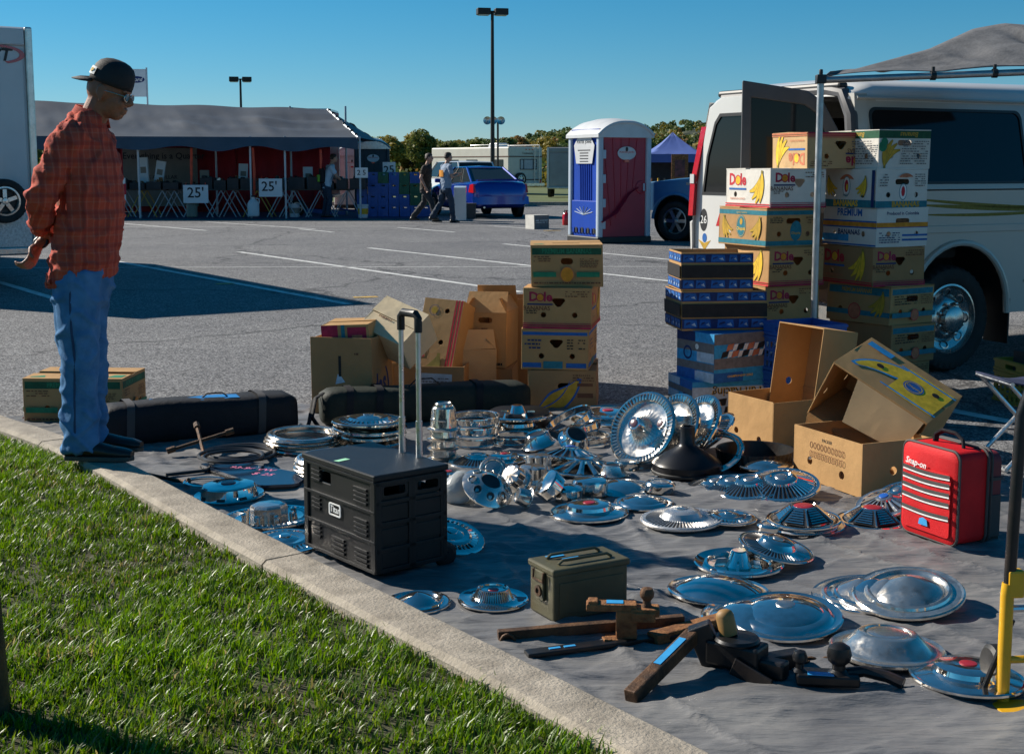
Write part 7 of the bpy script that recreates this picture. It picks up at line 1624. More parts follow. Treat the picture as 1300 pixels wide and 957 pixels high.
car('white_estate_car', 'white car with dark windows parked behind the blue one', 'car', (q.x+.3, 49, 0), math.atan2(.9, -.42), M_WHITEC,
    [(.0, .76, .45, 1.0), (.08, .82, .36, 1.08), (.3, .88, .3, 1.1), (1.0, .9, .26, 1.06), (2.4, .9, .25, 1.02), (3.4, .9, .26, 1.0), (4.2, .86, .3, .9), (4.5, .72, .38, .75)], (.15, .5, 2.6, 3.4, .84, .66, 1.05, 1.62), (.85, 3.6), .34)
# ---- blue pickup, front half showing
def pickup():
    q = P(859, 306); hd_ = Vector((-.8, .6, 0)); o = thing('pickup_truck', 'steel blue pickup truck with chunky front wheel, standing behind the white van', 'truck', (q.x+.6*.9, q.y+.8*.9, 0), math.atan2(.6, -.8))
    W = .98; fa = 0.0
    def sideplate(y, s):
        ar = .47; pts = [(-4.55, .62)]
        for c in (-3.55, 0.0): pts += [(c-ar, .58)]+[(c-ar*math.cos(PI*k/12), .42+ar*math.sin(PI*k/12)*1.02) for k in range(1, 12)]+[(c+ar, .58)]
        pts += [(.80, .60), (.88, .75), (.86, 1.02), (.60, 1.13), (-.55, 1.22), (-2.6, 1.22), (-4.55, 1.22)]
        X = Matrix(((1, 0, 0, 0), (0, 0, -1, y), (0, 1, 0, 0), (0, 0, 0, 1))); m = MB(); m.plate(pts, [], .05, 0, X if s < 0 else X @ T(0, 0, .05)); return m.build('side_panel', M_BLUET, o, bevel=.03)
    sideplate(-W, -1); sideplate(W, 1)
    m = MB(); m.loft([[(-.55, y, 1.20), (-.55, y, 1.22+.05*(1-abs(y)/W)), (.5, y, 1.13+.06*(1-abs(y)/W)), (.82, y, 1.03+.05*(1-abs(y)/W)), (.86, y, .9)] for y in (-W+.02, -.6, 0, .6, W-.02)], caps=False); m.build('bonnet', M_BLUET, o, sharp=35)
    m = MB(); m.box((.90, 0, .66), (.16, 1.96, .2)); m.build('front_bumper', M_CHR2, o, bevel=.04); m = MB(); m.box((.87, 0, .93), (.06, 1.2, .26)); m.build('grille', M_TRIM, o)
    for s in (-1, 1):
        h = MB(); h.loft([[(.89, s*.66, .80), (.80, s*.995, .80), (.70, s*.995, .80), (.8, s*.66, .8)], [(.87, s*.66, 1.04), (.72, s*.99, 1.06), (.62, s*.99, 1.06), (.75, s*.66, 1.04)]]); h.build('headlamp', mat('headlamp_lens', (.55, .45, .3), .12, var=.2, vs=20, coat=.6), o, sharp=20)
        for c in (0.0, -3.55):
            f = MB(); f.tube([(c-.49*math.cos(PI*k/14), s*(W+.012), .42+.49*math.sin(PI*k/14)) for k in range(15)], .03, 8); f.build('wheel_arch', M_BLUET, o)
            wl_ = MB(); X = T(c, s*(W-.02), .42) @ Matrix.Rotation(-s*PI/2, 4, 'X'); wl_.lathe([(.48, 0), (.48, -.3), (.0005, -.3)], 24, 0, X); wl_.build('wheel_well', M_TRIM, o)
            wheel(o, T(c, s*(W-.10), .385) @ Matrix.Rotation(-s*PI/2, 4, 'X'), .385, .26, 'six', rimmat=M_STEEL)
        mi = MB(); mi.box((-.62, s*(W+.16), 1.33), (.14, .2, .26)); mi.build('door_mirror', M_TRIM, o, bevel=.04)
        hb = MB(); hb.box((-.35, s*(W+.004), 1.1), (.22, .012, .05)); hb.build('fender_badge', M_STEEL, o)
        sd = MB(); sd.add([(-.6, s*.95, 1.22), (-2.45, s*.95, 1.22), (-2.3, s*.78, 1.86), (-1.25, s*.78, 1.86)], [(0, 1, 2, 3)]); sd.build('side_glass', M_CARGL, o)
        st = MB(); st.box((-1.4, s*(W-.03), .52), (1.9, .14, .06)); st.build('running_board', M_TRIM, o, bevel=.02)
        for p, q_ in (((-.6, s*.95, 1.22), (-1.25, s*.78, 1.86)), ((-1.5, s*.95, 1.22), (-1.55, s*.78, 1.86)), ((-2.45, s*.95, 1.22), (-2.3, s*.78, 1.86))):
            pl = MB(); pl.tube([p, q_], .045, 6); pl.build('pillar', M_BLUET, o)
    ws_ = MB(); ws_.add([(-.55, -.93, 1.23), (-.55, .93, 1.23), (-1.25, .78, 1.86), (-1.25, -.78, 1.86)], [(0, 1, 2, 3)]); ws_.build('windscreen', M_CARGL, o)
    rf = MB(); rf.box((-1.78, 0, 1.89), (1.12, 1.6, .08)); rf.build('roof', M_BLUET, o, bevel=.03)
    bd = MB(); bd.box((-3.5, 0, .78), (2.1, 1.86, .06)); bd.build('bed_floor', M_TRIM, o); tg = MB(); tg.box((-4.56, 0, .95), (.06, 1.9, .5)); tg.build('tailgate', M_BLUET, o); cb = MB(); cb.box((-2.47, 0, 1.2), (.05, 1.86, .7)); cb.build('cab_back', M_BLUET, o)
    ch = MB(); ch.box((-1.8, 0, .5), (5.0, 1.0, .2)); ch.build('chassis', M_TRIM, o)
    return o
pickup()
# ---- motorhome
M_RV = mat('motorhome_skin', (0.6, 0.57, 0.5), .5, var=.05, vs=3, dirt=.2, ds=1.2, dcol=(.3, .26, .2)); M_BRN = mat('brown_band', (.12, .06, .035), .5); M_REDTRL = mat('red_trailer_skin', (.25, .012, .018), .5, var=.15, vs=1.5)
def motorhome():
    q = PY(646, 244, 70); yaw = math.atan2(.75, -.66); o = thing('motorhome', 'beige motorhome with spare wheel and ladder seen from its rear corner', 'motorhome', (q.x, 70, 0), yaw)
    W = 2.35; L = 6.5; y0 = -W
    b = MB(); b.box((L/2, y0+W/2, 1.45), (L, W, 2.0)); b.build('coach_body', M_RV, o, bevel=.06)
    for z in (1.95, .75):
        s_ = MB(); s_.box((L/2, y0+W/2, z), (L+.02, W+.02, .06)); s_.build('brown_stripe', M_BRN, o)
    rw = MB(); rw.plate(rrect(-.6, -.28, .6, .28, .05), [rrect(-.56, -.24, -.36, .24, .03), rrect(-.31, -.24, .31, .24, .03), rrect(.36, -.24, .56, .24, .03)], .03, 0, Matrix(((0, 0, -1, -.015), (-1, 0, 0, y0+W*.42), (0, 1, 0, 1.55), (0, 0, 0, 1)))); w = rw.build('rear_window', M_TRIM, o)
    for a, b_ in ((-.56, -.36), (-.31, .31), (.36, .56)):
        g = MB(); g.plate(rect(a, -.24, b_, .24), [], .006, 0, Matrix(((0, 0, -1, -.004), (-1, 0, 0, y0+W*.42), (0, 1, 0, 1.55), (0, 0, 0, 1)))); g.build('pane', mat('pale_glass', (.25, .34, .42), .1, var=.1), w)
    lt = MB(); vs, f = text_mesh('Tradewinds', .16, .01); lt.add(vs, f, 0, False, Matrix(((0, 0, -1, -.012), (-1, 0, 0, y0+W*.45), (0, 1, 0, 2.12), (0, 0, 0, 1)))); lt.build('lettering', M_BRN, o)
    for y in (y0+.28, y0+.6):
        l = MB(); l.tube([(-.07, y, .6), (-.07, y, 2.5)], .02, 6); l.build('ladder_rail', M_STEEL, o)
    for k in range(6): l = MB(); l.tube([(-.07, y0+.28, .8+.28*k), (-.07, y0+.6, .8+.28*k)], .016, 6); l.build('ladder_rung', M_STEEL, o)
    wheel(o, T(-.16, y0+W*.72, .78) @ Matrix.Rotation(-PI/2, 4, 'Y'), .34, .22, 'cover', 'spare_wheel')
    for s in (0, 1):
        for x in (1.5, 5.3): wheel(o, T(x, y0+.1 if s == 0 else -.1, .36) @ Matrix.Rotation(PI/2 if s == 0 else -PI/2, 4, 'X'), .36, .22, 'cover')
        for x in (.9, 3.0, 4.6):
            g = MB(); g.box((x, y0-.008 if s == 0 else .008, 1.55), (.9, .016, .5)); g.build('side_window', M_CARGL, o)
    for k in range(3): l = MB(); l.box((-.012, y0+W*.3+.22*k, 2.32), (.03, .09, .05)); l.build('marker_lamp', M_TAIL, o)
    for y in (y0+.15, -.15): l = MB(); l.box((-.012, y, .62), (.03, .12, .2)); l.build('tail_lamp', M_TAIL, o)
    a = MB(); a.box((2.2, y0+W/2, 2.56), (.9, .7, .24), taper=(.85, .85)); a.build('air_conditioner', M_WHITEC, o, bevel=.04); r_ = MB()
    for y in (y0+.1, -.1): r_.tube([(.1, y, 2.46), (.1, y, 2.56), (3.2, y, 2.56), (3.2, y, 2.46)], .02, 6)
    r_.build('roof_rack', M_WHITEC, o); bm_ = MB(); bm_.box((-.1, y0+W/2, .5), (.18, W, .14)); bm_.build('rear_bumper', M_CHR2, o)
    return o
motorhome()
def box_trailer(label, loc, yaw, W, L, H, zb, skin, name='box_trailer', wheels=True):
    """rear face at local x=0 looking to -x"""
    o = thing(name, label, 'trailer', loc, yaw); b = MB(); b.box((L/2, 0, (H+zb)/2), (L, W, H-zb)); b.build('box_body', skin, o, bevel=.05)
    for y in (-W/2+.03, W/2-.03):
        p = MB(); p.box((-.01, y, (H+zb)/2), (.06, .09, H-zb)); p.build('corner_post', M_STEEL, o, bevel=.02)
    p = MB(); p.box((-.012, 0, H-.12), (.06, W-.16, .2)); p.build('header', skin, o, bevel=.02); p = MB(); p.box((-.01, 0, zb+.02), (.08, W+.02, .10)); p.build('sill', M_STEEL, o, bevel=.02)
    d = MB(); d.box((-.008, 0, (H+zb)/2-.06), (.03, W-.2, H-zb-.4)); d.build('rear_door', skin, o, bevel=.02)
    if wheels:
        for x in (L*.5-.5, L*.5+.5):
            for s in (-1, 1): wheel(o, T(x, s*(W/2+.05), .36) @ Matrix.Rotation(-s*PI/2, 4, 'X'), .36, .2, 'five');
        f = MB()
        for s in (-1, 1): f = MB(); f.box((L*.5, s*(W/2+.06), .80), (2.1, .26, .04)); f.build('mudguard', M_STEEL, o, bevel=.01)
    return o
M_TRLW = mat('trailer_white_skin', (.52, .53, .55), .4, var=.04, vs=2, coat=.2, dirt=.15, ds=1.5, dcol=(.35, .34, .32)); M_DIAM = mat('tread_plate', (.5, .5, .5), .35, .9, var=.25, vs=40, bump=.9, bs=60)
K1 = Vector((-5.72, 16.23, 0)); rd = Vector((-.83, -.55, 0)).normalized(); fd = Vector((-.55, .83, 0)).normalized(); TW = 2.5
ctr = K1+rd*TW/2
tr = box_trailer('tall white enclosed trailer with silver corner post and diamond plate, beside the man', (ctr.x, ctr.y, 0), math.atan2(fd.y, fd.x), TW, 7.0, 3.06, .40, M_TRLW)
dp = MB(); dp.box((-.03, 0, .78), (.03, TW-.2, .62)); dp.build('tread_plate', M_DIAM, tr); sp = wheel(tr, T(-.14, -TW/2+.42, 1.02) @ Matrix.Rotation(-PI/2, 4, 'Y'), .26, .18, 'five', 'spare_wheel')
XL = Matrix(((0, 0, -1, -.028), (-1, 0, 0, -TW/2+.38), (0, 1, 0, 2.72), (0, 0, 0, 1))); lg = MB(); vs, f = text_mesh('FEATHERLIT T', .2, .03, .2); vs, f = text_mesh('CT', .20, .03, .25); lg.add(vs, f, 0, False, XL); lg.build('lettering', M_TRIM, tr)
lg = MB(); lg.add([(.30*math.cos(R(a)), .11*math.sin(R(a))+.01, .002) for a in range(-70, 100, 10)]+[(.26*math.cos(R(a))-.02, .085*math.sin(R(a))+.01, .002) for a in range(-70, 100, 10)], [(i, i+1, i+18, i+17) for i in range(16)], 0, False, XL); lg.build('red_swoosh', M_TAIL, tr)
q = PY(716, 240, 61); ft = box_trailer('grey enclosed trailer parked on the verge by the portable toilet', (q.x+.25, 61.5, 0), math.atan2(1, .12), 2.0, 5, 2.3, .45, mat('grey_trailer_skin', (.3, .3, .31), .5, var=.15, vs=1.2, dirt=.3, ds=1, dcol=(.45, .44, .42)))
# ---------------------------------------------------------------- portable toilets
M_PTB = mat('portable_toilet_blue', (0.006, 0.05, 0.34), .5, var=.08, vs=3, spec=.15); M_PTR = mat('portable_toilet_maroon', (0.34, 0.016, 0.04), .4, var=.08, vs=3); M_PTF = mat('pale_blue_frame', (.4, .47, .55), .4, var=.05, vs=3); M_PTW = mat('toilet_roof_white', (.55, .56, .57), .45, var=.06, vs=3, dirt=.15, ds=2)
M_PTG = mat('dark_teal_plastic', (.02, .035, .045), .5, var=.1, vs=3)
def toilet(label, loc, yaw, door, side, frame, roof, detail=True, H=2.16, W=1.12):
    o = thing('portable_toilet', label, 'portable toilet', loc, yaw); a = W/2
    b = MB(); b.box((0, 0, .06), (W+.06, W+.06, .12)); b.build('skid', M_TRIM, o, bevel=.02)
    for k, (X, w, h) in faces_of(W-.06, W-.06, H-.16).items():
        if k not in 'FRBL': continue
        X = T(0, 0, .12) @ X; m = MB(); m.plate(rect(0, 0, w, h), [], .03, 0, X); p = m.build('door' if k == 'F' else 'side_wall', door if k == 'F' else side, o)
        if k != 'F':
            for j in range(6):
                u = w*(.34+.075*j); r = MB(); r.tube([X @ Vector((u-.02*(5-j)*.4, h*(.9-.02*j), .004)), X @ Vector((u, h*.6, .006)), X @ Vector((u+.01, h*.33, .004))], .015, 6); r.build('rib', side, p)
            lo = MB(); lo.box((w/2, h*.2, .012), (w*.94, h*.27, .03), 0, X); lo.build('lower_panel', side, p, bevel=.015)
            for j in range(8): v = MB(); v.box((w*(.13+.105*j), h*.055, .018), (w*.06, h*.05, .03), 0, X); v.build('vent', M_TRIM if j % 2 else side, p)
            for j in range(7): an = R(-70+23*j); r = MB(); r.tube([X @ Vector((w/2, h*.2, .03)), X @ Vector((w/2+.36*math.sin(an), h*.2+.16*math.cos(an), .03))], .008, 5); r.build('sunray', frame, p)
            if k == 'L':
                s_ = MB(); s_.plate([(w*.22, h*.68), (w*.78, h*.68), (w*.86, h*.85), (w*.7, h*.94), (w*.3, h*.94), (w*.14, h*.85)], [], .006, 0, X @ T(0, 0, .03)); sg = s_.build('notice', M_PTW, p)
                for q_ in range(5): t = MB(); t.box((w*.5, h*(.70+.026*q_), .031), (w*(.3 if q_ < 4 else .44), h*.01, .002), 0, X); t.build('notice_line', M_TRIM, sg)
                t = MB(); vs, f = text_mesh('PORTER  JOHNS', .075, .02); t.add(vs, f, 0, False, X @ T(w*.5, h*.88, .032)); t.build('lettering', M_TRIM, sg)
        else:
            for u, v, l, an in ((.16, .5, .8, 6), (.3, .55, .75, 3), (.44, .58, .7, 0), (.58, .62, .6, -3), (.72, .66, .5, -6)): r = MB(); r.box((w*u, h*v, .004), (.02, h*l, .02), 0, X @ T(w*u, h*v, 0) @ Matrix.Rotation(R(an), 4, 'Z') @ T(-w*u, -h*v, 0)); r.build('door_rib', door, p, bevel=.006)
            r = MB(); r.tube([X @ Vector((w*.02, h*.14, .0)), X @ Vector((w*.3, h*.22, .01)), X @ Vector((w*.58, h*.4, .012)), X @ Vector((w*.78, h*.46, .01))], [.12, .13, .09, .06], 8, flat=.15); r.build('door_swoosh', door, p)
            d = MB(); d.lathe([(.13, 0), (.12, .02), (.085, .024), (.075, .01), (.0005, .01)], 24, 0, X @ T(w*.86, h*.46, .0)); hd = d.build('latch_plate', door, p); d = MB(); d.box((w*.9, h*.46, .03), (.04, .14, .03), 0, X); d.build('latch', frame, hd, bevel=.01)
            s_ = MB(); s_.plate(circ(w*.54, h*.775, .20, 26, .125), [], .008, 0, X @ T(0, 0, .024)); sg = s_.build('oval_sign', M_PTW, p); t = MB(); vs, f = text_mesh('PORTER JOHN', .05, .02); t.add(vs, f, 0, False, X @ T(w*.54, h*.785, .026)); t.build('lettering', M_TAIL, sg)
            s_ = MB(); s_.plate(circ(w*.54, h*.775+.075, .03, 12, .045), [], .003, 0, X @ T(0, 0, .026)); s_.build('sign_figure', M_TRIM, sg); s_ = MB(); s_.box((w*.54, h*.705, .026), (.1, .05, .003), 0, X); s_.build('sign_mark', M_TAIL, sg)
    for sx, sy in ((-1, -1), (1, -1), (1, 1), (-1, 1)):
        c = MB(); c.box((sx*(a-.035), sy*(a-.035), H/2-.02), (.11, .11, H-.24)); c.build('corner_post', frame, o, bevel=.03)
    for z in (.35, .75, 1.2, 1.65): h = MB(); h.box((-a+.10, -a-.008, z), (.07, .05, .16)); h.build('hinge', frame, o, bevel=.01)
    rg = []
    for yv, k in ((-a-.05, .9), (-a+.02, 1), (-.15, 1.14), (.15, 1.14), (a-.02, 1), (a+.05, .9)):
        rg.append([(x*(a+.05), yv, H-.14+(.27*k)*(1-abs(x)**2.6)) for x in [-1+2*j/14 for j in range(15)]]+[(x*(a+.05), yv, H-.2) for x in (1, .5, 0, -.5, -1)])
    m = MB(); m.loft(rg); m.build('roof', roof, o, sharp=40)
    m = MB(); m.tube([((a+.04)*x, -a-.055, H-.15+.23*(1-abs(x)**2.6)) for x in [-1+2*j/16 for j in range(17)]], .03, 6); m.build('roof_rib', roof, o)
    v = MB(); v.tube([(.3, .3, H+.05), (.3, .3, H+.16)], .05, 10); v.build('vent_pipe', roof, o)
    return o
nc = P(760, 309.5); toilet('portable toilet with maroon door, blue sides and white domed roof', at_corner(nc, 1.1, 1.1, R(27)), R(27), M_PTR, M_PTB, M_PTF, M_PTW)
q = P(474, 266); toilet('dark portable toilet with pale door outline behind the crates', (q.x, 45, 0), R(6), M_PTG, M_PTG, M_PTG, M_STEEL, H=2.2)
q = PY(446, 240, 47); toilet('pale grey portable toilet beside the dark one', (q.x, 47.2, 0), R(4), M_PTW, M_PTW, M_PTW, M_PTW, H=2.0)
# ---------------------------------------------------------------- market tent and stalls
M_TENT = mat('grey_tent_cloth', (0.05, 0.06, 0.078), .6, var=.15, vs=.8, dirt=.4, ds=.5, dcol=(.10, .11, .125), bump=.1, bs=8); M_VAL = mat('slate_valance', (0.05, 0.07, 0.10), .75, var=.15, vs=1.5)
M_SIGN = mat('sign_board', (.55, .6, .63), .6, var=.05, vs=4); M_MARK = mat('black_marker', (.02, .02, .025), .7, var=0); M_ORNG = mat('red_orange_strap', (.62, .06, .02), .6, var=.1); M_TRED = mat('red_cloth', (.42, .02, .03), .8, var=.2, vs=1.5); M_TABLE = mat('table_top', (.06, .055, .05), .7, var=.2, vs=3); M_WLEG = mat('pale_leg', (.42, .45, .48), .5, .3, var=.1); M_YLEG = mat('yellow_leg', (.45, .28, .04), .5, var=.1)
M_BTARP = mat('blue_ground_sheet', (.02, .05, .12), .7, var=.2, vs=3)
def market_tent():
    YF, YR, YB = 37.2, 40.2, 43.0; o = thing('market_tent', 'long grey market tent with drooping front valance and slim posts', 'tent', (-9, YF, 0)); base = Vector((-9, YF, 0))
    xl = PY(-60, 200, YF).x; xr = PY(455, 200, YF).x; xrr = PY(416, 138, YR).x; xrl = PY(-60, 130, YR).x-.5
    zr = lambda u: 3.42-.3*u+.02*math.sin(u*30); ze = 2.27; zv = 1.95
    nu, nv = 90, 14
    for (Ya, Yb, nm) in ((YF, YR, 'front'), (YB, YR, 'rear')):
        vs = []
        for i in range(nu+1):
            u = i/nu; e = Vector((xl+(xr-xl)*u, Ya, ze-.05*u+.05*abs(math.sin(u*PI*5))*0)); r_ = Vector((xrl+(xrr-xrl)*u, Yb, zr(u)))
            for j in range(nv+1):
                v = j/nv; p = e.lerp(r_, v); s_ = math.sin(PI*v); p.z -= .10*s_*abs(math.sin(u*PI*5))+.0; p.z += .03*s_*mnoise.noise(Vector((u*26, v*3, 2)))+.018*mnoise.noise(Vector((u*60+v*20, v*4, 1)))*s_+.05*math.sin(v*22+u*9)*s_*(u > .5)*(u-.5)*2+.05*mnoise.noise(Vector((u*9-v*2, v*5+u*14, 7)))*s_
                vs.append(tuple(p-base))
        m = MB(); n = nv+1; m.add(vs, [(i*n+j, (i+1)*n+j, (i+1)*n+j+1, i*n+j+1) for i in range(nu) for j in range(nv)], 0, True); m.build('roof_cloth', M_TENT, o, sharp=80)
    m = MB(); E0 = Vector((xr, YF, ze-.05)); E1 = Vector((xr, YB, ze-.05)); RR = Vector((xrr, YR, zr(1))); m.add([tuple(E0-base), tuple(E1-base), tuple(RR-base)], [(0, 1, 2)]); m.build('roof_end', M_TENT, o)
    hp = MB(); hp.tube([E0-base, E0.lerp(RR, .5)-base, RR-base], .03, 6); hp.build('edge_pole', M_WLEG, o)
    for k in range(8): p = E0.lerp(RR, (k+.5)/8)-base; b = MB(); b.box(tuple(p+Vector((0, 0, .04))), (.08, .05, .05)); b.build('tie', M_TRIM, o)
    vs = []
    for i in range(nu+1):
        u = i/nu; x = xl+(xr-xl)*u
        for j in range(4):
            v = j/3; vs.append((x-base.x, -.02-.10*v*abs(math.sin(u*PI*5))-.05*v+.05*v*mnoise.noise(Vector((u*34, 0, 0))), ze-.05*u-(ze-zv+.02*math.sin(u*40)+.06*math.sin(u*PI*10))*v))
    m = MB(); m.add(vs, [(i*4+j, i*4+j+1, (i+1)*4+j+1, (i+1)*4+j) for i in range(nu) for j in range(3)], 0, True); m.build('valance', M_VAL, o, sharp=80)
    for px in (20, 176, 318, 362, 457):
        x = PY(px, 230, YF).x; p = MB(); p.tube([(x-base.x, .05, 0), (x-base.x, .05, 2.25)], .028, 8); p.build('post', M_WLEG, o)
    for px in (60, 176, 275, 370, 440):
        x = PY(px, 230, YB).x; p = MB(); p.tube([(x-base.x, YB-YF, 0), (x-base.x, YB-YF, 2.2)], .03, 8); p.build('post', M_WLEG, o); x2 = PY(px, 230, YR).x; p = MB(); p.tube([(x2-base.x, YR-YF, 0), (x2-base.x, YR-YF, 3.2)], .03, 8); p.build('post', M_WLEG, o)
    ed = MB(); ed.tube([(xl-base.x, .03, 2.22), (xr-base.x, .03, 2.18)], .025, 6); ed.build('front_rail', M_WLEG, o)
    return o
market_tent()
sheet_o = sheet('blue_ground_sheet', [(PY(-60, 275, 37).x, 36.9), (PY(540, 275, 37).x, 36.9), (PY(540, 275, 42.5).x, 42.5), (PY(-60, 275, 42.5).x, 42.5)], .008, M_BTARP, None); tag(sheet_o, 'dark blue sheet on the ground under the market tables', 'ground sheet')
bt = box_trailer('red enclosed trailer with white roof edge behind the market tent', (PY(424, 200, 44.6).x, 44.6, 0), PI, 2.3, 7.4, 3.22, .45, M_REDTRL)
p = MB(); p.box((3.7, 0, 3.24), (7.44, 2.34, .06)); p.build('roof_edge', M_WHITEC, bt)
for i, (a, b) in enumerate(((60, 155), (238, 300), (300, 362), (362, 420), (155, 240))):  # last cloth added, all dropped to the ground, to darken the tent's inside
    x0, x1 = PY(a, 230, 42.6).x, PY(b, 230, 42.6).x; m = MB(); n = 16; vs = []
    for k in range(n+1):
        t = k/n
        for z in (.01, 1.2, 2.05): vs.append((x0+(x1-x0)*t-(x0+x1)/2, .04*math.sin(t*18+i), z))
    m.add(vs, [(k*3+j, k*3+j+1, (k+1)*3+j+1, (k+1)*3+j) for k in range(n) for j in range(2)], 0, True); c = m.build('curtain', M_TRED, None, ((x0+x1)/2, 42.6, 0)); c.modifiers.new('s', 'SOLIDIFY').thickness = .01
    tag(c, 'dark red cloth hung inside the market tent %s' % ('at the man\'s end', 'next to the lettered board', 'between two posts', 'near the backpacker', 'added behind the lettered board to darken the tent')[i], 'curtain', 'red back curtains')
def board(name, label, cat, px0, py0, px1, py1, Y, m, texts, frame=None, tilt=0.0, th=.02):
    a = PY(px0, py1, Y); b = PY(px1, py0, Y); w = b.x-a.x; h = b.z-a.z; o = thing(name, label, cat, ((a.x+b.x)/2, Y, a.z), 0, None, (R(tilt), 0, 0))
    q = MB(); q.box((0, 0, h/2), (w, th, h)); p = q.build('panel', m, o, bevel=.004)
    for t, u, v, sz, mm, rot in texts:
        q = MB(); vs, f = text_mesh(t, sz*h, .012 if mm is M_MARK else .03); q.add(vs, f, 0, False, Matrix(((1, 0, 0, (u-.5)*w), (0, 0, -1, -th/2-.004), (0, 1, 0, v*h), (0, 0, 0, 1))) @ Matrix.Rotation(R(rot), 4, 'Z')); q.build('lettering', mm, p)
    if frame: frame(o, w, h)
    return o
M_OLDSIGN = mat('weathered_sign', (.2, .18, .15), .7, var=.15, vs=2)
def legs_under(o, w, h, z0=.6):
    for s in (-1, 1): q = MB(); q.tube([(s*w*.4, .05, 0), (s*w*.4, .05, -z0)], .02, 6); q.build('stand_leg', M_WLEG, o)
board('sign_board', 'large weathered board lettered Everything is a Quarter behind the tables', 'sign', 158, 188, 250, 262, 41.8, M_OLDSIGN, [('Everything is a Quarter', .55, .86, .15, M_MARK, 0), ('OR A DOLLAR', .5, .5, .09, M_MARK, 0)], lambda o, w, h: legs_under(o, w, h, o.location.z))
def hang(o, w, h):
    for s in (-1, 1): q = MB(); q.tube([(s*w*.4, 0, h), (s*w*.38, .03, h+.06)], .008, 5); q.build('string', M_ORNG, o)
board('price_sign', 'pale blue price card 25 hung on a red strap', 'sign', 233, 235, 264, 258, 37.0, M_SIGN, [("25'", .5, .55, .8, M_MARK, 0)], hang); board('price_sign', 'pale blue price card 25 hung beside the white jug', 'sign', 329, 227, 358, 250, 37.0, M_SIGN, [("25'", .45, .55, .75, M_MARK, 0)], hang)
board('price_sign', 'white card with a red letter H hung at the end of the tables', 'sign', 139, 226, 159, 256, 37.0, M_WHITEC, [('CH', .45, .5, .62, INK['red'], 0)], hang)
board('price_sign', 'white price card 25 standing on the crates', 'sign', 486, 206, 502, 226, 39.2, M_WHITEC, [('25', .5, .5, .7, M_MARK, 4)]); board('price_sign', 'two figure white card 2 5 at the tent corner', 'sign', 451, 213, 467, 226, 37.0, M_WHITEC, [('2 5', .5, .5, .7, M_MARK, 0)])
for i, (px, y0, y1) in enumerate(((243, 188, 236), (321, 188, 252), (407, 190, 214))):
    a = PY(px, y0, 37.3); b = PY(px+(2 if i == 1 else 0), y1, 37.3); m = MB(); m.tube([(0, 0, 0), (b.x-a.x+.02, -.02, (b.z-a.z)*.5), (b.x-a.x, 0, b.z-a.z)], [.035, .045, .03], 6, flat=.25); o = m.build('strap', M_ORNG, None, a); tag(o, ('red strap holding up a price card', 'orange strap with a white jug on its end', 'short red strap near the backpacker')[i], 'strap')
def jug(label, px, py, Y, m, s=1.0):
    a = PY(px, py, Y); o = thing('jug', label, 'jug', (a.x, Y, a.z)); q = MB(); q.lathe([(.0005, 0), (.10*s, 0), (.12*s, .02*s), (.12*s, .26*s), (.09*s, .32*s), (.035*s, .36*s), (.035*s, .40*s), (.0005, .40*s)], 18); q.build('jug_body', m, o); q = MB(); q.tube([(.05*s, 0, .37*s), (.12*s, 0, .36*s), (.12*s, 0, .27*s)], .014*s, 6); q.build('handle', m, o); q = MB(); q.lathe([(.04*s, .395*s), (.04*s, .43*s), (.0005, .43*s)], 12); q.build('cap', M_TRIM, o); return o
jug('white plastic jug tied below the orange strap', 322, 275, 37.15, M_PTW, 1.35); jug('grey green jug under the price card', 244, 276, 37.2, mat('grey_green_plastic', (.12, .14, .11), .5, var=.1), 1.25);
def trestle(px0, px1, Y, label, legs, seed):
    x0, x1 = PY(px0, 240, Y).x, PY(px1, 240, Y).x; rg = random.Random(seed); o = thing('trestle_table', label, 'table', ((x0+x1)/2, Y, 0)); w = x1-x0
    m = MB(); m.box((0, 0, .78), (w, .75, .04)); m.build('table_top', M_TABLE, o, bevel=.006)
    for k, lm in enumerate(legs):
        x = -w/2+.15+(w-.3)*(k/(len(legs)-1) if len(legs) > 1 else .5)
        for y in (-.3, .3):
            for s in (-1, 1): q = MB(); q.tube([(x, y, .76), (x+s*.42, y, .0)], .016, 6); q.build('leg', lm, o)
        q = MB(); q.tube([(x, -.32, .755), (x, .32, .755)], .018, 6); q.build('cross_bar', lm, o)
    return o
TB = [(88, 150, 'trestle table at the far end of the market tent with crossed pale legs', [M_WLEG, M_WLEG]), (150, 216, 'trestle table with yellow and pale legs in front of the lettered board', [M_WLEG, M_YLEG, M_WLEG]), (218, 290, 'trestle table with blue grey crossed legs beside the hanging price card', [M_WLEG, M_WLEG, M_WLEG]), (292, 366, 'trestle table with one yellow leg frame behind the white jug', [M_WLEG, M_YLEG, M_WLEG]), (368, 448, 'trestle table at the open end of the tent by the backpacker', [M_WLEG, M_WLEG, M_WLEG])]
for i, (a, b, l, lg) in enumerate(TB): trestle(a, b, 38.3, l, lg, i)
M_GREASE = mat('greasy_cast_iron', (.03, .028, .027), .5, .4, var=.4, vs=9, col2=(.09, .085, .08)); M_TRAY = mat('dark_parts_tray', (.022, .022, .025), .6, var=.3, vs=5); M_PARTS = [M_GREASE, M_STEEL, M_RUST, M_TRAY]
adj = ['shallow', 'deep', 'low', 'wide', 'narrow', 'tall', 'battered', 'open']; near = ['near the red letter card', 'before the lettered board', 'under the lettered board', 'left of the hung price card', 'right of the hung price card', 'behind the white jug', 'beside the second price card', 'near the backpacker', 'at the open end of the tent']
rg = random.Random(12); ti = 0
px = 92
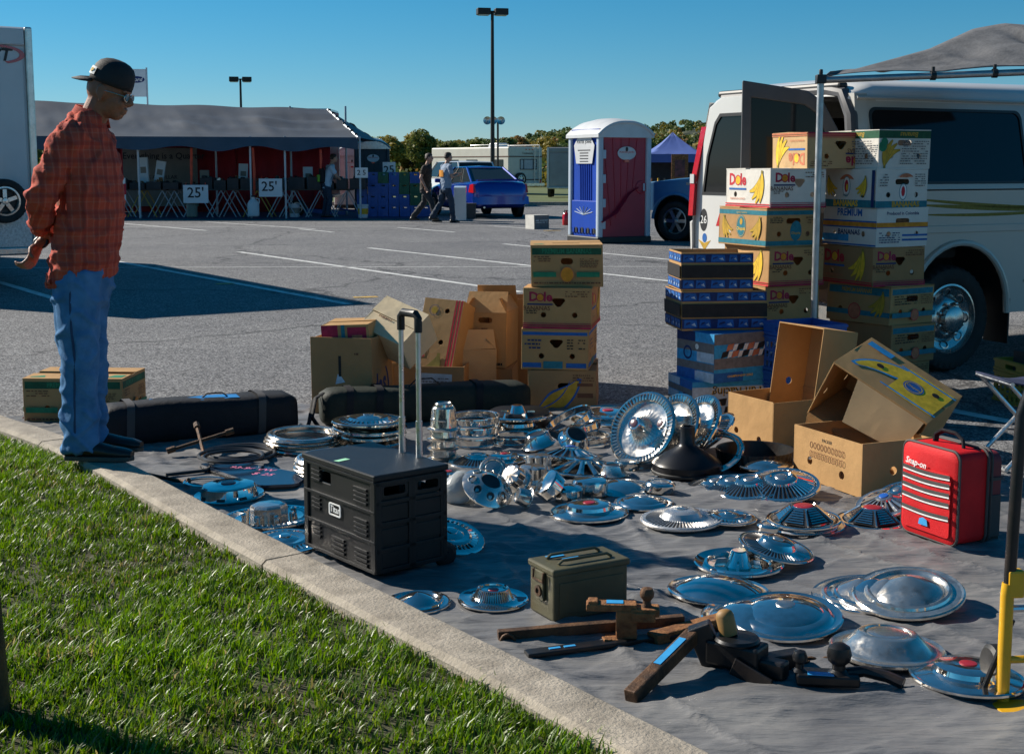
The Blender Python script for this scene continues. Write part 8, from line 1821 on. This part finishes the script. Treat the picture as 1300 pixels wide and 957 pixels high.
while px < 446:
    w = rg.uniform(13, 22); x0, x1 = PY(px, 235, 38.2).x, PY(px+w, 235, 38.2).x; h = rg.uniform(.14, .34); o = thing('parts_tray', '%s dark tray of greasy car parts %s' % (adj[ti % 8], near[min(8, int((px-92)/40))]), 'tray', ((x0+x1)/2, 38.15+rg.uniform(-.08, .08), .80), R(rg.uniform(-4, 4)), 'trays on the market tables'); W_ = (x1-x0)*.94
    m = MB(); m.plate(rect(-W_/2, -.28, W_/2, .28), [], .02, 0, T(0, 0, .022))
    for y in (-.28, .27): m.box((0, y, h/2), (W_, .02, h))
    for x in (-W_/2+.01, W_/2-.01): m.box((x, 0, h/2), (.02, .53, h))
    m.build('tray_shell', M_TRAY, o)
    for k in range(rg.randint(3, 6)):
        q = MB(); r_ = rg.uniform(.05, .1); X = T(rg.uniform(-W_*.36, W_*.36), rg.uniform(-.18, .14), h*.8+rg.uniform(0, .06)) @ eul(rg.uniform(0, 2), rg.uniform(0, 2), rg.uniform(0, 3))
        if rg.random() < .6: q.lathe([(r_*.4, -r_*.5), (r_, -r_*.5), (r_, -r_*.1), (r_*.6, 0), (r_*.55, r_*.6), (.0005, r_*.6)], 12, 0, X, cap0=True)
        else: q.box((0, 0, 0), (r_*2.2, r_*1.1, r_*.8), 0, X, (.7, .8)); q.tube([(r_*.6, 0, 0), (r_*1.6, .02, .03)], r_*.2, 8, 0, X)
        q.build('casting', M_PARTS[rg.randint(0, 3)], o, bevel=.004)
    px += w+rg.uniform(1, 3); ti += 1
for i, (px, py0, py1, Y, l) in enumerate(((184, 200, 232, 38.4, 'tall pale leaflet rack on the tables'), (200, 204, 232, 38.5, 'slanting white parts catalogue on the tables'), (260, 216, 232, 38.5, 'small grey box with dark label on the tables'), (308, 208, 226, 39.0, 'grey card standing behind the jug post'), (391, 212, 232, 38.6, 'white cylinder carton on the end table'))):
    a = PY(px, 233, Y); h = PY(px, py0, Y).z-.80; o = thing('upright_box', l, 'box', (a.x, Y, .80), R(5*i), None, (0, R((-2, 10, 0, 3, 0)[i]), R(5*i))); m = MB(); m.box((0, 0, h/2), (.26, .12, h)); m.build('box_body', M_SIGN if i != 2 else M_OLDSIGN, o, bevel=.01); m = MB(); m.box((0, -.061, h*.6), (.16, .004, h*.2)); m.build('label_patch', M_MARK if i == 2 else M_OLDSIGN, o)
def bucket(label, px, py, m, lab, Y=None):
    a = P(px, py); o = thing('bucket', label, 'bucket', (a.x, a.y, .01)); q = MB(); q.lathe([(.0005, 0), (.13, 0), (.155, .34), (.165, .345), (.165, .37), (.15, .37), (.125, .02), (.0005, .02)], 22); q.build('bucket_body', m, o); q = MB(); q.lathe([(.140, .1), (.150, .26)], 22); q.build('label_band', lab, o); q = MB(); q.tube([(-.16*math.cos(t), -.03-.16*math.sin(t)*.5, .35-.1*math.sin(t)) for t in [PI*k/10 for k in range(11)]], .006, 5); q.build('handle', M_WLEG, o); return o
bucket('white bucket with yellow label at the tent corner', 461, 277, M_PTW, M_YELLOW); bucket('white bucket under the end table', 374, 276, M_PTW, M_OLDSIGN)
def dolly():
    a = P(388, 274); o = thing('wheel_dolly', 'blue floor jack with a dark wheel under the end table', 'jack', (a.x, a.y, 0));
    for y in (-.12, .12): q = MB(); q.box((.5, y, .16), (1.3, .03, .10), 0, eul(0, R(4), 0)); q.build('side_rail', M_BLUEPL, o)
    wheel(o, T(-.2, -.22, .24) @ Matrix.Rotation(PI/2, 4, 'X'), .24, .16, 'five'); q = MB(); q.tube([(1.0, 0, .2), (1.6, 0, .12)], .025, 8); q.build('jack_handle', M_BLUEPL, o); q = MB(); q.lathe([(.08, .2), (.09, .28), (.0005, .28)], 14); q.build('saddle', M_BLKSTEEL, o); return o
dolly()
M_GRNPL = mat('green_crate_plastic', (.012, .11, .05), .5, var=.15, vs=6); cn = 0
def stack_crate(label, loc, m, W_=.42, D_=.4, H_=.31):
    o = thing('storage_crate', label, 'crate', loc, 0, 'storage crates stacked beside the tent'); q = MB()
    for k, (X, w, h) in faces_of(W_, D_, H_).items():
        if k == 'T': continue
        if k == 'D': q.plate(rect(.01, .01, w-.01, h-.01), [], .01, 0, X @ T(0, 0, -.002)); continue
        e = 0 if k in 'FB' else .0105; q.plate(rect(e, 0, w-e, h), [rrect(w*.3, h*.72, w*.7, h*.86, .02)] if k in 'FRLB' else [], .01, 0, X)
    q.build('crate_body', m, o)
    X, w, h = faces_of(W_, D_, H_)['F']
    for u in (.06, .28, .5, .72, .94): r = MB(); r.box((w*u, h*.34, .006), (.018, h*.62, .012), 0, X); r.build('rib', m, o)
    r = MB(); r.box((w/2, h*.95, .008), (w+.01, .03, .016), 0, X); r.build('rim', m, o); return o
for c in range(7):
    x = PY(461+13.4*c, 270, 38.6).x
    for r_ in range(4):
        grn = (c in (5, 6) and r_ in (1, 2)) or (r_ == 3 and c % 2 == 0) or (c == 4 and r_ == 2); m = M_GRNPL if grn else M_BLUEPL
        stack_crate('%s storage crate, %s of column %s counted from the white bucket' % ('green' if grn else 'blue', ('bottom', 'second', 'third', 'top')[r_], ('one', 'two', 'three', 'four', 'five', 'six', 'seven')[c]), (x+rg.uniform(-.01, .01), 38.6+rg.uniform(-.03, .03), .012+.315*r_), m, W_=.29)
o = board('cabinet', 'tall white cabinet standing beside the blue car', 'cabinet', 577, 237, 592, 279, 35.6, M_WHITEC, [], None, 4, .5); a = P(598, 278); o = thing('bin', 'small dark grey bin beside the white panel', 'bin', a); m = MB(); m.box((0, .2, .2), (.24, .3, .4), taper=(1.1, 1.1)); m.build('bin_body', M_GRFAB, o, bevel=.02); m = MB(); m.box((0, .2, .41), (.3, .36, .03)); m.build('lid', M_GRFAB, o, bevel=.008)
a = P(682, 291); carton('white and grey printed carton standing alone on the asphalt', .42, .35, .32, M_WCARD, (a.x, a.y+.15, 0), R(35), prints={'F': lambda p: p.rect(0, 0, 1, 1, 'grey').scribble(.1, .4, .9, .7, 2, 'white')}, top='closed', seed=61)
a = P(719, 286); o = thing('fuel_can', 'small red can beside the portable toilet', 'can', a); m = MB(); m.lathe([(.0005, 0), (.09, 0), (.1, .02), (.1, .24), (.07, .29), (.025, .31), (.025, .36), (.0005, .36)], 16); m.build('can_body', M_TAIL, o); m = MB(); m.tube([(-.06, 0, .29), (-.05, 0, .36), (.04, 0, .36), (.05, 0, .3)], .012, 6); m.build('handle', M_TRIM, o)
q = P(424, 274); small_person('person in pale blue shirt with black backpack bending over the end table', (q.x, 37.9, 0), R(20), .92, ((.08, .5), (.02, .5)), ((.0, .1), (-.06, .1)), (((.25, -.26, 1.15), (.42, -.15, 1.02)), ((.25, .26, 1.15), (.42, .15, 1.02))), .22, M_LBTEE, M_DKJEAN, M_SKIN2, M_HAIRB, pack=M_BKFAB)
def popup(label, px0, px1, Y, ztop, zeave, m, depth=3.0, name='popup_canopy'):
    x0, x1 = PY(px0, 200, Y).x, PY(px1, 200, Y).x; o = thing(name, label, 'canopy', ((x0+x1)/2, Y, 0)); w = (x1-x0)/2; vs = []; n = 12
    q = MB(); ap = Vector((0, depth/2, ztop)); cs = [Vector((-w, 0, zeave)), Vector((w, 0, zeave)), Vector((w, depth, zeave)), Vector((-w, depth, zeave))]
    for i in range(4):
        a, b = cs[i], cs[(i+1) % 4]; g = []
        for r_ in range(7):
            t = r_/6
            for k in range(n+1):
                p = a.lerp(b, k/n).lerp(ap, t); p.z -= .10*math.sin(PI*t)*(1-.4*abs(k/n-.5)); p.z += .02*mnoise.noise(Vector((k*.8, t*5, i))); g.append(tuple(p))
        q.add(g, [(r_*(n+1)+k, r_*(n+1)+k+1, (r_+1)*(n+1)+k+1, (r_+1)*(n+1)+k) for r_ in range(6) for k in range(n)], 0, True)
    q.build('roof_cloth', m, o, sharp=60, weld=.002); v = MB()
    for i in range(4):
        a, b = cs[i], cs[(i+1) % 4]; v.add([tuple(a), tuple(b), (b.x, b.y, b.z-.28), (a.x, a.y, a.z-.28)], [(3, 2, 1, 0)])
    v.build('valance', m, o)
    for c in cs: p = MB(); p.tube([(c.x, c.y, 0), (c.x, c.y, zeave)], .028, 6); p.build('pole', M_WLEG, o)
    return o
M_BLCAN = mat('blue_canopy_cloth', (.07, .12, .36), .7, var=.1, vs=1.5); popup('blue pop-up canopy beyond the pickup truck', 824, 896, 46, 2.62, 1.85, M_BLCAN); popup('red canopy behind the blue one', 882, 960, 56, 2.3, 1.8, mat('red_canopy_cloth', (.45, .03, .04), .7, var=.1), 2.5)
def pic(o, w, h):
    q = MB(); q.box((0, -.015, h*.5), (w*.6, .01, h*.6)); q.build('picture', mat('dim_picture', (.03, .02, .02), .5, var=.5, vs=8, col2=(.2, .05, .05)), o)
    for s in (-1, 1): q = MB(); q.tube([(s*w*.4, .06, h*.2), (s*w*.4, .1, -o.location.z)], .02, 6); q.build('stand_leg', M_RUST, o)
board('framed_picture', 'rust coloured framed picture on a stand beside the pickup bonnet', 'picture', 852, 196, 874, 232, 34, M_RUST, [], pic)
a = PY(840, 230, 47.5); m = MB(); m.box((0, 0, .95), (2.4, .05, 1.5)); o = m.build('shade_panel', mat('shade_dark', (.02, .022, .028), .85, var=.2), None, (a.x+.3, 47.8, .25), bevel=.01); tag(o, 'dark panel added for the shade inside the blue canopy', 'curtain')  # flat dark panel stands in for shade under the canopy
def stall_goods():
    a = P(832, 272); o = thing('display_table', 'small display table with bottles under the blue canopy', 'table', (a.x+.2, 41, 0)); m = MB(); m.box((0, 0, .74), (1.3, .6, .04)); m.build('table_top', M_WLEG, o)
    for x in (-.6, .6): q = MB(); q.tube([(x, 0, 0), (x, 0, .73)], .02, 6); q.build('leg', M_WLEG, o)
    return a
a = stall_goods()
for k in range(3): m = MB(); m.lathe([(.0005, 0), (.06, 0), (.06, .18), (.025, .24), (.025, .32), (.0005, .32)], 12); o = m.build('bottle', (M_RUST, M_YELLOW, M_BLKSTEEL)[k], None, (a.x-.1+.2*k, 41, .762)); tag(o, ('rust brown', 'yellow', 'black')[k]+' bottle on the display table under the blue canopy', 'bottle')
# ---------------------------------------------------------------- lamp posts and banner
M_LPOLE = mat('bronze_pole', (.03, .027, .025), .5, .4, var=.1)
def lamp_post(label, px, pytop, Y, heads=2, r=.09, sz=1.0):
    a = PY(px, pytop, Y); o = thing('lamp_post', label, 'lamp post', (a.x, Y, 0), R(12)); H = a.z; m = MB(); m.tube([(0, 0, 0), (0, 0, H-.15)], [r*1.25, r*.8], 12); m.build('pole', M_LPOLE, o); m = MB(); m.lathe([(.28, 0), (.28, .6), (.2, .66), (.0005, .66)], 16); m.build('footing', M_CONC, o)
    for s in (-1, 1): q = MB(); q.box((s*.42*sz, 0, H-.12), (.62*sz, .5*sz, .30*sz), taper=(1, 1)); h = q.build('lamp_head', M_LPOLE, o, bevel=.03); q = MB(); q.box((s*.42*sz, 0, H-.28*sz-.0), (.5*sz, .4*sz, .03)); q.build('lamp_glass', M_CLEAR, h); q = MB(); q.tube([(0, 0, H-.12), (s*.15*sz, 0, H-.12)], .05, 8); q.build('arm', M_LPOLE, o)
    return o
lp = lamp_post('tall lamp post with two box heads rising behind the motorhome', 625, 12, 64); lamp_post('distant lamp post showing above the market tent', 305, 99, 112, r=.11, sz=1.25)
a = PY(632, 150, 65); o = thing('speaker_pole', 'thin pole with a cluster of loudspeakers beside the tall lamp post', 'pole', (a.x, 65, 0)); m = MB(); m.tube([(0, 0, 0), (0, 0, a.z)], .05, 8); m.build('pole', M_LPOLE, o)
for x, y in ((-.5, 0), (-.22, -.1), (.15, .0)): m = MB(); m.lathe([(.06, -.12), (.1, 0), (.19, .12), (.2, .13), (.05, .06), (.0005, .06)], 14, 0, T(x, y, a.z-.15) @ Matrix.Rotation(R(80), 4, 'X')); m.build('loudspeaker', M_STEEL, o)
a = PY(176, 88, 46); o = thing('banner', 'white banner with a blue oval emblem above the market tent', 'banner', (PY(187, 120, 46).x, 46, 0)); m = MB(); m.tube([(0, 0, 0), (0, 0, a.z+.05)], .03, 8); m.build('pole', M_WLEG, o); hh = (122-88)*46/FPX; m = MB(); m.box((-.38, 0, a.z-hh/2), (.70, .02, hh)); p = m.build('cloth', M_SIGN, o); m = MB(); m.plate(circ(0, 0, .27, 26, .11), [], .004, 0, T(-.34, -.016, a.z-hh*.38) @ Matrix.Rotation(PI/2, 4, 'X')); e = m.build('oval_emblem', INK['navy'], p); m = MB(); vs, f = text_mesh('Ford', .19, .01, .3); m.add(vs, f, 0, False, T(-.34, -.022, a.z-hh*.38) @ Matrix.Rotation(PI/2, 4, 'X')); m.build('lettering', INK['white'], e)
# ---------------------------------------------------------------- trees and wooded hills
def leaf_mat(name, c, c2):
    m = mat(name, c, .6, var=.3, vs=.9, col2=c2, spec=.3); N, L, b = nodes_of(m); tr = N.new('ShaderNodeBsdfTranslucent'); src = b.inputs['Base Color'].links[0].from_socket; L.new(src, tr.inputs['Color']); mx = N.new('ShaderNodeMixShader'); mx.inputs[0].default_value = .3
    L.new(b.outputs[0], mx.inputs[1]); L.new(tr.outputs[0], mx.inputs[2]); L.new(mx.outputs[0], N['Material Output'].inputs['Surface']); return m
M_LEAF = [leaf_mat('olive_foliage', (.11, .14, .03), (.2, .21, .045)), leaf_mat('yellow_foliage', (.24, .21, .035), (.36, .27, .045)), leaf_mat('green_foliage', (.055, .10, .026), (.11, .155, .038)), leaf_mat('russet_foliage', (.24, .125, .035), (.33, .18, .045))]
M_BARK = mat('bark', (.05, .038, .028), .9, var=.25, vs=5, bump=.4, bs=20)
def leaf_cloud(seed, H, Rr, n, leaf):
    g = np.random.default_rng(seed); cl = []
    for i in range(16):
        a = g.uniform(0, 2*PI); t = g.uniform(.28, .95); r = Rr*(.75*math.sin(PI*min(1, .25+.72*t))+.05)*g.uniform(.25, .95); cl.append((r*math.cos(a), r*math.sin(a), H*t, g.uniform(.28, .5)*Rr))
    cl = np.array(cl); k = g.integers(0, len(cl), n); d = g.normal(0, 1, (n, 3)); d /= np.linalg.norm(d, axis=1)[:, None]; rad = cl[k, 3]*g.uniform(.55, 1.05, n)
    c = cl[k, :3]+d*rad[:, None]*np.array([1, 1, .8]); c[:, 2] = np.maximum(c[:, 2], H*.12)
    nrm = d+g.normal(0, .6, (n, 3)); nrm /= np.linalg.norm(nrm, axis=1)[:, None]; u = np.cross(nrm, g.normal(0, 1, (n, 3))); u /= np.linalg.norm(u, axis=1)[:, None]; w = np.cross(nrm, u); s = leaf*g.uniform(.6, 1.3, n)[:, None]
    V = np.stack([c-u*s, c-w*s*.6, c+u*s, c+w*s*.6], 1); return V, cl
def quads_mesh(name, V, mats, mi=None):
    n = len(V); me = bpy.data.meshes.new(name); me.vertices.add(n*4); me.vertices.foreach_set('co', V.reshape(-1)); me.loops.add(n*4); me.loops.foreach_set('vertex_index', np.arange(n*4, dtype=np.int32)); me.polygons.add(n); me.polygons.foreach_set('loop_start', np.arange(0, n*4, 4, dtype=np.int32))
    for m in mats: me.materials.append(m)
    if mi is not None: me.polygons.foreach_set('material_index', mi.astype(np.int32))
    me.update(calc_edges=True); me.validate(); return me
PROTO = []
for i in range(6):
    V, cl = leaf_cloud(40+i, 6.0, 2.5, 5200, .20); me = quads_mesh('crown', V, [M_LEAF[0]]); tb = MB(); tb.tube([(0, 0, -.3), (.08, .03, 1.2), (-.05, .05, 2.6), (.05, 0, 4.6)], [.2, .15, .11, .04], 8)
    for c in cl[:10]: tb.tube([(0, .03, 1.0+.25*c[2]), (c[0]*.5, c[1]*.5, c[2]*.7), (c[0], c[1], c[2])], [.07, .045, .015], 5)
    PROTO.append((me, tb.mesh('trunk', [M_BARK])))
rt = random.Random(91); hue = ['olive green', 'yellowing', 'deep green', 'russet']; size = ['low', 'full', 'slender', 'spreading']; k = 0
wh = [(340, 410, 'behind the red trailer'), (410, 520, 'behind the dark portable toilet'), (520, 600, 'behind the walking men'), (600, 700, 'behind the motorhome'), (700, 830, 'behind the maroon doored toilet'), (830, 920, 'behind the blue canopy'), (920, 1500, 'hidden in part by the white van'), (-200, 340, 'beyond the market tent')]
crowns = {}
def tree(px, Y, H, ci, spread, where):
    global k
    pi_ = k % len(PROTO); k += 1; x = (px-650)/1700*Y; o = thing('tree', '%s %s %s tree %s' % (size[k % 4], ('ragged', 'rounded', 'lopsided')[(k//4) % 3], hue[ci], where), 'tree', (x, Y, -.02), rt.uniform(0, 6.28), 'trees along the edge of the lot'); o.scale = (H/6*spread, H/6*spread, H/6)
    key = (pi_, ci)
    if key not in crowns:
        me = PROTO[pi_][0] if ci == 0 else PROTO[pi_][0].copy()
        if ci: me.materials[0] = M_LEAF[ci]
        crowns[key] = me
    link(bpy.data.objects.new('trunk', PROTO[pi_][1]), o); link(bpy.data.objects.new('crown', crowns[key]), o)
def where_of(px):
    for a, b, w in wh:
        if a <= px < b: return w
    return 'far to the side'
tl = []
px = 345
while px < 930:
    Y = rt.uniform(120, 190); top = 178 if px < 560 else 184
    if 440 < px < 530: top = 181; Y = rt.uniform(125, 150)
    if px > 690: top = 190
    H = 1.42+(212-top+rt.uniform(-6, 5))*Y/1700+.3; tl.append((px, Y, max(3.4, H), rt.choice([0, 1, 2, 2, 0, 0, 2] if px < 640 else [1, 3, 3, 0, 2]), rt.uniform(1.0, 1.5))); px += rt.uniform(10, 19)
for px in (-150, -60, 40, 110, 220, 290, 960, 1020, 1090, 1170, 1260, 1350, 1450): tl.append((px, rt.uniform(140, 190), rt.uniform(4.5, 6), rt.choice([0, 1, 2, 3]), rt.uniform(1, 1.4)))
for t in tl: tree(*t, where_of(t[0]))
V, _ = leaf_cloud(77, 1.0, 1.0, 10, .2); g = np.random.default_rng(5); n = 26000; c = np.stack([g.uniform(-90, 110, n), g.uniform(96, 104, n), np.abs(g.normal(0, .9, n))+.1], 1); c[:, 2] *= .8+.5*np.sin(c[:, 0]*.35)*np.cos(c[:, 0]*.13+1)
u = g.normal(0, 1, (n, 3)); u /= np.linalg.norm(u, axis=1)[:, None]; w = np.cross(u, g.normal(0, 1, (n, 3))); w /= np.linalg.norm(w, axis=1)[:, None]; s = .22*g.uniform(.6, 1.3, n)[:, None]
o = bpy.data.objects.new('undergrowth', quads_mesh('undergrowth', np.stack([c-u*s, c-w*s, c+u*s, c+w*s], 1), M_LEAF, g.choice([0, 1, 2, 3], n, p=[.3, .3, .2, .2]))); link(o); tag(o, 'mixed green and yellow scrub along the far edge of the lot', 'scrub', None, 'stuff')
HP = [(-600, 186), (100, 190), (340, 190), (450, 189), (540, 187), (600, 182), (650, 180), (690, 171), (730, 168), (780, 166), (830, 163), (865, 157), (905, 160), (960, 156), (1100, 160), (1300, 170), (1900, 180)]
def hill_top(px): return float(np.interp(px, [a for a, b in HP], [b for a, b in HP]))
YH = 1500.0
def hill_z(x, y):
    px = 650+1700*x/YH; h = 1.42+(212-hill_top(px)-5)*YH/1700; t = (y-1000)/500; return max(0, h*min(1, max(0, t))**.75)*(1 if y <= 1500 else max(.2, 1-(y-1500)/600)) + 2.0*mnoise.noise(Vector((x*.01, y*.01, 0)))*min(1, max(0, t))
m = MB(); nx, ny = 120, 20; vs = [(-1250+2500*i/nx, 960+840*j/ny, hill_z(-1250+2500*i/nx, 960+840*j/ny)-.5) for i in range(nx+1) for j in range(ny+1)]
m.add(vs, [(i*(ny+1)+j, (i+1)*(ny+1)+j, (i+1)*(ny+1)+j+1, i*(ny+1)+j+1) for i in range(nx) for j in range(ny)], 0, True); o = m.build('hills', mat('hill_floor', (.03, .04, .015), .9, var=.3, vs=.02)); o['kind'] = 'structure'
g = np.random.default_rng(8); nt = 5200; tx = g.uniform(-1200, 1150, nt); ty = g.uniform(1010, 1540, nt); tz = np.array([hill_z(a, b) for a, b in zip(tx, ty)]); per = 46; k = np.repeat(np.arange(nt), per); n = nt*per
d = g.normal(0, 1, (n, 3)); d /= np.linalg.norm(d, axis=1)[:, None]; d[:, 2] = np.abs(d[:, 2])*1.0-.15; hgt = g.uniform(6, 11, nt); rad = hgt*.48
c = np.stack([tx[k], ty[k], tz[k]+hgt[k]*.45], 1)+d*np.stack([rad[k], rad[k], hgt[k]*.55], 1)*g.uniform(.75, 1.05, n)[:, None]; u = g.normal(0, 1, (n, 3)); u /= np.linalg.norm(u, axis=1)[:, None]; w = np.cross(u, d+g.normal(0, .4, (n, 3))); w /= np.linalg.norm(w, axis=1)[:, None]; s = 1.25*g.uniform(.6, 1.3, n)[:, None]
sp = g.choice([0, 1, 2, 3], nt, p=[.3, .12, .48, .10]); o = bpy.data.objects.new('wood', quads_mesh('wood', np.stack([c-u*s, c-w*s, c+u*s, c+w*s], 1), M_LEAF, sp[k])); link(o); tag(o, 'dark wooded hillside on the horizon with a few yellowing crowns', 'wood', None, 'stuff')
